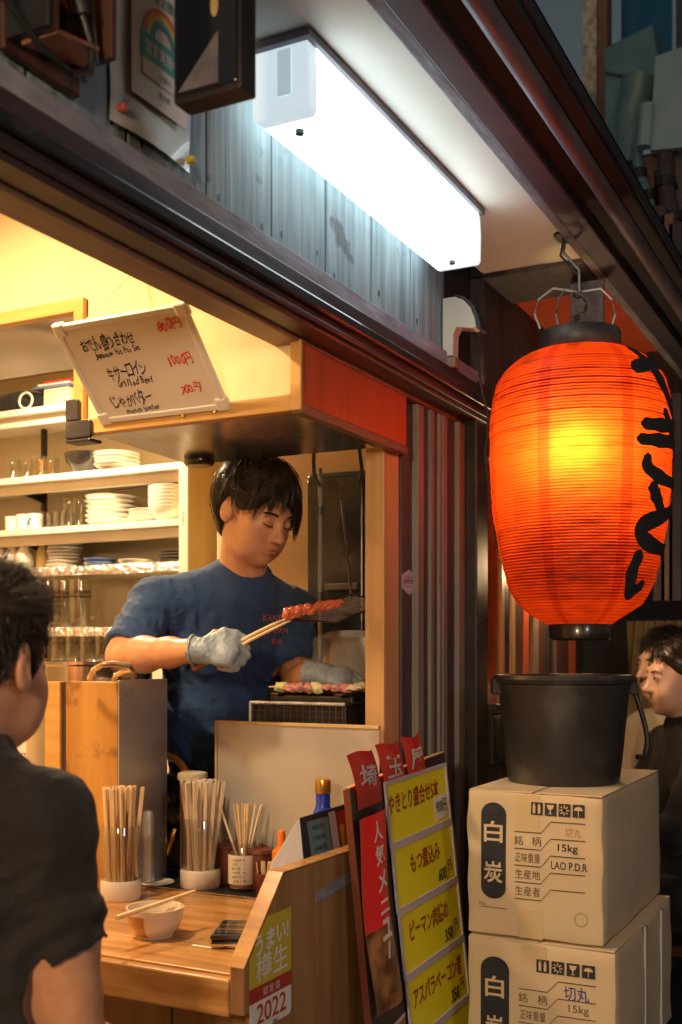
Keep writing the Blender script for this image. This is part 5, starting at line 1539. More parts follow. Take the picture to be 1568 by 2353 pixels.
# hanging wire skimmer
WS = thing('wire_skimmer', at(805, 1385, t=2.70), 'hanging wire mesh skimmer with long rod handle under the hood', 'skimmer')
k0_, k1_, k2_, k3_ = at(672, 1424, t=2.56), at(806, 1366, t=2.66), at(892, 1384, t=2.72), at(772, 1430, t=2.60)
MB().tube([at(785, 1150, t=2.74), at(797, 1260, t=2.70), at(808, 1374, t=2.66)], .0035, 8).build('rod', 'steel_dark', WS, smooth=True)
MB().tube([k0_, k1_, k2_, k3_, k0_], .0026, 6).build('rim', 'steel_dark', WS)
wm = MB().use('steel_dirty')
for i in range(1, 13):
    f = i / 13
    wm.tube([k0_.lerp(k1_, f), k3_.lerp(k2_, f)], .0010, 4, cap=False)
    wm.tube([k0_.lerp(k3_, f), k1_.lerp(k2_, f)], .0010, 4, cap=False)
o = wm.build('wire_mesh', None, WS); o['kind'] = 'stuff'

# ------------------------------------------------------------------ leaning menu stand
def my(z): return .962 + (z - (E - .24)) * .105          # the board leans: lower = farther out
mzt = E - .232
MS = thing('menu_stand', (2.16, my(E - 1.1), 0), 'black menu board leaning beside the end panel, covered with cards', 'menu board')
nrm = Vector((0, -1, .105)).normalized(); mup = Vector((0, .105, 1)).normalized()
def mpt(x, z, lift=0.0): return Vector((x, my(z), z)) + nrm * lift
MB().prism([mpt(1.912, E - .262), mpt(2.412, mzt), mpt(2.412, E - 1.12), mpt(1.912, E - 1.12)], -nrm * .012).build('board', 'board_black', MS, .002)
for x in (1.96, 2.2):
    MB().prism([mpt(x, E - 1.1, -.013), mpt(x + .025, E - 1.1, -.013), Vector((x + .025, my(0), .003)), Vector((x, my(0), .003))], -nrm * .014).build('stand_leg', 'wood_z', MS, .002)
MB().prism([mpt(1.908, E - .264, .001), mpt(1.9115, E - .264, .001), mpt(1.9115, E - 1.12, .001), mpt(1.908, E - 1.12, .001)], -nrm * .014).build('edge_strip', 'dark_brown', MS)
MB().prism([mpt(1.912, E - .2615, .001), mpt(2.412, mzt + .0005, .001), mpt(2.412, mzt + .0025, .001), mpt(1.912, E - .2595, .001)], -nrm * .014).build('edge_strip', 'jamb', MS)

cards = [('やきとり盛合せ5本', '900円', .275), ('もつ煮込み', '600円', .165), ('ピーマン肉詰め', '350円', .215), ('アスパラベーコン巻', '350円', .275), ('とりかわ', '200円', .12)]
names = ['assorted grilled chicken card, topmost on the menu board', 'yellow card for stewed offal, second on the menu board', 'yellow card for stuffed green pepper, third on the menu board', 'yellow card for asparagus with bacon, fourth on the menu board', 'yellow card lowest on the menu board, cut by the picture edge']
names[0] = 'yellow card for ' + names[0].replace(' card', '')
for k, (s_, pr_, w_) in enumerate(cards):
    zt_ = E - .270 - .1335 * k + .0
    zb_ = zt_ - .124
    xl, xr = 2.062 + .004 * k, 2.394 + .003 * k
    sl = .010
    T = thing('menu_card', mpt((xl + xr) / 2, zb_, .003), names[k], 'menu card', 'yellow price cards on the menu board')
    cs = [mpt(xl, zb_, .004), mpt(xr, zb_ + sl, .004), mpt(xr, zt_ + sl, .004), mpt(xl, zt_, .004)]
    CD = MB().use('card_yellow').prism(cs, -nrm * .0016).build('card', None, T)
    fr = .0042
    rt_ = (cs[1] - cs[0]).normalized()
    for a, b in ((0, 1), (1, 2), (2, 3), (3, 0)):
        d_ = (cs[b] - cs[a]); c_ = (cs[a] + cs[b]) / 2; u_ = d_.normalized(); v_ = nrm.cross(u_)
        MB().obox(c_ + nrm * .0012 - v_ * .001, u_ * (d_.length / 2 + .001 + fr * (a % 2 == 0)), v_ * fr, nrm * .0022).build('frame_strip', 'lilac', T, .001)
    cx = [.43, .5, .46, .5, .5][k]
    text(s_, mpt(xl + (xr - xl) * cx, zt_ - .045 + sl * .5, .0052), rt_, mup, h=.043, w=w_, m='red_ink', parent=CD, bold=.018, shear=.04)
    qx = xl + (xr - xl) * (.86 if k == 0 else .76)
    qz = zb_ + (.042 if k else .046)
    if k == 0:
        MB().use('paper').prism([mpt(qx - .042, qz - .030, .0053), mpt(qx + .038, qz - .024, .0053), mpt(qx + .038, qz + .026, .0053), mpt(qx - .042, qz + .022, .0053)], -nrm * .0006).build('price_slip', None, CD)
        text('900円', mpt(qx - .002, qz, .0062), rt_, mup, h=.030, w=.060, m='black_ink', parent=CD, jit=.001, shear=.1)
    else:
        text(pr_[:-1], mpt(qx, qz - .010, .0054), rt_, mup, h=.028, w=.046, m='black_ink', parent=CD, jit=.001, bold=.02, shear=.15)
        text('円', mpt(qx + .045, qz + .002, .0054), rt_, mup, h=.026, w=.022, m='red_ink', parent=CD, bold=.012)
# small dark card at the foot of the left column
T = thing('photo_card', mpt(1.99, E - .82, .003), 'brown photo card framed in lilac below the red banner', 'card')
MB().use('grilled_meat').prism([mpt(1.93, E - .86, .003), mpt(2.056, E - .86, .003), mpt(2.056, E - .735, .003), mpt(1.93, E - .755, .003)], -nrm * .0015).build('photo', None, T)
MB().use('lilac').prism([mpt(1.93, E - .7545, .004), mpt(2.056, E - .7345, .004), mpt(2.056, E - .728, .004), mpt(1.93, E - .748, .004)], -nrm * .002).build('frame_strip', None, T)

# red banner, bowed, with a food photograph at its foot
BN = thing('red_banner', mpt(1.98, E - .70, .004), 'bowed red paper banner in white characters on the menu board', 'banner')
def banner(z0, z1, m_, nm, n=10):
    vs = []; fs = []
    for j in range(n + 1):
        z = z0 + (z1 - z0) * j / n
        for i in range(7):
            u = i / 6
            x = 1.918 + .120 * u + .004 * math.sin((z - E) * 14)
            lift = .006 + .018 * math.sin(math.pi * min(1, (1 - u) * 1.25)) * .9 + .004 * math.sin((z - E) * 16)
            vs.append(mpt(x, z + .016 * u, lift))
    for j in range(n):
        for i in range(6):
            fs.append((j * 7 + i, j * 7 + i + 1, (j + 1) * 7 + i + 1, (j + 1) * 7 + i))
    return MB().use(m_).add(vs, fs).build(nm, None, BN, smooth=True)
MT['food_photo'] = mat('food_photo', (.10, .035, .015), (.40, .19, .08), scale=16, rough=.35, detail=3, lo=.4, hi=.6, c3=(.50, .06, .04), c3scale=9, c3lo=.62, c3hi=.66)
banner(E - .545, E - .325, 'red_paper', 'red_field')
banner(E - .700, E - .5455, 'food_photo', 'food_photo')
for ch, z in (('人', -.352), ('気', -.398), ('メ', -.448), ('ニ', -.497), ('ュ', -.540)):
    text(ch, mpt(1.968, E + z, .0245), (1, 0, .12), mup, h=.040 if ch != 'ニ' else .026, w=.040, m='white_ink', parent=BN, bold=.022)
text('ー', mpt(1.970, E - .582, .0245), (0, 0, 1), (1, 0, .0), h=.009, w=.034, m='white_ink', parent=BN, bold=.02)

# three red paper flags with the shop name along the top edge
for k, (ch, x0, x1) in enumerate((('埼', 1.935, 2.045), ('玉', 2.062, 2.168), ('屋', 2.185, 2.282))):
    T = thing('red_flag', mpt(x0, E - .272 + (x0 - 1.9) * .06, .003), 'curled red paper flag with a white character on the menu board, ' + ('nearest the counter' if k == 0 else 'between the two others' if k == 1 else 'nearest the door jamb'), 'paper flag', 'red name flags')
    vs = []; fs = []
    zb = E - .279 + (x0 - 1.9) * .06
    n = 10
    def fp(u, v, lift=0.0):
        x = x0 + (x1 - x0) * u - .075 * v
        out = .004 + .020 * math.sin(v * 2.1) * (.6 + .4 * math.sin(u * 3.1)) + .012 * v * v + lift
        z = zb + .088 * v + .004 * math.sin(u * 5 + k) * v + (x - x0) * .06
        return mpt(x, z, 0) + Vector((0, -out, 0))
    for j in range(n + 1):
        for i in range(7): vs.append(fp(i / 6, j / n))
    for j in range(n):
        for i in range(6): fs.append((j * 7 + i, j * 7 + i + 1, (j + 1) * 7 + i + 1, (j + 1) * 7 + i))
    MB().use('red_paper').add(vs, fs).build('paper_strip', None, T, smooth=True)
    MB().use('red_paper_dark').prism([mpt(x0, zb - .030, .0035), mpt(x1, zb - .030 + (x1 - x0) * .06, .0035), mpt(x1, zb + (x1 - x0) * .06, .0035), mpt(x0, zb, .0035)], -nrm * .001).build('paper_foot', None, T)
    v_, f_ = text_geo(ch, .02)
    xs = [p[0] for p in v_]; ys = [p[1] for p in v_]
    vv = [fp(.16 + .68 * (p[0] - min(xs)) / (max(xs) - min(xs)), .10 + .58 * (p[1] - min(ys)) / (max(ys) - min(ys)), .0022) for p in v_]
    MB().use('white_ink').add(vv, f_).build('character', None, T)

# ------------------------------------------------------------------ notice in a plastic sleeve on the boards
yS = .9935
SV = thing('plastic_sleeve', (1.33, yS, E + .74), 'clear plastic sleeve holding a rainbow notice on the boards', 'notice')
sx0, sx1 = at(252, 300, Y=yS).x, at(437, 440, Y=yS).x
szb = E + .745
vs = []; fs = []
for j in range(9):
    for i in range(9):
        u, v = i / 8, j / 8
        vs.append((sx0 + (sx1 - sx0) * u, yS - .006 * math.sin(u * 3.1) * (1 - v) - .002 * math.sin(v * 9 + u * 4), szb + v * .245))
for j in range(8):
    for i in range(8): fs.append((j * 9 + i, j * 9 + i + 1, (j + 1) * 9 + i + 1, (j + 1) * 9 + i))
MB().use('sleeve').add(vs, fs).build('sleeve_sheet', None, SV, smooth=True)
px0, px1 = at(290, 250, Y=yS).x, at(416, 340, Y=yS).x
pz0, pz1 = E + .800, E + .985
yp = yS - .010
MB().use('poster').prism([(px0, yp, pz0), (px1, yp, pz0), (px1, yp, pz1), (px0, yp, pz1)], (0, .001, 0)).build('poster', None, SV)
pw_ = px1 - px0
yq = yp - .0012
MB().use('teal').quad((px0 + .02, yq, pz0 + .062), (px1 - .012, yq, pz0 + .062), (px1 - .012, yq, pz0 + .100), (px0 + .02, yq, pz0 + .100)).build('teal_band', None, SV)
MB().use('paper').quad((px0 + .024, yq - .0004, pz0 + .036), (px1 - .014, yq - .0004, pz0 + .036), (px1 - .014, yq - .0004, pz0 + .061), (px0 + .024, yq - .0004, pz0 + .061)).build('white_box', None, SV)
ccx, ccz = (px0 + px1) / 2 + .006, pz0 + .100
cols = [('rb_red', (.60, .12, .08)), ('rb_orange', (.62, .32, .05)), ('rb_yellow', (.62, .52, .08)), ('rb_green', (.08, .36, .18)), ('rb_blue', (.05, .20, .42))]
for k, (nm, c_) in enumerate(cols):
    MT[nm] = mat(nm, c_, rough=.5)
    ro, ri = .048 - .0055 * k, .048 - .0055 * (k + 1)
    vs = []; fs = []
    for i in range(17):
        a = math.pi * i / 16
        vs += [(ccx + ro * math.cos(a), yq - .0003, ccz + ro * math.sin(a)), (ccx + ri * math.cos(a), yq - .0003, ccz + ri * math.sin(a))]
    for i in range(16): fs.append((2 * i, 2 * i + 1, 2 * i + 3, 2 * i + 2))
    MB().use(nm).add(vs, fs).build('rainbow_band', None, SV)
text('感染防止徹底', ((px0 + px1) / 2, yq, pz1 - .022), RX, UZ, h=.018, w=pw_ * .72, m='green', parent=SV, bold=.01)
text('宣言実施中', ((px0 + px1) / 2 + .004, yq - .0004, pz0 + .081), RX, UZ, h=.020, w=pw_ * .6, m='paper', parent=SV, bold=.01)
text('店舗名', ((px0 + px1) / 2 + .01, yq - .0008, pz0 + .048), RX, UZ, h=.010, m='green', parent=SV)
text('東京都', ((px0 + px1) / 2 + .01, yq, pz0 + .022), RX, UZ, h=.009, m='green', parent=SV)
for x_, z_ in ((sx0 + .016, szb + .022), (sx1 - .012, szb + .014)):
    MB().tube([(x_, yS - .003, z_), (x_, yS - .016, z_)], .006, 10).build('push_pin', 'rb_red' if x_ < 1.3 else 'sticker_yellow', SV, .002)

# ------------------------------------------------------------------ projecting black sign
SG = thing('projecting_sign', (1.22, .80, E + .72), 'black projecting sign box hanging under the soffit in front of the lamp', 'sign')
y0_, y1_ = .757, .862
MB().prism([(1.20, y0_, E + .722), (1.20, y1_, E + .722), (1.20, y1_, zs - .002), (1.20, y0_, zs - .002)], (.038, 0, 0)).build('sign_case', 'black_metal', SG, .003)
box('sign_face', 'acrylic', 1.1965, 1.1995, y0_ + .006, y1_ - .006, E + .730, zs - .01, SG, .001)
MB().use('gutter').prism([(1.196, y1_ - .010, E + .733), (1.196, y0_ + .032, E + .733), (1.196, y0_ + .032, E + .800)], (-.0004, 0, 0)).build('painted_reflection', None, SG)  # slanted reflection on the sign face, painted as a pale wedge
MB().use('curtain').prism([(1.1958, .795 + .006 * math.cos(a), E + .834 + .016 * math.sin(a)) for a in [k * math.pi / 10 for k in range(20)]], (-.0003, 0, 0)).build('yellow_emblem', None, SG)

# ------------------------------------------------------------------ junction box at the near end of the boards
jx0, jx1 = at(62, 100, Y=.93).x, at(262, 100, Y=.93).x
JB = thing('junction_box', (1.1, .96, E + .74), 'dark open junction box with copper plate and looped cable on the boards', 'junction box')
zj0 = E + .742
xa, xb = at(60, 150, Y=.95).x, at(235, 150, Y=.95).x
box('box_back', 'dark_wood', xa, xb, .985, .9985, zj0, zs - .005, JB, .003)
box('box_side', 'black_metal', xa, xa + .012, .915, .9845, zj0 + .01, zs - .005, JB, .002)
box('box_side', 'dark_wood', xb - .012, xb, .925, .9845, zj0 + .035, zs - .005, JB, .002)
MB().prism([(xa + .013, .97, zj0 + .004), (xb - .013, .97, zj0 + .03), (xb - .03, .93, zj0 + .035), (xa + .02, .92, zj0 + .01)], (0, 0, .006)).build('box_floor', 'copper', JB, .001)
MB().box(xa + .03, xa + .075, .962, .984, zj0 + .03, zj0 + .105).build('copper_plate', 'copper', JB, .004)
MB().box(xb - .07, xb - .02, .966, .984, zj0 + .09, zj0 + .16).build('copper_plate', 'copper', JB, .004)
pc_ = Vector(((xa + xb) / 2, .945, zj0 + .12))
MB().tube([pc_ + Vector((-.02, .02, .05)), pc_, pc_ + Vector((.016, -.008, -.05))], [.020, .018, .011], 12).build('plug', 'cable', JB, smooth=True)
cpts = [pc_ + Vector((.016, -.008, -.05)), pc_ + Vector((.030, -.012, -.085)), pc_ + Vector((.024, -.016, -.122)), pc_ + Vector((-.012, -.014, -.138)), pc_ + Vector((-.06, -.006, -.125)), pc_ + Vector((-.12, .0, -.09)), pc_ + Vector((-.2, .005, -.02))]
MB().tube(cpts, .0045, 8).build('looped_cable', 'cable', JB, smooth=True)
MB().tube([pc_ + Vector((.026, -.004, .03)), pc_ + Vector((.034, -.008, -.03)), pc_ + Vector((.042, -.010, -.10))], .003, 8).build('steel_wire', 'chrome', JB, smooth=True)

# ------------------------------------------------------------------ the neighbouring shop beyond the corner post
NS = thing('neighbour_shop', (3.4, 1.1, 0), 'dark timber shop front next door with warm lit window', 'building')
box('header_wall', 'board_dark', 2.78, 6.5, 1.0, 1.06, E + .52, E + 1.0, NS, .003)
def xat(px, Y): return at(px, 1500, Y=Y).x
box('window_sill', 'black_lacquer', 2.776, 3.02, .97, 1.10, E - .30, E - .16, NS, .006)
box('sill_rail', 'black_metal', 2.778, 3.0, .962, .99, E - .155, E - .135, NS, .003)
box('low_wall', 'dark_wood', 2.776, 3.30, 1.0, 1.07, 0, E - .302, NS, .003)
box('inner_wall', 'neighbour', 2.782, 4.6, 1.62, 1.66, 0, E + 1.0, NS, 0)
box('inner_side', 'neighbour', 3.36, 3.40, 1.09, 1.62, 0, E + 1.0, NS, 0)
box('party_wall', 'neighbour', 2.776, 2.781, 1.10, 1.62, 0, E + 1.0, NS, 0)
for (pa, pb, m_) in ((1139, 1146, 'jamb'), (1147, 1163, 'black_metal'), (1165, 1176, 'jamb'), (1178, 1196, 'dark_wood'), (1198, 1212, 'hood_red'), (1213, 1226, 'lintel_under'), (1228, 1256, 'dark_wood'), (1258, 1268, 'black_metal'), (1270, 1298, 'dark_wood'), (1299, 1318, 'hood_red'), (1320, 1342, 'black_metal')):
    box('front_post', m_, xat(pa, 1.03), xat(pb, 1.03) - .001, 1.03 - .02 * random.random(), 1.09, 0, E + .519, NS, .002)
box('front_boards', 'board_dark', xat(1342, 1.03) + .001, 7.5, 1.03, 1.09, 0, E + .519, NS, .002)
box('high_shelf', 'jamb', 2.80, 3.05, 1.13, 1.24, E + .44, E + .50, NS, .003)
# pale peach domed pot in the window
pp = at(1112, 1640, X=2.90)
PD = thing('domed_pot', (2.90, pp.y, E - .16), 'peach glazed domed pot with knob in the window next door', 'pot')
MB().lathe([(.0004, .0), (.045, 0), (.052, .02), (.050, .04), (.044, .06), (.030, .08), (.010, .09), (.0004, .091)], (2.93, 1.075, E - .158), 28).build('pot_body', 'sauce', PD, smooth=True)
MB().lathe([(.0004, 0), (.006, .001), (.007, .006), (.0004, .010)], (2.93 + .02, 1.075 - .05, E - .115), 10).build('knob', 'chrome', PD, smooth=True)
NL = bpy.data.lights.new('window_light', 'POINT'); NL.energy = 9; NL.color = (1, .62, .28); NL.shadow_soft_size = .05
WL = thing('window_lamp', (3.05, 1.40, E + .86), 'round lamp inside the window next door', 'lamp')
nlo = bpy.data.objects.new('window_light', NL); COL.objects.link(nlo); nlo.parent = WL; nlo.location = (0, 0, -.07)
MB().lathe([(.0004, .06), (.03, .055), (.07, .0), (.066, .0), (.03, .05), (.0004, .054)], (3.05, 1.40, E + .86), 20).build('lamp_shade', 'copper', WL, smooth=True)
MB().tube([(3.05, 1.40, E + .92), (3.05, 1.40, E + 1.0)], .003, 6).build('lamp_cord', 'cable', WL)
MT['diner_fill_bulb'] = emitmat('diner_fill_glow', (1, .66, .34), 75)
WLP = thing('diner_fill_lamp', (3.35, 1.0, E + .30), 'small warm globe lamp added unseen behind the lantern to light the diners', 'lamp')  # added lamp, hidden by the lantern, to brighten the people next door
MB().box(3.33, 3.37, .985, .999, E + .27, E + .35).build('wall_plate', 'brass', WLP, .003)
MB().tube([(3.35, .985, E + .33), (3.35, .955, E + .34), (3.35, .94, E + .33)], .006, 8).build('arm', 'brass', WLP, smooth=True)
MB().lathe([(.0004, -.055), (.025, -.05), (.042, -.03), (.048, 0), (.042, .03), (.02, .045), (.0004, .046)], (3.35, .94, E + .28), 20).build('globe', 'diner_fill_bulb', WLP, smooth=True)
# curtain, seats and dark end of the lane
CU = MB().use('curtain'); vs = []; fs = []
for j in range(13):
    for i in range(41):
        u, v = i / 40, j / 12
        c0 = at(1424, 1500, X=4.6); c1 = at(1575, 1500, X=4.6)
        vs.append((4.6 + .03 * math.sin(u * 40) * (1 - .3 * v), c0.y + (c1.y - c0.y) * u + .14 * (1 - v) * (1 - u), E + .13 - 1.1 * (1 - v)))
for j in range(12):
    for i in range(40): fs.append((j * 41 + i, j * 41 + i + 1, (j + 1) * 41 + i + 1, (j + 1) * 41 + i))
tag(CU.add(vs, fs).build('curtain', None, smooth=True), 'ochre cloth curtain hanging behind the laughing people', 'curtain')
box_o = thing('lane_end_house', (6.5, .3, 0), 'dark timber house closing the lane', 'building')
for k in range(9):
    ya = 1.0 - k * .28
    box('wall_board', 'dark_wood', 6.5, 6.54, ya - .278, ya - .002, 0, E + .75, box_o, .003)
for z_ in (.20, .42, .70):
    box('rail', 'purple', 6.44, 6.497, -1.5, 1.0, E + z_, E + z_ + .07, box_o, .004)
for k in range(14):
    ya = 1.2 - k * .20
    box('upper_board', 'night_wall', 6.6, 6.63, ya - .1985, ya, E + .75, E + 6, box_o, .003)

# upper floors seen above the eave: peeling pillar, duct, metal sheet, red cloth, unlit lantern
c_ = at(1352, 150, X=5.2)
PI_ = thing('plaster_pillar', (c_.x, c_.y, E + 1.9), 'pale peeling plaster pillar on the upper storey', 'pillar')
pa, pb = at(1337, 0, X=5.2).y, at(1371, 0, X=5.2).y
box('pillar_face', 'plaster_old', 5.2, 5.26, pb, pa, at(1350, 322, X=5.2).z, E + 4.5, PI_, .006)
box('pillar_side', 'lintel_under', 5.2, 5.3, pb - .05, pb - .001, at(1350, 330, X=5.2).z, E + 4.5, PI_, .006)
bl_ = thing('blue_tarp', at(1470, 100, X=6.3), 'deep blue sheet hanging on the upper storey', 'tarp')
ta, tb = at(1490, 0, X=6.3).y, at(1545, 0, X=6.3).y
MT['tarp'] = mat('blue_tarp', (.01, .14, .36), (.015, .18, .42), scale=5, stretch=(4, 4, .5), rough=.5, bump=.3)
box('sheet', 'tarp', 6.3, 6.31, tb, ta + .15, at(1500, 150, X=6.3).z, E + 5, bl_, 0)
DU = thing('exhaust_duct', at(1450, 250, X=4.9), 'galvanised exhaust duct with boxy head bending down to the eave', 'duct')
def dq(px, py, X=4.9): return at(px, py, X=X)
da, db = dq(1388, 60), dq(1500, 60)
MB().prism([dq(1386, 110), dq(1500, 52), dq(1512, 130), dq(1496, 205), dq(1432, 172), dq(1388, 165)], (.30, 0, 0)).build('duct_head', 'duct', DU, .01)
MB().box(4.93, 5.1, dq(1450, 0).y, dq(1385, 0).y, dq(1400, 325).z, dq(1400, 120).z).build('duct_box', 'duct', DU, .01)
MB().tube([dq(1470, 180), dq(1462, 215), dq(1448, 260), dq(1450, 310), dq(1444, 380)], [.075, .070, .060, .062, .06], 14).build('duct_pipe', 'duct', DU, smooth=True)
MB().tube([dq(1385, 392), dq(1400, 362), dq(1425, 345)], .028, 8).build('bracket_arm', 'gutter', DU, smooth=True)
SB = thing('metal_sheet', dq(1530, 250, 4.7), 'pale blue metal sheet awning on the upper storey', 'awning')
MB().prism([dq(1506, 128, 4.7), dq(1600, 95, 4.7), dq(1600, 335, 4.7), dq(1492, 345, 4.7)], (.03, 0, 0)).build('sheet', 'sign_blue', SB, .004)
MB().tube([dq(1488, 240, 4.68), dq(1480, 338, 4.68)], .03, 10).build('rolled_edge', 'sign_blue', SB, smooth=True)
for k, (pa, pb, y0, y1) in enumerate(((1428, 1446, 470, 560), (1448, 1462, 420, 590), (1464, 1482, 450, 610), (1484, 1502, 500, 640))):
    T = MB().prism([dq(pa, y0 + 8, 4.6), dq(pb, y0, 4.6), dq(pb + 6, y1, 4.6), dq(pa + 4, y1 + 10, 4.6)], (.012, 0, 0)).build('cloth_strip', ('brick_red', 'redpaint', 'brick_red', 'lintel_under')[k], None, .004)
    tag(T, 'strip of red cloth hanging under the duct, ' + ('nearest the gutter', 'darkest of them', 'brightest of them', 'farthest from the gutter')[k], 'cloth', 'red cloth strips')
for k in range(3):
    a = dq(1515 + 18 * k, 470 + 20 * k, 4.4)
    o = box('upright_post', 'lintel_under' if k % 2 else 'purple', a.x, a.x + .04, a.y - .025, a.y + .025, E + .2, a.z, None, .004)
    tag(o, ('short purple post next to the red cloth strips', 'short brown post between two purple posts under the metal sheet', 'short purple post farthest from the gutter under the metal sheet')[k], 'post', 'posts under the metal sheet')

# pipes and meter boxes cluttering the roof edge
for k, (pts, rad, m_, lb) in enumerate((
        ([(1398, 330), (1402, 380), (1420, 425), (1425, 520)], .030, 'gutter', 'thin grey conduit bending down beside the duct'),
        ([(1462, 330), (1470, 400), (1492, 450), (1500, 560)], .022, 'duct', 'slim teal pipe running down past the red cloth'),
        ([(1530, 345), (1528, 420), (1545, 500), (1548, 640)], .034, 'purple', 'thick purple pipe under the pale metal sheet'))):
    T = thing('conduit_pipe', dq(pts[-1][0], pts[-1][1], 4.75), lb, 'pipe', 'pipes along the roof edge')
    MB().tube([dq(x, y, 4.75) for x, y in pts], rad, 10).build('pipe', m_, T, smooth=True)
    for x, y in pts[1:3]:
        q = dq(x, y, 4.75)
        MB().lathe([(rad + .001, -.02), (rad + .010, -.02), (rad + .010, .02), (rad + .001, .02)], q, 12).build('clamp', 'black_metal', T)
for k, (x, y, w, h, m_, lb) in enumerate(((1512, 400, .17, .20, 'lintel_under', 'brown meter box on the roof edge under the metal sheet'), (1555, 430, .15, .26, 'gutter', 'grey meter box farthest along the roof edge'))):
    q = dq(x, y, 4.85)
    T = thing('meter_box', q, lb, 'box', 'meter boxes along the roof edge')
    box('box_body', m_, q.x, q.x + .12, q.y - w / 2, q.y + w / 2, q.z - h / 2, q.z + h / 2, T, .01)
    box('box_lid', m_, q.x - .014, q.x - .001, q.y - w / 2 + .012, q.y + w / 2 - .012, q.z - h / 2 + .012, q.z + h / 2 - .012, T, .005)
    box('latch', 'black_metal', q.x - .022, q.x - .0145, q.y - .012, q.y + .012, q.z - .02, q.z + .01, T, .002)

# ------------------------------------------------------------------ unseen fill lamps added behind the photographer, shaped as lanterns
def fill_lantern(x, y, z, strength, label, col=(1, .72, .42)):
    m = emitmat('fill_lantern_glow', col, strength)
    T = thing('fill_lantern', (x, y, z), label, 'lantern', 'added fill lanterns behind the photographer')
    MB().lathe([(.0004, -.18), (.09, -.17), (.15, -.10), (.16, 0), (.15, .10), (.09, .17), (.0004, .18)], (x, y, z), 24).build('shade', m, T, smooth=True)
    MB().lathe([(.092, .168), (.092, .20), (.0004, .20)], (x, y, z), 20).build('top_ring', 'black_metal', T)
    return T


fill_lantern(-1.3, .25, 2.15, 125, 'round warm lantern added as unseen fill light behind the photographer', (1, .70, .40))
fill_lantern(.1, -1.6, 2.3, 30, 'round pale pink lantern added as unseen fill light across the lane', (.95, .80, .86))

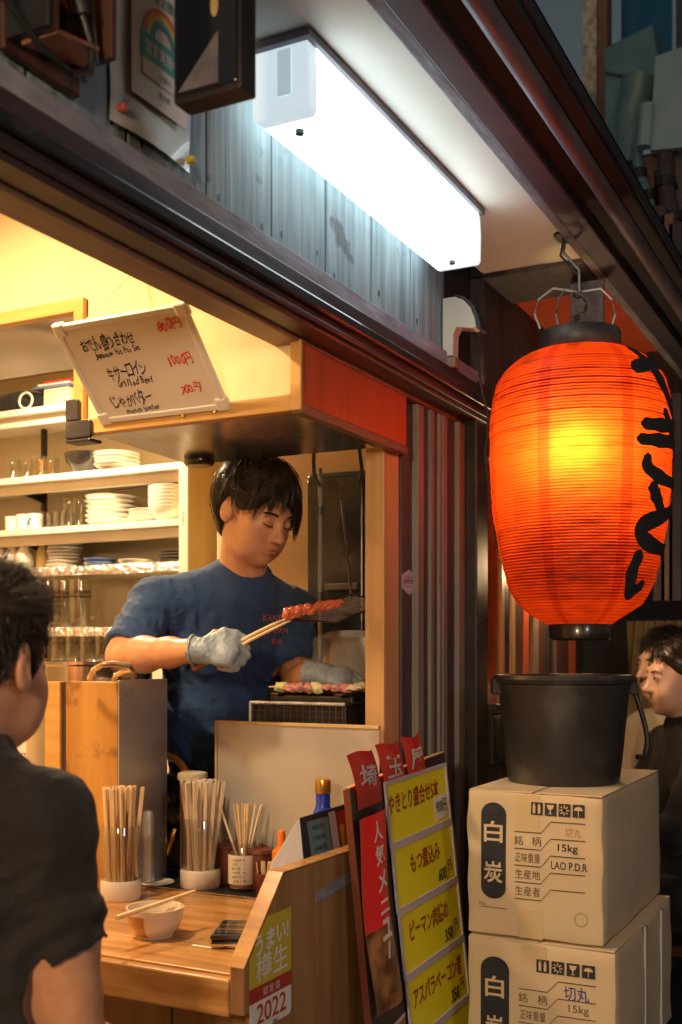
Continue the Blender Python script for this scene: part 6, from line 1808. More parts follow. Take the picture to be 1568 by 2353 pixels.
# ------------------------------------------------------------------ people: smooth-blended volumes turned into one skin
class Vol:
    def __init__(s, lo, hi, h):
        s.lo = np.array(lo, float); s.h = h
        s.n = np.ceil((np.array(hi) - s.lo) / h).astype(int) + 1
        s.d = np.full(s.n, 1.0, np.float32)

    def blk(s, lo, hi):
        a = np.maximum(np.floor((np.array(lo) - s.lo) / s.h).astype(int), 0)
        b = np.minimum(np.ceil((np.array(hi) - s.lo) / s.h).astype(int) + 1, s.n)
        if np.any(b <= a): return None, None
        sl = tuple(slice(a[i], b[i]) for i in range(3))
        g = np.stack(np.meshgrid(*[s.lo[i] + s.h * np.arange(a[i], b[i]) for i in range(3)], indexing='ij'), -1)
        return sl, g

    def put(s, sl, d, k, mode):
        o = s.d[sl]
        if mode < 0: o = -o
        if k > 0:
            q = np.maximum(k - np.abs(o - d), 0) / k
            r = np.minimum(o, d) - q * q * k * .25
        else:
            r = np.minimum(o, d)
        s.d[sl] = -r if mode < 0 else r

    def ell(s, c, r, R=None, k=.02, mode=1):
        c = np.array(c, float); r = np.array(r, float)
        m = r.max() + k + .02
        sl, g = s.blk(c - m, c + m)
        if sl is None: return
        p = g - c
        if R is not None: p = p @ np.array(R)              # columns of R = local axes
        k0 = np.sqrt(((p / r) ** 2).sum(-1)) + 1e-9
        k1 = np.sqrt(((p / (r * r)) ** 2).sum(-1)) + 1e-9
        s.put(sl, k0 * (k0 - 1) / k1, k, mode)

    def cap(s, a, b, ra, rb, k=.02, mode=1, flat=None):
        a = np.array(a, float); b = np.array(b, float)
        m = max(ra, rb) + k + .02
        sl, g = s.blk(np.minimum(a, b) - m, np.maximum(a, b) + m)
        if sl is None: return
        ab = b - a
        t = np.clip(((g - a) @ ab) / (ab @ ab + 1e-12), 0, 1)
        q = g - (a + t[..., None] * ab)
        d = np.sqrt((q ** 2).sum(-1)) - (ra + (rb - ra) * t)
        s.put(sl, d, k, mode)

    def chain(s, pts, rs, k=.01):
        for i in range(len(pts) - 1): s.cap(pts[i], pts[i + 1], rs[i], rs[i + 1], k)

    def keep(s, p, n, k=.006):
        """keep only the half-space on the side of n"""
        sl, g = s.blk(s.lo, s.lo + s.h * s.n)
        d = -((g - np.array(p, float)) @ np.array(n, float))
        s.d = np.maximum(s.d, d.astype(np.float32))

    def warp(s, f):
        sl, g = s.blk(s.lo, s.lo + s.h * s.n)
        near = np.abs(s.d) < .03
        s.d[near] += f(g[near]).astype(np.float32)

    def mesh(s, name, mats, smooth=1):
        d = s.d.copy()
        d[0] = d[-1] = 1; d[:, 0] = d[:, -1] = 1; d[:, :, 0] = d[:, :, -1] = 1
        neg = d < 0
        n = np.array(d.shape) - 1
        cnt = np.zeros(n, np.int8)
        offs = [(i, j, k) for i in (0, 1) for j in (0, 1) for k in (0, 1)]
        for o in offs: cnt += neg[o[0]:o[0] + n[0], o[1]:o[1] + n[1], o[2]:o[2] + n[2]]
        cells = np.argwhere((cnt > 0) & (cnt < 8))
        idx = np.full(n, -1, np.int64)
        idx[tuple(cells.T)] = np.arange(len(cells))
        acc = np.zeros((len(cells), 3)); num = np.zeros(len(cells))
        for ax in range(3):
            for u in (0, 1):
                for v in (0, 1):
                    o = [0, 0, 0]; oo = [q for q in range(3) if q != ax]
                    o[oo[0]] = u; o[oo[1]] = v
                    a = cells + o; b = a.copy(); b[:, ax] += 1
                    da = d[tuple(a.T)]; db = d[tuple(b.T)]
                    m = (da < 0) != (db < 0)
                    t = da[m] / (da[m] - db[m])
                    p = a[m].astype(float); p[:, ax] += t
                    acc[m] += p; num[m] += 1
        V = acc / num[:, None] * s.h + s.lo
        F = []
        for ax in range(3):
            sl0 = [slice(None)] * 3; sl1 = [slice(None)] * 3
            sl0[ax] = slice(0, -1); sl1[ax] = slice(1, None)
            e = np.argwhere(neg[tuple(sl0)] != neg[tuple(sl1)])
            u, v = [q for q in range(3) if q != ax]
            e = e[(e[:, u] > 0) & (e[:, v] > 0)]
            e = e[(e[:, u] < n[u]) & (e[:, v] < n[v]) & (e[:, ax] < n[ax])]
            q = []
            for du, dv in ((0, 0), (-1, 0), (-1, -1), (0, -1)):
                c = e.copy(); c[:, u] += du; c[:, v] += dv
                q.append(idx[tuple(c.T)])
            q = np.stack(q, 1)
            fl = neg[tuple(e.T)]
            if ax == 1: fl = ~fl
            q[~fl] = q[~fl][:, ::-1]
            F.append(q)
        F = np.concatenate(F); F = F[(F >= 0).all(1)]
        for _ in range(smooth):                              # light relaxation
            sm = np.zeros_like(V); ct = np.zeros(len(V))
            for i in range(4):
                a, b = F[:, i], F[:, (i + 1) % 4]
                np.add.at(sm, a, V[b]); np.add.at(ct, a, 1)
            V = V * .5 + .5 * sm / np.maximum(ct, 1)[:, None]
        me = bpy.data.meshes.new(name)
        me.from_pydata(V.tolist(), [], F.tolist())
        for m in mats: me.materials.append(MT[m])
        me.polygons.foreach_set('use_smooth', [True] * len(F))
        me.update()
        return me


def A(v): return np.array(v, float)


def frame(f, up=(0, 0, 1)):
    f = Vector(f).normalized(); x = f.cross(Vector(up)).normalized(); z = x.cross(f).normalized()
    return Matrix((x, f, z)).transposed()                     # columns: right hand, forward, up


class Head:
    def __init__(s, c, f, up=(0, 0, 1), sc_=1.0):
        s.c = Vector(c); s.R = frame(f, up); s.s = sc_; s.Rn = A(s.R)

    def p(s, x, y, z): return s.c + s.R @ (Vector((x, y, z)) * s.s)

    def skin(s, V, smile=False, fem=0):
        q = s.s; R = s.Rn
        def e(c, r, k=.02, mode=1, rot=None):
            RR = R if rot is None else R @ A(rot)
            V.ell(s.p(*c), [a * q for a in r], RR, k, mode)
        e((0, -.018, .034), (.076, .096, .082))
        e((0, .028, -.028), (.064, .064, .080), .03)
        e((0, .036, -.074), (.048 - .006 * fem, .046, .036), .03)
        e((0, .068, -.098), (.017, .014, .013), .022)
        for sx in (-1, 1):
            e((sx * .040, .056, -.034), (.021, .021, .024), .025)
            e((sx * .033, .046, -.066), (.022, .026, .026), .025)
        e((0, .080, .024), (.046, .013, .011), .02)
        for sx in (-1, 1):
            e((sx * .031, .100, .002), (.019, .017, .011), .014, -1)
            e((sx * .031, .076, .000), (.016, .014, .0115), .006)
        V.cap(s.p(0, .085, .012), s.p(0, .105, -.030), .0085 * q, .0110 * q, .010)
        V.ell(s.p(0, .108, -.034), [.0130 * q, .0120 * q, .0105 * q], R, .008)
        for sx in (-1, 1):
            e((sx * .0115, .097, -.037), (.0078, .0095, .0070), .006)
            e((sx * .0065, .104, -.0425), (.0035, .0055, .003), .003, -1)
        e((0, .083, -.062), (.024, .013, .012), .014)
        e((0, .0920, -.0605), (.019, .0070, .0045), .005)
        e((0, .0905, -.0715), (.016, .0075, .0055), .005)
        e((0, .0985, -.0662), (.024, .009, .0012 if not smile else .0085), .003, -1)
        if smile:
            for sx in (-1, 1): e((sx * .036, .062, -.048), (.020, .020, .016), .02)
        for sx in (-1, 1):
            rot = Matrix.Rotation(sx * .35, 3, 'Z') @ Matrix.Rotation(-.15, 3, 'X')
            e((sx * .080, -.014, -.004), (.0085, .0195, .032), .008, 1, rot)
            e((sx * .080, -.008, -.026), (.0075, .011, .012), .008, 1, rot)
            e((sx * .0915, -.010, .002), (.0075, .0105, .019), .005, -1, rot)

    def details(s, parent, eyes='down', brow=.0040):
        off = wloc(parent)
        for sx in (-1, 1):
            pts = [s.p(sx * (.046 - .030 * t), .0815 + .0105 * math.sin(math.pi * t) - .0 * t + .004 * t, -.004 - .0035 * math.sin(math.pi * t)) for t in (0, .2, .4, .6, .8, 1)]
            if eyes == 'down':
                MB().tube(pts, [.0008, .0016, .002, .002, .0016, .0008], 6).build('eyelid_line', 'hair', parent, smooth=True)
            else:
                MB().tube([s.p(sx * .043, .0835, .001), s.p(sx * .035, .0895, .0015), s.p(sx * .024, .0905, .0)], [.0012, .0036, .0012], 8).build('eye_white', 'eye_white', parent, smooth=True)
                MB().tube([s.p(sx * .037, .0900, .0012), s.p(sx * .030, .0925, .0012)], [.0030, .0030], 8).build('iris', 'hair', parent, smooth=True)
                MB().tube([s.p(sx * .045, .0830, .004), s.p(sx * .035, .0910, .0058), s.p(sx * .022, .0905, .0035)], [.0010, .0018, .0010], 6).build('upper_lid', 'hair', parent, smooth=True)
            pts = [s.p(sx * (.050 - .036 * t), .0795 + .0130 * t, .0185 + .005 * math.sin(math.pi * (t * .8 + .1))) for t in (0, .25, .5, .75, 1)]
            MB().tube(pts, [brow * .5, brow, brow * 1.2, brow * 1.2, brow * .7], 6).build('eyebrow', 'hair', parent, smooth=True)

    def strands(s, parent, n, fn, nseg, width, m, name='hair', seed=1):
        """fn(rng, n) -> array (n, nseg+1, 3) in head coordinates"""
        r = np.random.default_rng(seed)
        P = fn(r, n) * s.s
        P = P @ s.Rn.T + A(s.c)
        n = len(P); k = nseg + 1
        T = np.diff(P, axis=1); T = np.concatenate([T, T[:, -1:]], 1)
        T /= np.linalg.norm(T, axis=2, keepdims=True) + 1e-9
        ref = r.normal(size=(n, 1, 3))
        U = np.cross(T, ref); U /= np.linalg.norm(U, axis=2, keepdims=True) + 1e-9
        W = np.cross(T, U)
        w = width * (np.linspace(1, .12, k) ** .8)[None, :, None] * r.uniform(.6, 1.3, (n, 1, 1))
        ring = np.stack([P + U * w, P + (-.5 * U + .866 * W) * w, P + (-.5 * U - .866 * W) * w], 2)   # n,k,3,3
        V = ring.reshape(-1, 3) - A(wloc(parent))
        base = (np.arange(n)[:, None, None] * k + np.arange(nseg)[None, :, None]) * 3
        j = np.arange(3)[None, None, :]
        a = base + j; b = base + (j + 1) % 3
        F = np.stack([a, b, b + 3, a + 3], -1).reshape(-1, 4)
        me = bpy.data.meshes.new(name)
        me.from_pydata(V.tolist(), [], F.tolist())
        me.materials.append(MT[m])
        me.polygons.foreach_set('use_smooth', [True] * len(F))
        return link(name, me, parent)


def cap_hair(lims, whorl=(0, -.045, .12), ell=((0, -.018, .040), (.087, .106, .090)), length=.14, nseg=7, front_bias=0.0, sweep=0.0, lift=.004, up_only=-.2, signed=False):
    """strands that lie on the skull and fall to a hairline given by azimuth: lims = [(angle from the face, height)]"""
    c = A(ell[0]); r = A(ell[1])
    def fn(g, n):
        d = g.normal(size=(n * 3, 3)); d /= np.linalg.norm(d, axis=1, keepdims=True)
        d = d[d[:, 2] > up_only][:n]
        p = c + d * r * (1 + g.uniform(-.02, .03, (len(d), 1)))
        az = np.degrees(np.arctan2(p[:, 0] if signed else np.abs(p[:, 0]), p[:, 1]))
        zl = np.interp(az, [l[0] for l in lims], [l[1] for l in lims])
        p = p[p[:, 2] > zl + .004]
        n = len(p)
        out = [p.copy()]
        L = length * g.uniform(.55, 1.1, (n, 1)) / nseg
        infl = 1 + g.uniform(-.01, .10, (n, 1)) + .07 * (g.uniform(0, 1, (n, 1)) > .94)
        cq = np.round(p * 38) / 38
        rnd = g.normal(0, .13, (n, 3)) + .34 * np.sin(cq @ A([[310., 170., 410.], [230., 390., 150.], [120., 270., 350.]]))
        live = np.ones((n, 1))
        w = A(whorl)
        for i in range(nseg):
            q = (p - c) / r; nn = q / r; nn /= np.linalg.norm(nn, axis=1, keepdims=True)
            fl = (p - w); fl[:, 2] -= .06; fl[:, 1] += front_bias * (p[:, 1] > -.02) * .1
            fl[:, 0] += sweep * (p[:, 1] > 0)
            fl /= np.linalg.norm(fl, axis=1, keepdims=True) + 1e-9
            fl = fl + rnd
            fl -= nn * (fl * nn).sum(1, keepdims=True)
            fl /= np.linalg.norm(fl, axis=1, keepdims=True) + 1e-9
            p2 = p + fl * L * live
            q = (p2 - c) / r
            m = np.linalg.norm(q, axis=1, keepdims=True)
            hang = p2[:, 2:3] < c[2] - .02
            tgt = np.where(hang, np.maximum(m, infl), infl)
            p2 = c + q / m * tgt * r
            p2[:, 2:3] -= np.where(hang, .25 * L * live, 0)
            az = np.degrees(np.arctan2(p2[:, 0] if signed else np.abs(p2[:, 0]), p2[:, 1]))
            zl = np.interp(az, [l[0] for l in lims], [l[1] for l in lims])[:, None] + g.normal(0, .012, (n, 1))
            live = live * (p2[:, 2:3] > zl) * .999
            p = np.where(live > .5, p2, p + fl * .0008)
            out.append(p.copy())
        return np.stack(out, 1)
    return fn


def person(name, loc, label, pose_group=None):
    return thing(name, loc, label, 'person', pose_group)


def add_mesh(name, me, parent):
    off = wloc(parent)
    me.transform(Matrix.Translation(-off))
    return link(name, me, parent)


def folds(dirs):
    """cloth creases: a few families of slightly wandering ridges, each limited to a region"""
    def f(g):
        o = np.zeros(len(g))
        for c, rad, d, b, freq, amp in dirs:
            c = A(c); d = A(d); b = A(b)
            p = g - c
            m = np.exp(-(p ** 2).sum(1) / (rad * rad))
            ph = p @ d * freq + 1.6 * np.sin(p @ b * freq * .35) + .8 * np.sin(g[:, 2] * 31 + g[:, 0] * 17)
            rd = 1 - np.abs(np.sin(ph * .5)); r2 = 1 - np.abs(np.sin(ph * .83 + 1.3))
            o -= 1.6 * amp * m * (rd ** 2.5 * 1.5 + .7 * r2 ** 3 - .5)
        return o
    return f


def hand(V, w, hx, hn, curl, spread=.0165, thumb=None, scale=1.0, k=.006, fat=1.0):
    """gloved or bare hand: w wrist, hx towards the knuckles, hn out of the back of the hand; curl = bend of each finger joint"""
    hx = Vector(hx).normalized(); hn = Vector(hn); hn = (hn - hx * hn.dot(hx)).normalized(); hy = hn.cross(hx)
    w = Vector(w); S_ = scale
    tips = []
    Rm = A(Matrix((hx, hy, hn)).transposed())
    V.ell(w + hx * .048 * S_, [.052 * S_, .040 * S_, .0185 * S_ * fat], Rm, .012)
    V.ell(w + hx * .066 * S_, [.026 * S_, .041 * S_, .017 * S_ * fat], Rm, .010)
    lens = [(.044, .026, .020), (.047, .029, .021), (.044, .027, .020), (.035, .021, .018)]
    for i in range(4):
        b = w + hx * (.083 - .005 * abs(i - 1)) * S_ + hy * ((1.5 - i) * spread * 1.18) * S_
        a = curl[i] if isinstance(curl[i], (tuple, list)) else (curl[i],) * 3
        ang = 0; p = b; pts = [b - hx * .012]; 
        for L_, da in zip(lens[i], a):
            ang += da
            p = p + (hx * math.cos(ang) - hn * math.sin(ang)) * L_ * S_
            pts.append(p)
        pts.insert(1, b)
        r0 = .0102 * S_ * fat
        V.chain(pts, [r0, r0, r0 * .92, r0 * .86, r0 * .74][:len(pts)], .004)
        tips.append(p)
    tb = w + hx * .022 * S_ + hy * .030 * S_
    if thumb is None: thumb = [(.55, .75, -.15), (.85, .35, -.5), (.9, .1, -.6)]
    p = tb; pts = [w + hx * .012 * S_ + hy * .012 * S_, tb]
    for (cx, cy, cz), L_ in zip(thumb, (.036, .030, .024)):
        d = (hx * cx + hy * cy + hn * cz).normalized(); p = p + d * L_ * S_; pts.append(p)
    V.chain(pts, [.015 * S_, .0135 * S_ * fat, .0115 * S_ * fat, .0105 * S_ * fat, .0085 * S_], .006)
    return tips, p


# ------------------------------------------------------------------ the cook
toward = -FW
fh = (toward * math.cos(math.radians(46)) + RT * math.sin(math.radians(46)))
ck = person('person', (2.40, 1.58, .02), 'cook in navy T-shirt and grey gloves turning skewers over the grill')
hc = at(590, 1178, t=2.74)
hd = Head(hc, fh * math.cos(.42) - UP * math.sin(.42), UP + RT * .06, 1.01)
nb_ = at(556, 1320, t=2.82)
cN = (RT * .47 - FW * .88); cL = (RT * .88 + FW * .47)
ch = at(515, 1470, t=2.88); be = at(512, 1660, t=2.88); hi = at(506, 1860, t=2.89)
sR = at(357, 1385, t=2.76); eR = at(283, 1508, t=2.66); wR = at(452, 1494, t=2.49)
sL = at(668, 1402, t=3.00); eL = at(688, 1572, t=2.86); wL = at(722, 1548, t=2.68)
Rt = A(Matrix((cL, cN, UP)).transposed())


def cook_torso(V, g=0.0, arms=True):
    V.ell(ch + cN * .0, [.175 + g, .105 + g, .17 + g], Rt, .04)
    V.ell(ch + UP * .06 - cN * .01, [.165 + g, .085 + g, .10 + g], Rt, .05)
    V.ell(be, [.158 + g, .108 + g, .17 + g], Rt, .06)
    V.ell(hi, [.165 + g, .115 + g, .14 + g], Rt, .06)
    for s_ in (sR, sL):
        V.cap(s_, nb_ - UP * .02 + (s_ - nb_) * .25, .050 + g, .048 + g, .05)
    if arms:
        V.cap(sR, sR.lerp(eR, .80), .049 + g * 1.3, .044 + g * 1.8, .03)
        V.cap(sL, sL.lerp(eL, .80), .049 + g * 1.3, .044 + g * 1.8, .03)


V = Vol((2.02, 1.10, .95), (2.80, 1.84, 2.09), .0045)
cook_torso(V, -.004)
V.cap(nb_ - UP * .03, hd.p(0, -.02, -.05), .062, .057, .03)
hd.skin(V)
for s_, e_, w_ in ((sR, eR, wR), (sL, eL, wL)):
    V.chain([s_, s_.lerp(e_, .5), e_], [.046, .043, .038], .03)
    V.chain([e_, e_.lerp(w_, .3), e_.lerp(w_, .65), w_], [.038, .041, .033, .026], .02)
hand(V, wR, (RT * .97 - UP * .05 - FW * .15), toward + UP * .5, [1.1, 1.15, 1.15, 1.1], scale=.8)
add_mesh('body', V.mesh('body', ['skin']), ck)
hd.details(ck)
MB().tube([hd.p(-.022, .0870, -.0675), hd.p(-.008, .0945, -.0662), hd.p(.008, .0945, -.0662), hd.p(.022, .0870, -.0675)], [.0008, .0014, .0014, .0008], 6).build('mouth_line', 'lip', ck)
MB().tube([hd.p(-.019, .0875, -.0645), hd.p(-.007, .0955, -.0610), hd.p(0, .0965, -.0618), hd.p(.007, .0955, -.0610), hd.p(.019, .0875, -.0645)], [.0012, .0034, .0034, .0034, .0012], 8).build('upper_lip', 'lip', ck, smooth=True)
MB().tube([hd.p(-.017, .0870, -.0700), hd.p(-.006, .0940, -.0722), hd.p(.006, .0940, -.0722), hd.p(.017, .0870, -.0700)], [.0012, .0040, .0040, .0012], 8).build('lower_lip', 'lip', ck, smooth=True)

# navy T-shirt
V = Vol((1.95, 1.0, .60), (2.95, 2.1, 2.0), .0065)
cook_torso(V, .009)
V.cap(nb_ - UP * .06, nb_ - UP * .012, .080, .074, .04)
V.cap(nb_ + UP * .074 + cN * .016, nb_ + UP * .25, .072, .10, .008, -1)
V.ell(nb_ + cN * .058 + UP * .030, [.046, .034, .040], Rt, .010, -1)
uR = (eR - sR).normalized(); uL = (eL - sL).normalized()
for s_, e_, u_, fr_ in ((sR, eR, uR, .78), (sL, eL, uL, .72)):
    c_ = s_.lerp(e_, fr_) + u_ * .078
    V.cap(c_, c_ + u_ * .2, .078, .078, .004, -1)
V.keep((0, 0, hi.z - .10), (0, 0, 1))
V.warp(folds([(sR + cL * .07 - UP * .10, .13, (cL * .8 + UP * .5), UP, 170, .0075),
              (be + cL * .02, .20, (UP * .75 + cL * .45), cL, 110, .0075),
              (sR.lerp(eR, .35), .09, (uR * .9 + UP * .2), cL, 170, .0050),
              (sL.lerp(eL, .35), .09, (uL * .9), cL, 170, .0050),
              (ch + UP * .04, .13, (cL * .9 + UP * .35), UP, 120, .0045),
              (sL - cL * .06 - UP * .10, .12, (cL * .8 - UP * .5), UP, 170, .0065),
              (hi, .22, (UP * .6 - cL * .6), cL, 100, .0070)]))
shirt = add_mesh('t_shirt', V.mesh('t_shirt', ['navy_shirt'], 1), ck)
# print on the chest: project each line of letters on to the cloth
dg = bpy.context.evaluated_depsgraph_get()
def on_cloth(o, s_, px, py, wpx, hpx, m, bold=.01, tilt=0.0):
    v_, f_ = text_geo(s_, bold)
    xs = [p[0] for p in v_]; ys = [p[1] for p in v_]
    x0, x1, y0, y1 = min(xs), max(xs), min(ys), max(ys)
    vv = []
    for x, y in v_:
        u = (x - x0) / (x1 - x0); w = (y - y0) / (y1 - y0)
        q = at(px + wpx * u, py - hpx * w + tilt * wpx * u, t=1)
        org = Vector((0, 0, E)) - wloc(o); d_ = (q - Vector((0, 0, E))).normalized()
        ok, hit, nn, _ = o.ray_cast(org, d_)
        if not ok: return
        vv.append(hit + wloc(o) - d_ * .003)
    MB().use(m).add(vv, f_).build('chest_print', None, shirt)
on_cloth(shirt, 'KANPAI', 605, 1428, 58, 17, 'shirt_print', tilt=.04)
on_cloth(shirt, 'JAPAN', 616, 1458, 46, 17, 'shirt_print', tilt=.04)
on_cloth(shirt, '乾杯', 624, 1482, 26, 15, 'shirt_print')
# dark trousers
V = Vol((1.95, 1.0, .02), (2.95, 2.1, 1.2), .012)
V.ell(hi - UP * .03, [.172, .122, .14], Rt, .05)
for sg in (-1, 1):
    h0 = hi + cL * (.085 * sg) - UP * .05; k0_ = h0 - UP * .36 + cN * .02; a0_ = Vector((k0_.x, k0_.y, .12)) - cN * .02
    V.chain([h0, k0_, a0_], [.094, .070, .060], .04)
    V.cap(a0_ - UP * .06, a0_ - UP * .065 + cN * .13, .038, .030, .02)
V.keep((0, 0, hi.z + .04), (0, 0, -1))
add_mesh('trousers', V.mesh('trousers', ['black_shirt'], 1), ck)

# hair of the cook
LIM = [(0, .040), (30, .036), (50, .020), (68, .004), (84, -.004), (96, .012), (112, -.030), (140, -.088), (180, -.092)]
Vc = Vol(tuple(A(hc) - .22), tuple(A(hc) + .22), .006)
e_c, e_r = (0, -.018, .042), (.088, .107, .089)
Vc.ell(hd.p(*e_c), [a * hd.s * .97 for a in e_r], hd.Rn, .01)
Vc.ell(hd.p(0, -.062, -.035), [.062 * hd.s, .040 * hd.s, .062 * hd.s], hd.Rn, .03)
Vc.ell(hd.p(0, .105, -.045), [.088 * hd.s, .085 * hd.s, .088 * hd.s], hd.Rn, .012, -1)
Vc.ell(hd.p(0, .02, -.10), [.12 * hd.s, .072 * hd.s, .10 * hd.s], hd.Rn, .012, -1)
Vc.ell(hd.p(.024, .112, .026), [.050 * hd.s, .052 * hd.s, .040 * hd.s], hd.Rn, .012, -1)
for sx in (-1, 1):
    Vc.ell(hd.p(sx * .088, -.008, -.012), [.022 * hd.s, .028 * hd.s, .040 * hd.s], hd.Rn, .008, -1)
add_mesh('hair_mass', Vc.mesh('hair_mass', ['hair'], 1), ck)
LIMc = [(-180, -.094), (-140, -.09), (-114, -.030), (-104, .026), (-90, .026), (-80, -.012), (-66, -.032), (-45, -.022), (-24, .012), (-6, .050), (12, .066), (36, .056), (55, .024), (68, -.002), (82, .000), (90, .026), (104, .026), (114, -.030), (140, -.09), (180, -.094)]
hd.strands(ck, 4200, cap_hair(LIMc, length=.15, sweep=-.9, front_bias=.6, whorl=(.018, -.045, .12), ell=((0, -.018, .042), (.090, .110, .092)), signed=True), 7, .0012, 'hair', seed=3)
def bangs(g, n):
    t = np.linspace(0, 1, 8)[None, :, None]
    x0 = g.uniform(-.082, -.012, (n, 1, 1))
    a = np.concatenate([x0 * .35 + .02, np.full_like(x0, .045), np.full_like(x0, .128)], 2)
    b = np.concatenate([x0 * 1.0, .104 - np.abs(x0) * .35 + g.uniform(0, .012, (n, 1, 1)), .100 + g.uniform(-.01, .006, (n, 1, 1)) - np.abs(x0) * .3], 2)
    c = np.concatenate([x0 * 1.10 - .012, .112 - np.abs(x0) * .75 + g.uniform(-.006, .006, (n, 1, 1)), .045 - np.abs(x0) * .95 + g.uniform(-.016, .016, (n, 1, 1))], 2)
    return (1 - t) ** 2 * a + 2 * t * (1 - t) * b + t * t * c
hd.strands(ck, 420, bangs, 7, .0012, 'hair', seed=5)

# gloves
V = Vol(tuple(A(wR) - .16), tuple(A(wR) + .2), .004)
hx = (RT * .97 - UP * .04 - FW * .22).normalized()
V.chain([wR - hx * .03, wR + hx * .02], [.033, .030], .01)
tipsR, _t = hand(V, wR + hx * .012, hx, toward * .9 + UP * .42, [(.9, 1.35, 1.0), (1.0, 1.4, 1.0), (1.05, 1.4, 1.0), (1.1, 1.4, 1.0)], thumb=[(.75, .55, .1), (.95, .05, -.3), (.95, -.15, -.4)], scale=.88, fat=1.12)
V.warp(folds([(wR + hx * .01, .05, hx, UP, 480, .0022), (wR + hx * .06, .05, (hx * .6 + UP * .6), UP, 260, .0020)]))
V.cap(wR - hx * .16, wR - hx * .068, .06, .06, .002, -1)
add_mesh('glove', V.mesh('glove', ['glove'], 1), ck)
cuff = wR - hx * .008
MB().tube([cuff + (UP * math.cos(a) + hx.cross(UP) * math.sin(a)) * .0335 for a in [k * math.pi / 10 for k in range(21)]], .0028, 6).build('glove_cuff', 'glove', ck, smooth=True)
V = Vol(tuple(A(wL) - .16), tuple(A(wL) + .2), .004)
hx2 = (RT * .93 - UP * .10 - FW * .30).normalized()
V.chain([wL - hx2 * .03, wL + hx2 * .02], [.032, .029], .01)
hand(V, wL + hx2 * .008, hx2, UP * .8 + toward * .55, [(.55, .8, .6), (.7, .9, .7), (.85, 1.1, .8), (.95, 1.2, .9)], thumb=[(.8, -.2, -.5), (.9, -.05, -.5), (.9, .1, -.5)], scale=.88, fat=1.1)
V.warp(folds([(wL + hx2 * .02, .06, hx2, UP, 420, .0022)]))
V.cap(wL - hx2 * .16, wL - hx2 * .078, .06, .06, .002, -1)
add_mesh('glove', V.mesh('glove', ['glove'], 1), ck)

# tongs with a marinated skewer
TG = thing('cooking_tongs', at(440, 1535, t=2.44), 'long bamboo tongs held in the glove over the grill', 'tongs')
MB().tube([at(442, 1536, t=2.52), at(472, 1522, t=2.52)], [.009, .007], 8).build('handle_end', 'copper', TG, smooth=True)
for d_ in (-1, 1):
    MB().tube([at(470, 1523 + 3 * d_, t=2.52), at(545, 1483 + 6 * d_, t=2.50), at(575, 1466 + 5 * d_, t=2.48), at(625, 1441 + 5 * d_, t=2.47), at(668, 1422 + 3 * d_, t=2.47)], [.0045, .0042, .004, .0034, .0026], 8).build('tong_arm', 'stick', TG, smooth=True)
T = thing('meat_skewer', at(715, 1402, t=2.48), 'marinated orange-red skewer lifted in the tongs', 'skewer')
MB().tube([at(632, 1432, t=2.45), at(650, 1425, t=2.46), at(790, 1382, t=2.50)], .0022, 6).build('stick', 'stick', T)
rm = random.Random(5)
for k in range(14):
    f = k / 13
    q = at(660 + 118 * f, 1412 - 26 * f, t=2.47 + .03 * f) + UP * rm.uniform(-.003, .003)
    bm = bmesh.new(); bmesh.ops.create_icosphere(bm, subdivisions=2, radius=1)
    for v in bm.verts:
        nn = 1 + .55 * noise.noise(v.co * 1.5 + Vector((k * 2.7, 1, 4))) + .25 * noise.noise(v.co * 4 + Vector((k, 3, 4)))
        w_ = v.co * nn
        v.co = RT * w_.x * .0135 + UP * (w_.z * .0140 * (1 - .35 * f) + w_.x * .005) + FW * w_.y * .016
    for f_ in bm.faces: f_.smooth = True
    me = bpy.data.meshes.new('meat_piece'); bm.to_mesh(me); bm.free(); me.materials.append(MT['red_meat'])
    link('meat_piece', me, T, q - wloc(T))

# ------------------------------------------------------------------ customer seen from behind
cu = person('person', (1.10, 1.12, .004), 'customer in black T-shirt with short dark hair, seen from behind at the counter')
cf = Vector((.99, .10, -.08))
hc2 = at(-46, 1524, t=1.50)
h2 = Head(hc2, cf, UP, 1.02)
F2 = Vector((.985, .17, 0)).normalized(); L2 = UP.cross(F2)           # L2: his left
nb2 = hc2 - UP * .125 - F2 * .035 + L2 * .012
R2 = A(Matrix((-L2, F2, UP)).transposed())
s2R = at(178, 1885, t=1.46); s2L = nb2 + L2 * .20 - UP * .085
s2R = nb2 - L2 * .135 - UP * .076
e2R = s2R - UP * .29 + F2 * .03 - L2 * .024; w2R = e2R + F2 * .20 - UP * .13 + L2 * .03
e2L = s2L - UP * .28 + F2 * .04; w2L = e2L + F2 * .22 - UP * .08 - L2 * .05
ch2 = nb2 - UP * .20 - F2 * .01; be2 = nb2 - UP * .40; hi2 = nb2 - UP * .56


def cust_torso(V, g=0.0):
    V.ell(ch2, [.140 + g, .100 + g, .17 + g], R2, .04)
    V.ell(be2, [.125 + g, .098 + g, .17 + g], R2, .06)
    V.ell(hi2, [.138 + g, .108 + g, .13 + g], R2, .06)
    for s_ in (s2R, s2L):
        V.cap(s_, nb2 - UP * .035 + (s_ - nb2) * .2, .054 + g, .056 + g, .05)
    V.cap(s2R, s2R.lerp(e2R, .8), .047 + g * 1.4, .045 + g * 2.2, .03)
    V.cap(s2L, s2L.lerp(e2L, .8), .047 + g * 1.4, .045 + g * 2.2, .03)


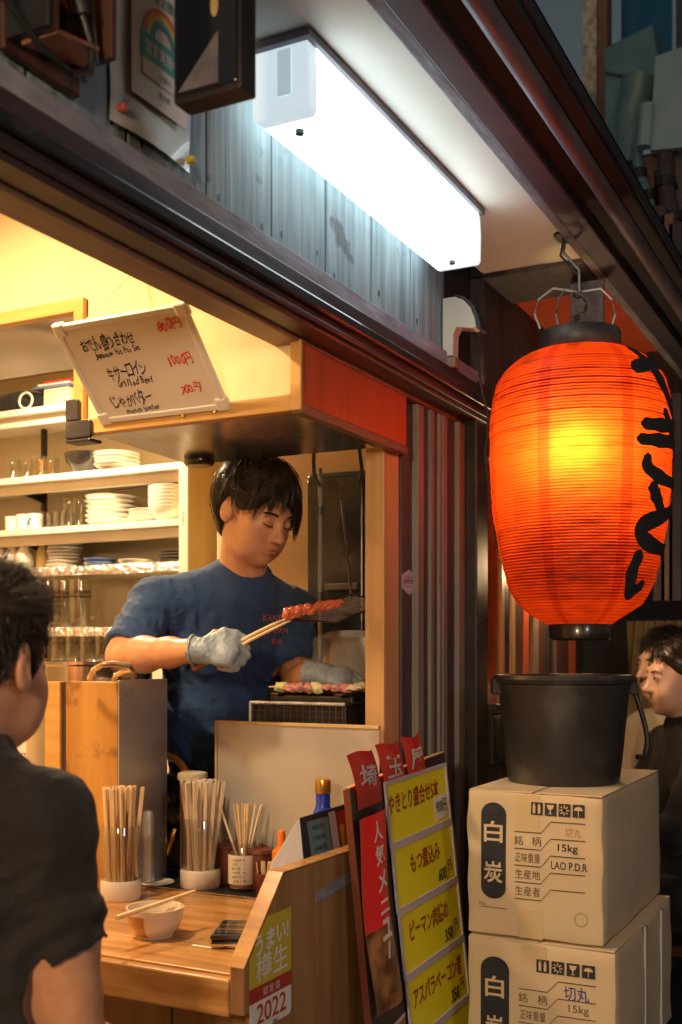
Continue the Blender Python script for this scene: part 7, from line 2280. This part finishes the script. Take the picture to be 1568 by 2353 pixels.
V = Vol((.84, .84, .80), (1.48, 1.46, 1.76), .005)
cust_torso(V, -.005)
V.cap(nb2 - UP * .03, h2.p(0, -.03, -.05), .064, .060, .035)
h2.skin(V)
for s_, e_, w_ in ((s2R, e2R, w2R), (s2L, e2L, w2L)):
    V.chain([s_, s_.lerp(e_, .5), e_], [.046, .043, .038], .03)
    V.chain([e_, e_.lerp(w_, .35), w_], [.038, .039, .027], .02)
    hand(V, w_, (w_ - e_), -L2 if s_ is s2R else L2, [.3, .35, .4, .45], scale=.95)
add_mesh('body', V.mesh('body', ['skin']), cu)
V = Vol((.75, .75, .5), (1.62, 1.6, 1.6), .0065)
cust_torso(V, .008)
V.cap(nb2 - UP * .05, nb2 - UP * .0, .078, .074, .04)
V.cap(nb2 + UP * .090, nb2 + UP * .25, .074, .10, .006, -1)
for s_, e_ in ((s2R, e2R), (s2L, e2L)):
    u_ = (e_ - s_).normalized(); c_ = s_.lerp(e_, .52) + u_ * .072 - (L2 * .012 if s_ is s2R else L2 * -.012)
    V.cap(c_, c_ + u_ * .2, .074, .074, .004, -1)
V.keep((0, 0, hi2.z - .08), (0, 0, 1))
V.warp(folds([(s2R - UP * .12 + L2 * .05, .15, (L2 * .7 + UP * .5), UP, 80, .0070), (be2, .2, (UP * .8 + L2 * .4), L2, 60, .0075), (s2R.lerp(e2R, .4), .1, UP, L2, 85, .0050), (ch2 - F2 * .1, .16, (L2 * .9 + UP * .3), UP, 60, .005)]))
add_mesh('t_shirt', V.mesh('t_shirt', ['black_shirt'], 1), cu)
V = Vol((.75, .75, .004), (1.62, 1.6, 1.1), .012)
V.ell(hi2 - UP * .03, [.165, .124, .13], R2, .05)
for sg in (-1, 1):
    h0 = hi2 + L2 * (.085 * sg) - UP * .05; k0_ = h0 - UP * .38 + F2 * .02; a0_ = Vector((k0_.x, k0_.y, .12)) - F2 * .02
    V.chain([h0, k0_, a0_], [.094, .070, .060], .04)
    V.cap(a0_ - UP * .06, a0_ - UP * .065 + F2 * .13, .038, .030, .02)
add_mesh('trousers', V.mesh('trousers', ['navy_ink'], 1), cu)
# hair: clipped sides, tousled top
Vc = Vol(tuple(A(hc2) - .22), tuple(A(hc2) + .22), .006)
Vc.ell(h2.p(0, -.018, .036), [.0815 * h2.s, .102 * h2.s, .088 * h2.s], h2.Rn, .01)
Vc.ell(h2.p(0, -.060, -.030), [.060 * h2.s, .040 * h2.s, .050 * h2.s], h2.Rn, .03)
Vc.ell(h2.p(0, .105, -.040), [.10 * h2.s, .080 * h2.s, .090 * h2.s], h2.Rn, .012, -1)
for sx in (-1, 1):
    Vc.ell(h2.p(sx * .085, -.006, -.020), [.022 * h2.s, .030 * h2.s, .036 * h2.s], h2.Rn, .008, -1)
add_mesh('hair_mass', Vc.mesh('hair_mass', ['hair'], 1), cu)
LIM2 = [(0, .050), (40, .040), (60, .020), (72, -.022), (86, -.030), (98, .020), (112, -.020), (140, -.070), (180, -.078)]
h2.strands(cu, 5200, cap_hair(LIM2, length=.030, nseg=3, ell=((0, -.018, .036), (.0825, .103, .089)), up_only=-.75), 3, .0008, 'hair', seed=11)
def tousle(lo_z, ln):
    def fn(g, n):
        d = g.normal(size=(n * 4, 3)); d /= np.linalg.norm(d, axis=1, keepdims=True)
        d = d[d[:, 2] > lo_z][:n]; n = len(d)
        p = A((0, -.016, .036)) + d * A((.080, .100, .088))
        cl = np.round(p * 55) / 55
        rr_ = np.sin(cl @ A((517., 331., 713.)))[:, None] * .5
        rr2 = np.cos(cl @ A((211., 631., 377.)))[:, None] * .5
        up_ = d * .75 + np.concatenate([rr_ * .9, .30 + rr2 * .7, np.full((n, 1), .38)], 1) + g.normal(0, .22, (n, 3))
        up_ /= np.linalg.norm(up_, axis=1, keepdims=True)
        L = ln * g.uniform(.55, 1.15, (n, 1)) * np.clip((p[:, 2:3] - .02) / .07, .25, 1)
        bend = np.concatenate([rr2, rr_ + .4, np.full((n, 1), -.5)], 1) * .5
        out = [p + (up_ * t + bend * t * t) * L for t in np.linspace(0, 1, 5)]
        return np.stack(out, 1)
    return fn
def fringe(g, n):
    t = np.linspace(0, 1, 8)[None, :, None]
    x0 = g.uniform(-.04, .082, (n, 1, 1)); k = np.round(x0 * 130) / 130
    a = np.concatenate([x0 * .6 + .006, np.full_like(x0, .03), np.full_like(x0, .132) - np.abs(x0) * .35], 2)
    b = np.concatenate([x0 * 1.12, .105 - np.abs(x0) * .45 + g.uniform(0, .014, (n, 1, 1)), .105 + g.uniform(-.008, .010, (n, 1, 1)) - np.abs(x0) * .35], 2)
    c = np.concatenate([x0 * 1.05 + .018 * np.sin(k * 900), .106 - np.abs(x0) * .62 + g.uniform(-.004, .008, (n, 1, 1)), .052 - np.abs(x0) * .55 + .016 * np.sin(k * 610) + g.uniform(-.010, .010, (n, 1, 1))], 2)
    return (1 - t) ** 2 * a + 2 * t * (1 - t) * b + t * t * c
hd.strands(ck, 420, fringe, 7, .0011, 'hair', seed=31)
hd.strands(ck, 1500, tousle(.30, .024), 4, .0009, 'hair', seed=33)
h2.strands(cu, 9000, tousle(.25, .040), 4, .00055, 'hair_brown', seed=13)
h2.strands(cu, 2600, tousle(.05, .026), 4, .0006, 'hair', seed=14)
# ------------------------------------------------------------------ two people laughing next door
def sitter(loc, label, hpx, hpy, t, f, shirt, sc_, smile, hair_fn, lims, nh, arm_f):
    P_ = person('person', loc, label)
    c = at(hpx, hpy, t=t)
    H_ = Head(c, f, UP, sc_)
    F_ = Vector((f.x, f.y, 0)).normalized(); L_ = UP.cross(F_)
    nk = c - UP * .155 - F_ * .03
    RR = A(Matrix((-L_, F_, UP)).transposed())
    sr, sl = nk - L_ * .165 - UP * .07, nk + L_ * .165 - UP * .07
    er, el = sr - UP * .24 + F_ * .12, sl - UP * .24 + F_ * .12
    wr_, wl_ = er + F_ * .22 + UP * .04, el + F_ * .22 + UP * .04
    cc, bb_, hh = nk - UP * .2, nk - UP * .38, nk - UP * .52
    def tors(V, g):
        V.ell(cc, [.16 + g, .11 + g, .17 + g], RR, .04); V.ell(bb_, [.14 + g, .11 + g, .16 + g], RR, .06); V.ell(hh, [.16 + g, .13 + g, .12 + g], RR, .06)
        for s_ in (sr, sl): V.cap(s_, nk - UP * .03, .05 + g, .05 + g, .05)
        for s_, e_, w_ in ((sr, er, wr_), (sl, el, wl_)):
            V.chain([s_, e_], [.05 + g, .044 + g], .03); V.chain([e_, w_.lerp(e_, .25)], [.044 + g, .036 + g], .02)
    V = Vol(tuple(A(c) - A((.34, .48, .80))), tuple(A(c) + A((.34, .55, .19))), .006)
    tors(V, -.006); V.cap(nk - UP * .02, H_.p(0, -.03, -.05), .056, .052, .03)
    H_.skin(V, smile)
    for w_, e_ in ((wr_, er), (wl_, el)):
        V.chain([e_, w_], [.04, .027], .02); hand(V, w_, F_, UP, [.4, .5, .5, .6])
    add_mesh('body', V.mesh('body', ['skin_fair']), P_)
    V = Vol(tuple(A((c.x, c.y, 0)) - A((.6, .6, 0))), (c.x + .6, c.y + .7, hh.z + .2), .012)
    V.ell(hh - UP * .02, [.17, .14, .12], RR, .05)
    for sg in (-1, 1):
        h0 = hh + L_ * .09 * sg; k_ = h0 + F_ * .38; V.chain([h0, k_, Vector((k_.x, k_.y, .12))], [.09, .068, .055], .03)
        V.cap((k_.x, k_.y, .06), Vector((k_.x, k_.y, .05)) + F_ * .12, .040, .034, .02)
    add_mesh('trousers', V.mesh('trousers', ['black_shirt'], 1), P_)
    H_.details(P_, 'open', brow=.0030)
    if smile: MB().tube([H_.p(-.018, .084, -.065), H_.p(0, .0905, -.067), H_.p(.018, .084, -.065)], .0050, 8).build('teeth', 'teeth', P_, smooth=True)
    V = Vol(tuple(A(c) - A((.75, .75, .85))), tuple(A(c) + A((.75, .75, .1))), .010)
    tors(V, .010); V.cap(nk - UP * .04, nk, .072, .068, .03); V.cap(nk + UP * .08, nk + UP * .25, .068, .1, .006, -1); V.keep((0, 0, hh.z - .06), (0, 0, 1))
    V.warp(folds([(cc, .25, (UP * .5 + L_ * .7), L_, 60, .004)]))
    add_mesh('shirt', V.mesh('shirt', [shirt], 1), P_)
    Vc = Vol(tuple(A(c) - .22), tuple(A(c) + .22), .007)
    Vc.ell(H_.p(0, -.022, .040), [.084 * sc_, .102 * sc_, .088 * sc_], H_.Rn, .01)
    Vc.ell(H_.p(0, .105, -.030), [.10 * sc_, .088 * sc_, .098 * sc_], H_.Rn, .012, -1)
    Vc.ell(H_.p(0, .02, -.095), [.12 * sc_, .075 * sc_, .085 * sc_], H_.Rn, .012, -1)
    add_mesh('hair_mass', Vc.mesh('hair_mass', ['hair'], 1), P_)
    H_.strands(P_, nh, cap_hair(lims, length=.12, whorl=hair_fn, ell=((0, -.022, .040), (.085, .103, .089))), 7, .0014, 'hair', seed=int(hpx))
    return P_, H_


wf = (-RT + toward * .12 - UP * .05).normalized()
LIMW = [(0, .055), (40, .045), (70, .022), (90, .010), (112, -.03), (150, -.06), (180, -.065)]
pw_, Hw = sitter((3.55, .60, .004), 'laughing person with dark hair pulled back, in a black top', 1560, 1556, 3.45, wf, 'black_shirt', 1.0, True, (0, .07, .10), LIMW, 900, 0)
MB().lathe([(.0004, -.004), (.004, 0), (.0004, .004)], Hw.p(.088, -.014, -.040), 8).build('earring', 'chrome', pw_)
MB().lathe([(.0004, -.03), (.026, -.02), (.036, 0), (.026, .02), (.0004, .03)], Hw.p(0, -.135, .02), 14).build('hair_bun', 'hair', pw_, smooth=True)
mf = (-RT * .9 + toward * .35).normalized()
pm_, Hm = sitter((3.75, .75, .004), 'person in a cream shirt half hidden behind the laughing one', 1532, 1530, 3.80, mf, 'cream_shirt', 1.02, False, (0, -.06, .12), [(0, .052), (40, .045), (75, .0), (90, -.005), (112, -.02), (150, -.06), (180, -.065)], 900, 0)
Hm.strands(pm_, 900, tousle(.35, .032), 4, .0010, 'hair', seed=21)
for P_, c in ((pw_, Hw), (pm_, Hm)):
    b = c.c
    T = thing('bar_stool', (b.x, b.y, .004), 'dark stool under the ' + ('laughing person' if P_ is pw_ else 'person in the cream shirt'), 'stool')
    sz = b.z - .155 - .52 - .12
    MB().lathe([(.0004, sz - .04), (.16, sz - .04), (.17, sz - .03), (.17, sz), (.0004, sz + .002)], (b.x, b.y, 0), 24).build('seat', 'dark_wood', T, smooth=True)
    for k in range(4):
        a = k * math.pi / 2 + .7
        MB().tube([(b.x + .12 * math.cos(a), b.y + .12 * math.sin(a), sz - .04), (b.x + .17 * math.cos(a), b.y + .17 * math.sin(a), .004)], .014, 8).build('leg', 'dark_wood', T)
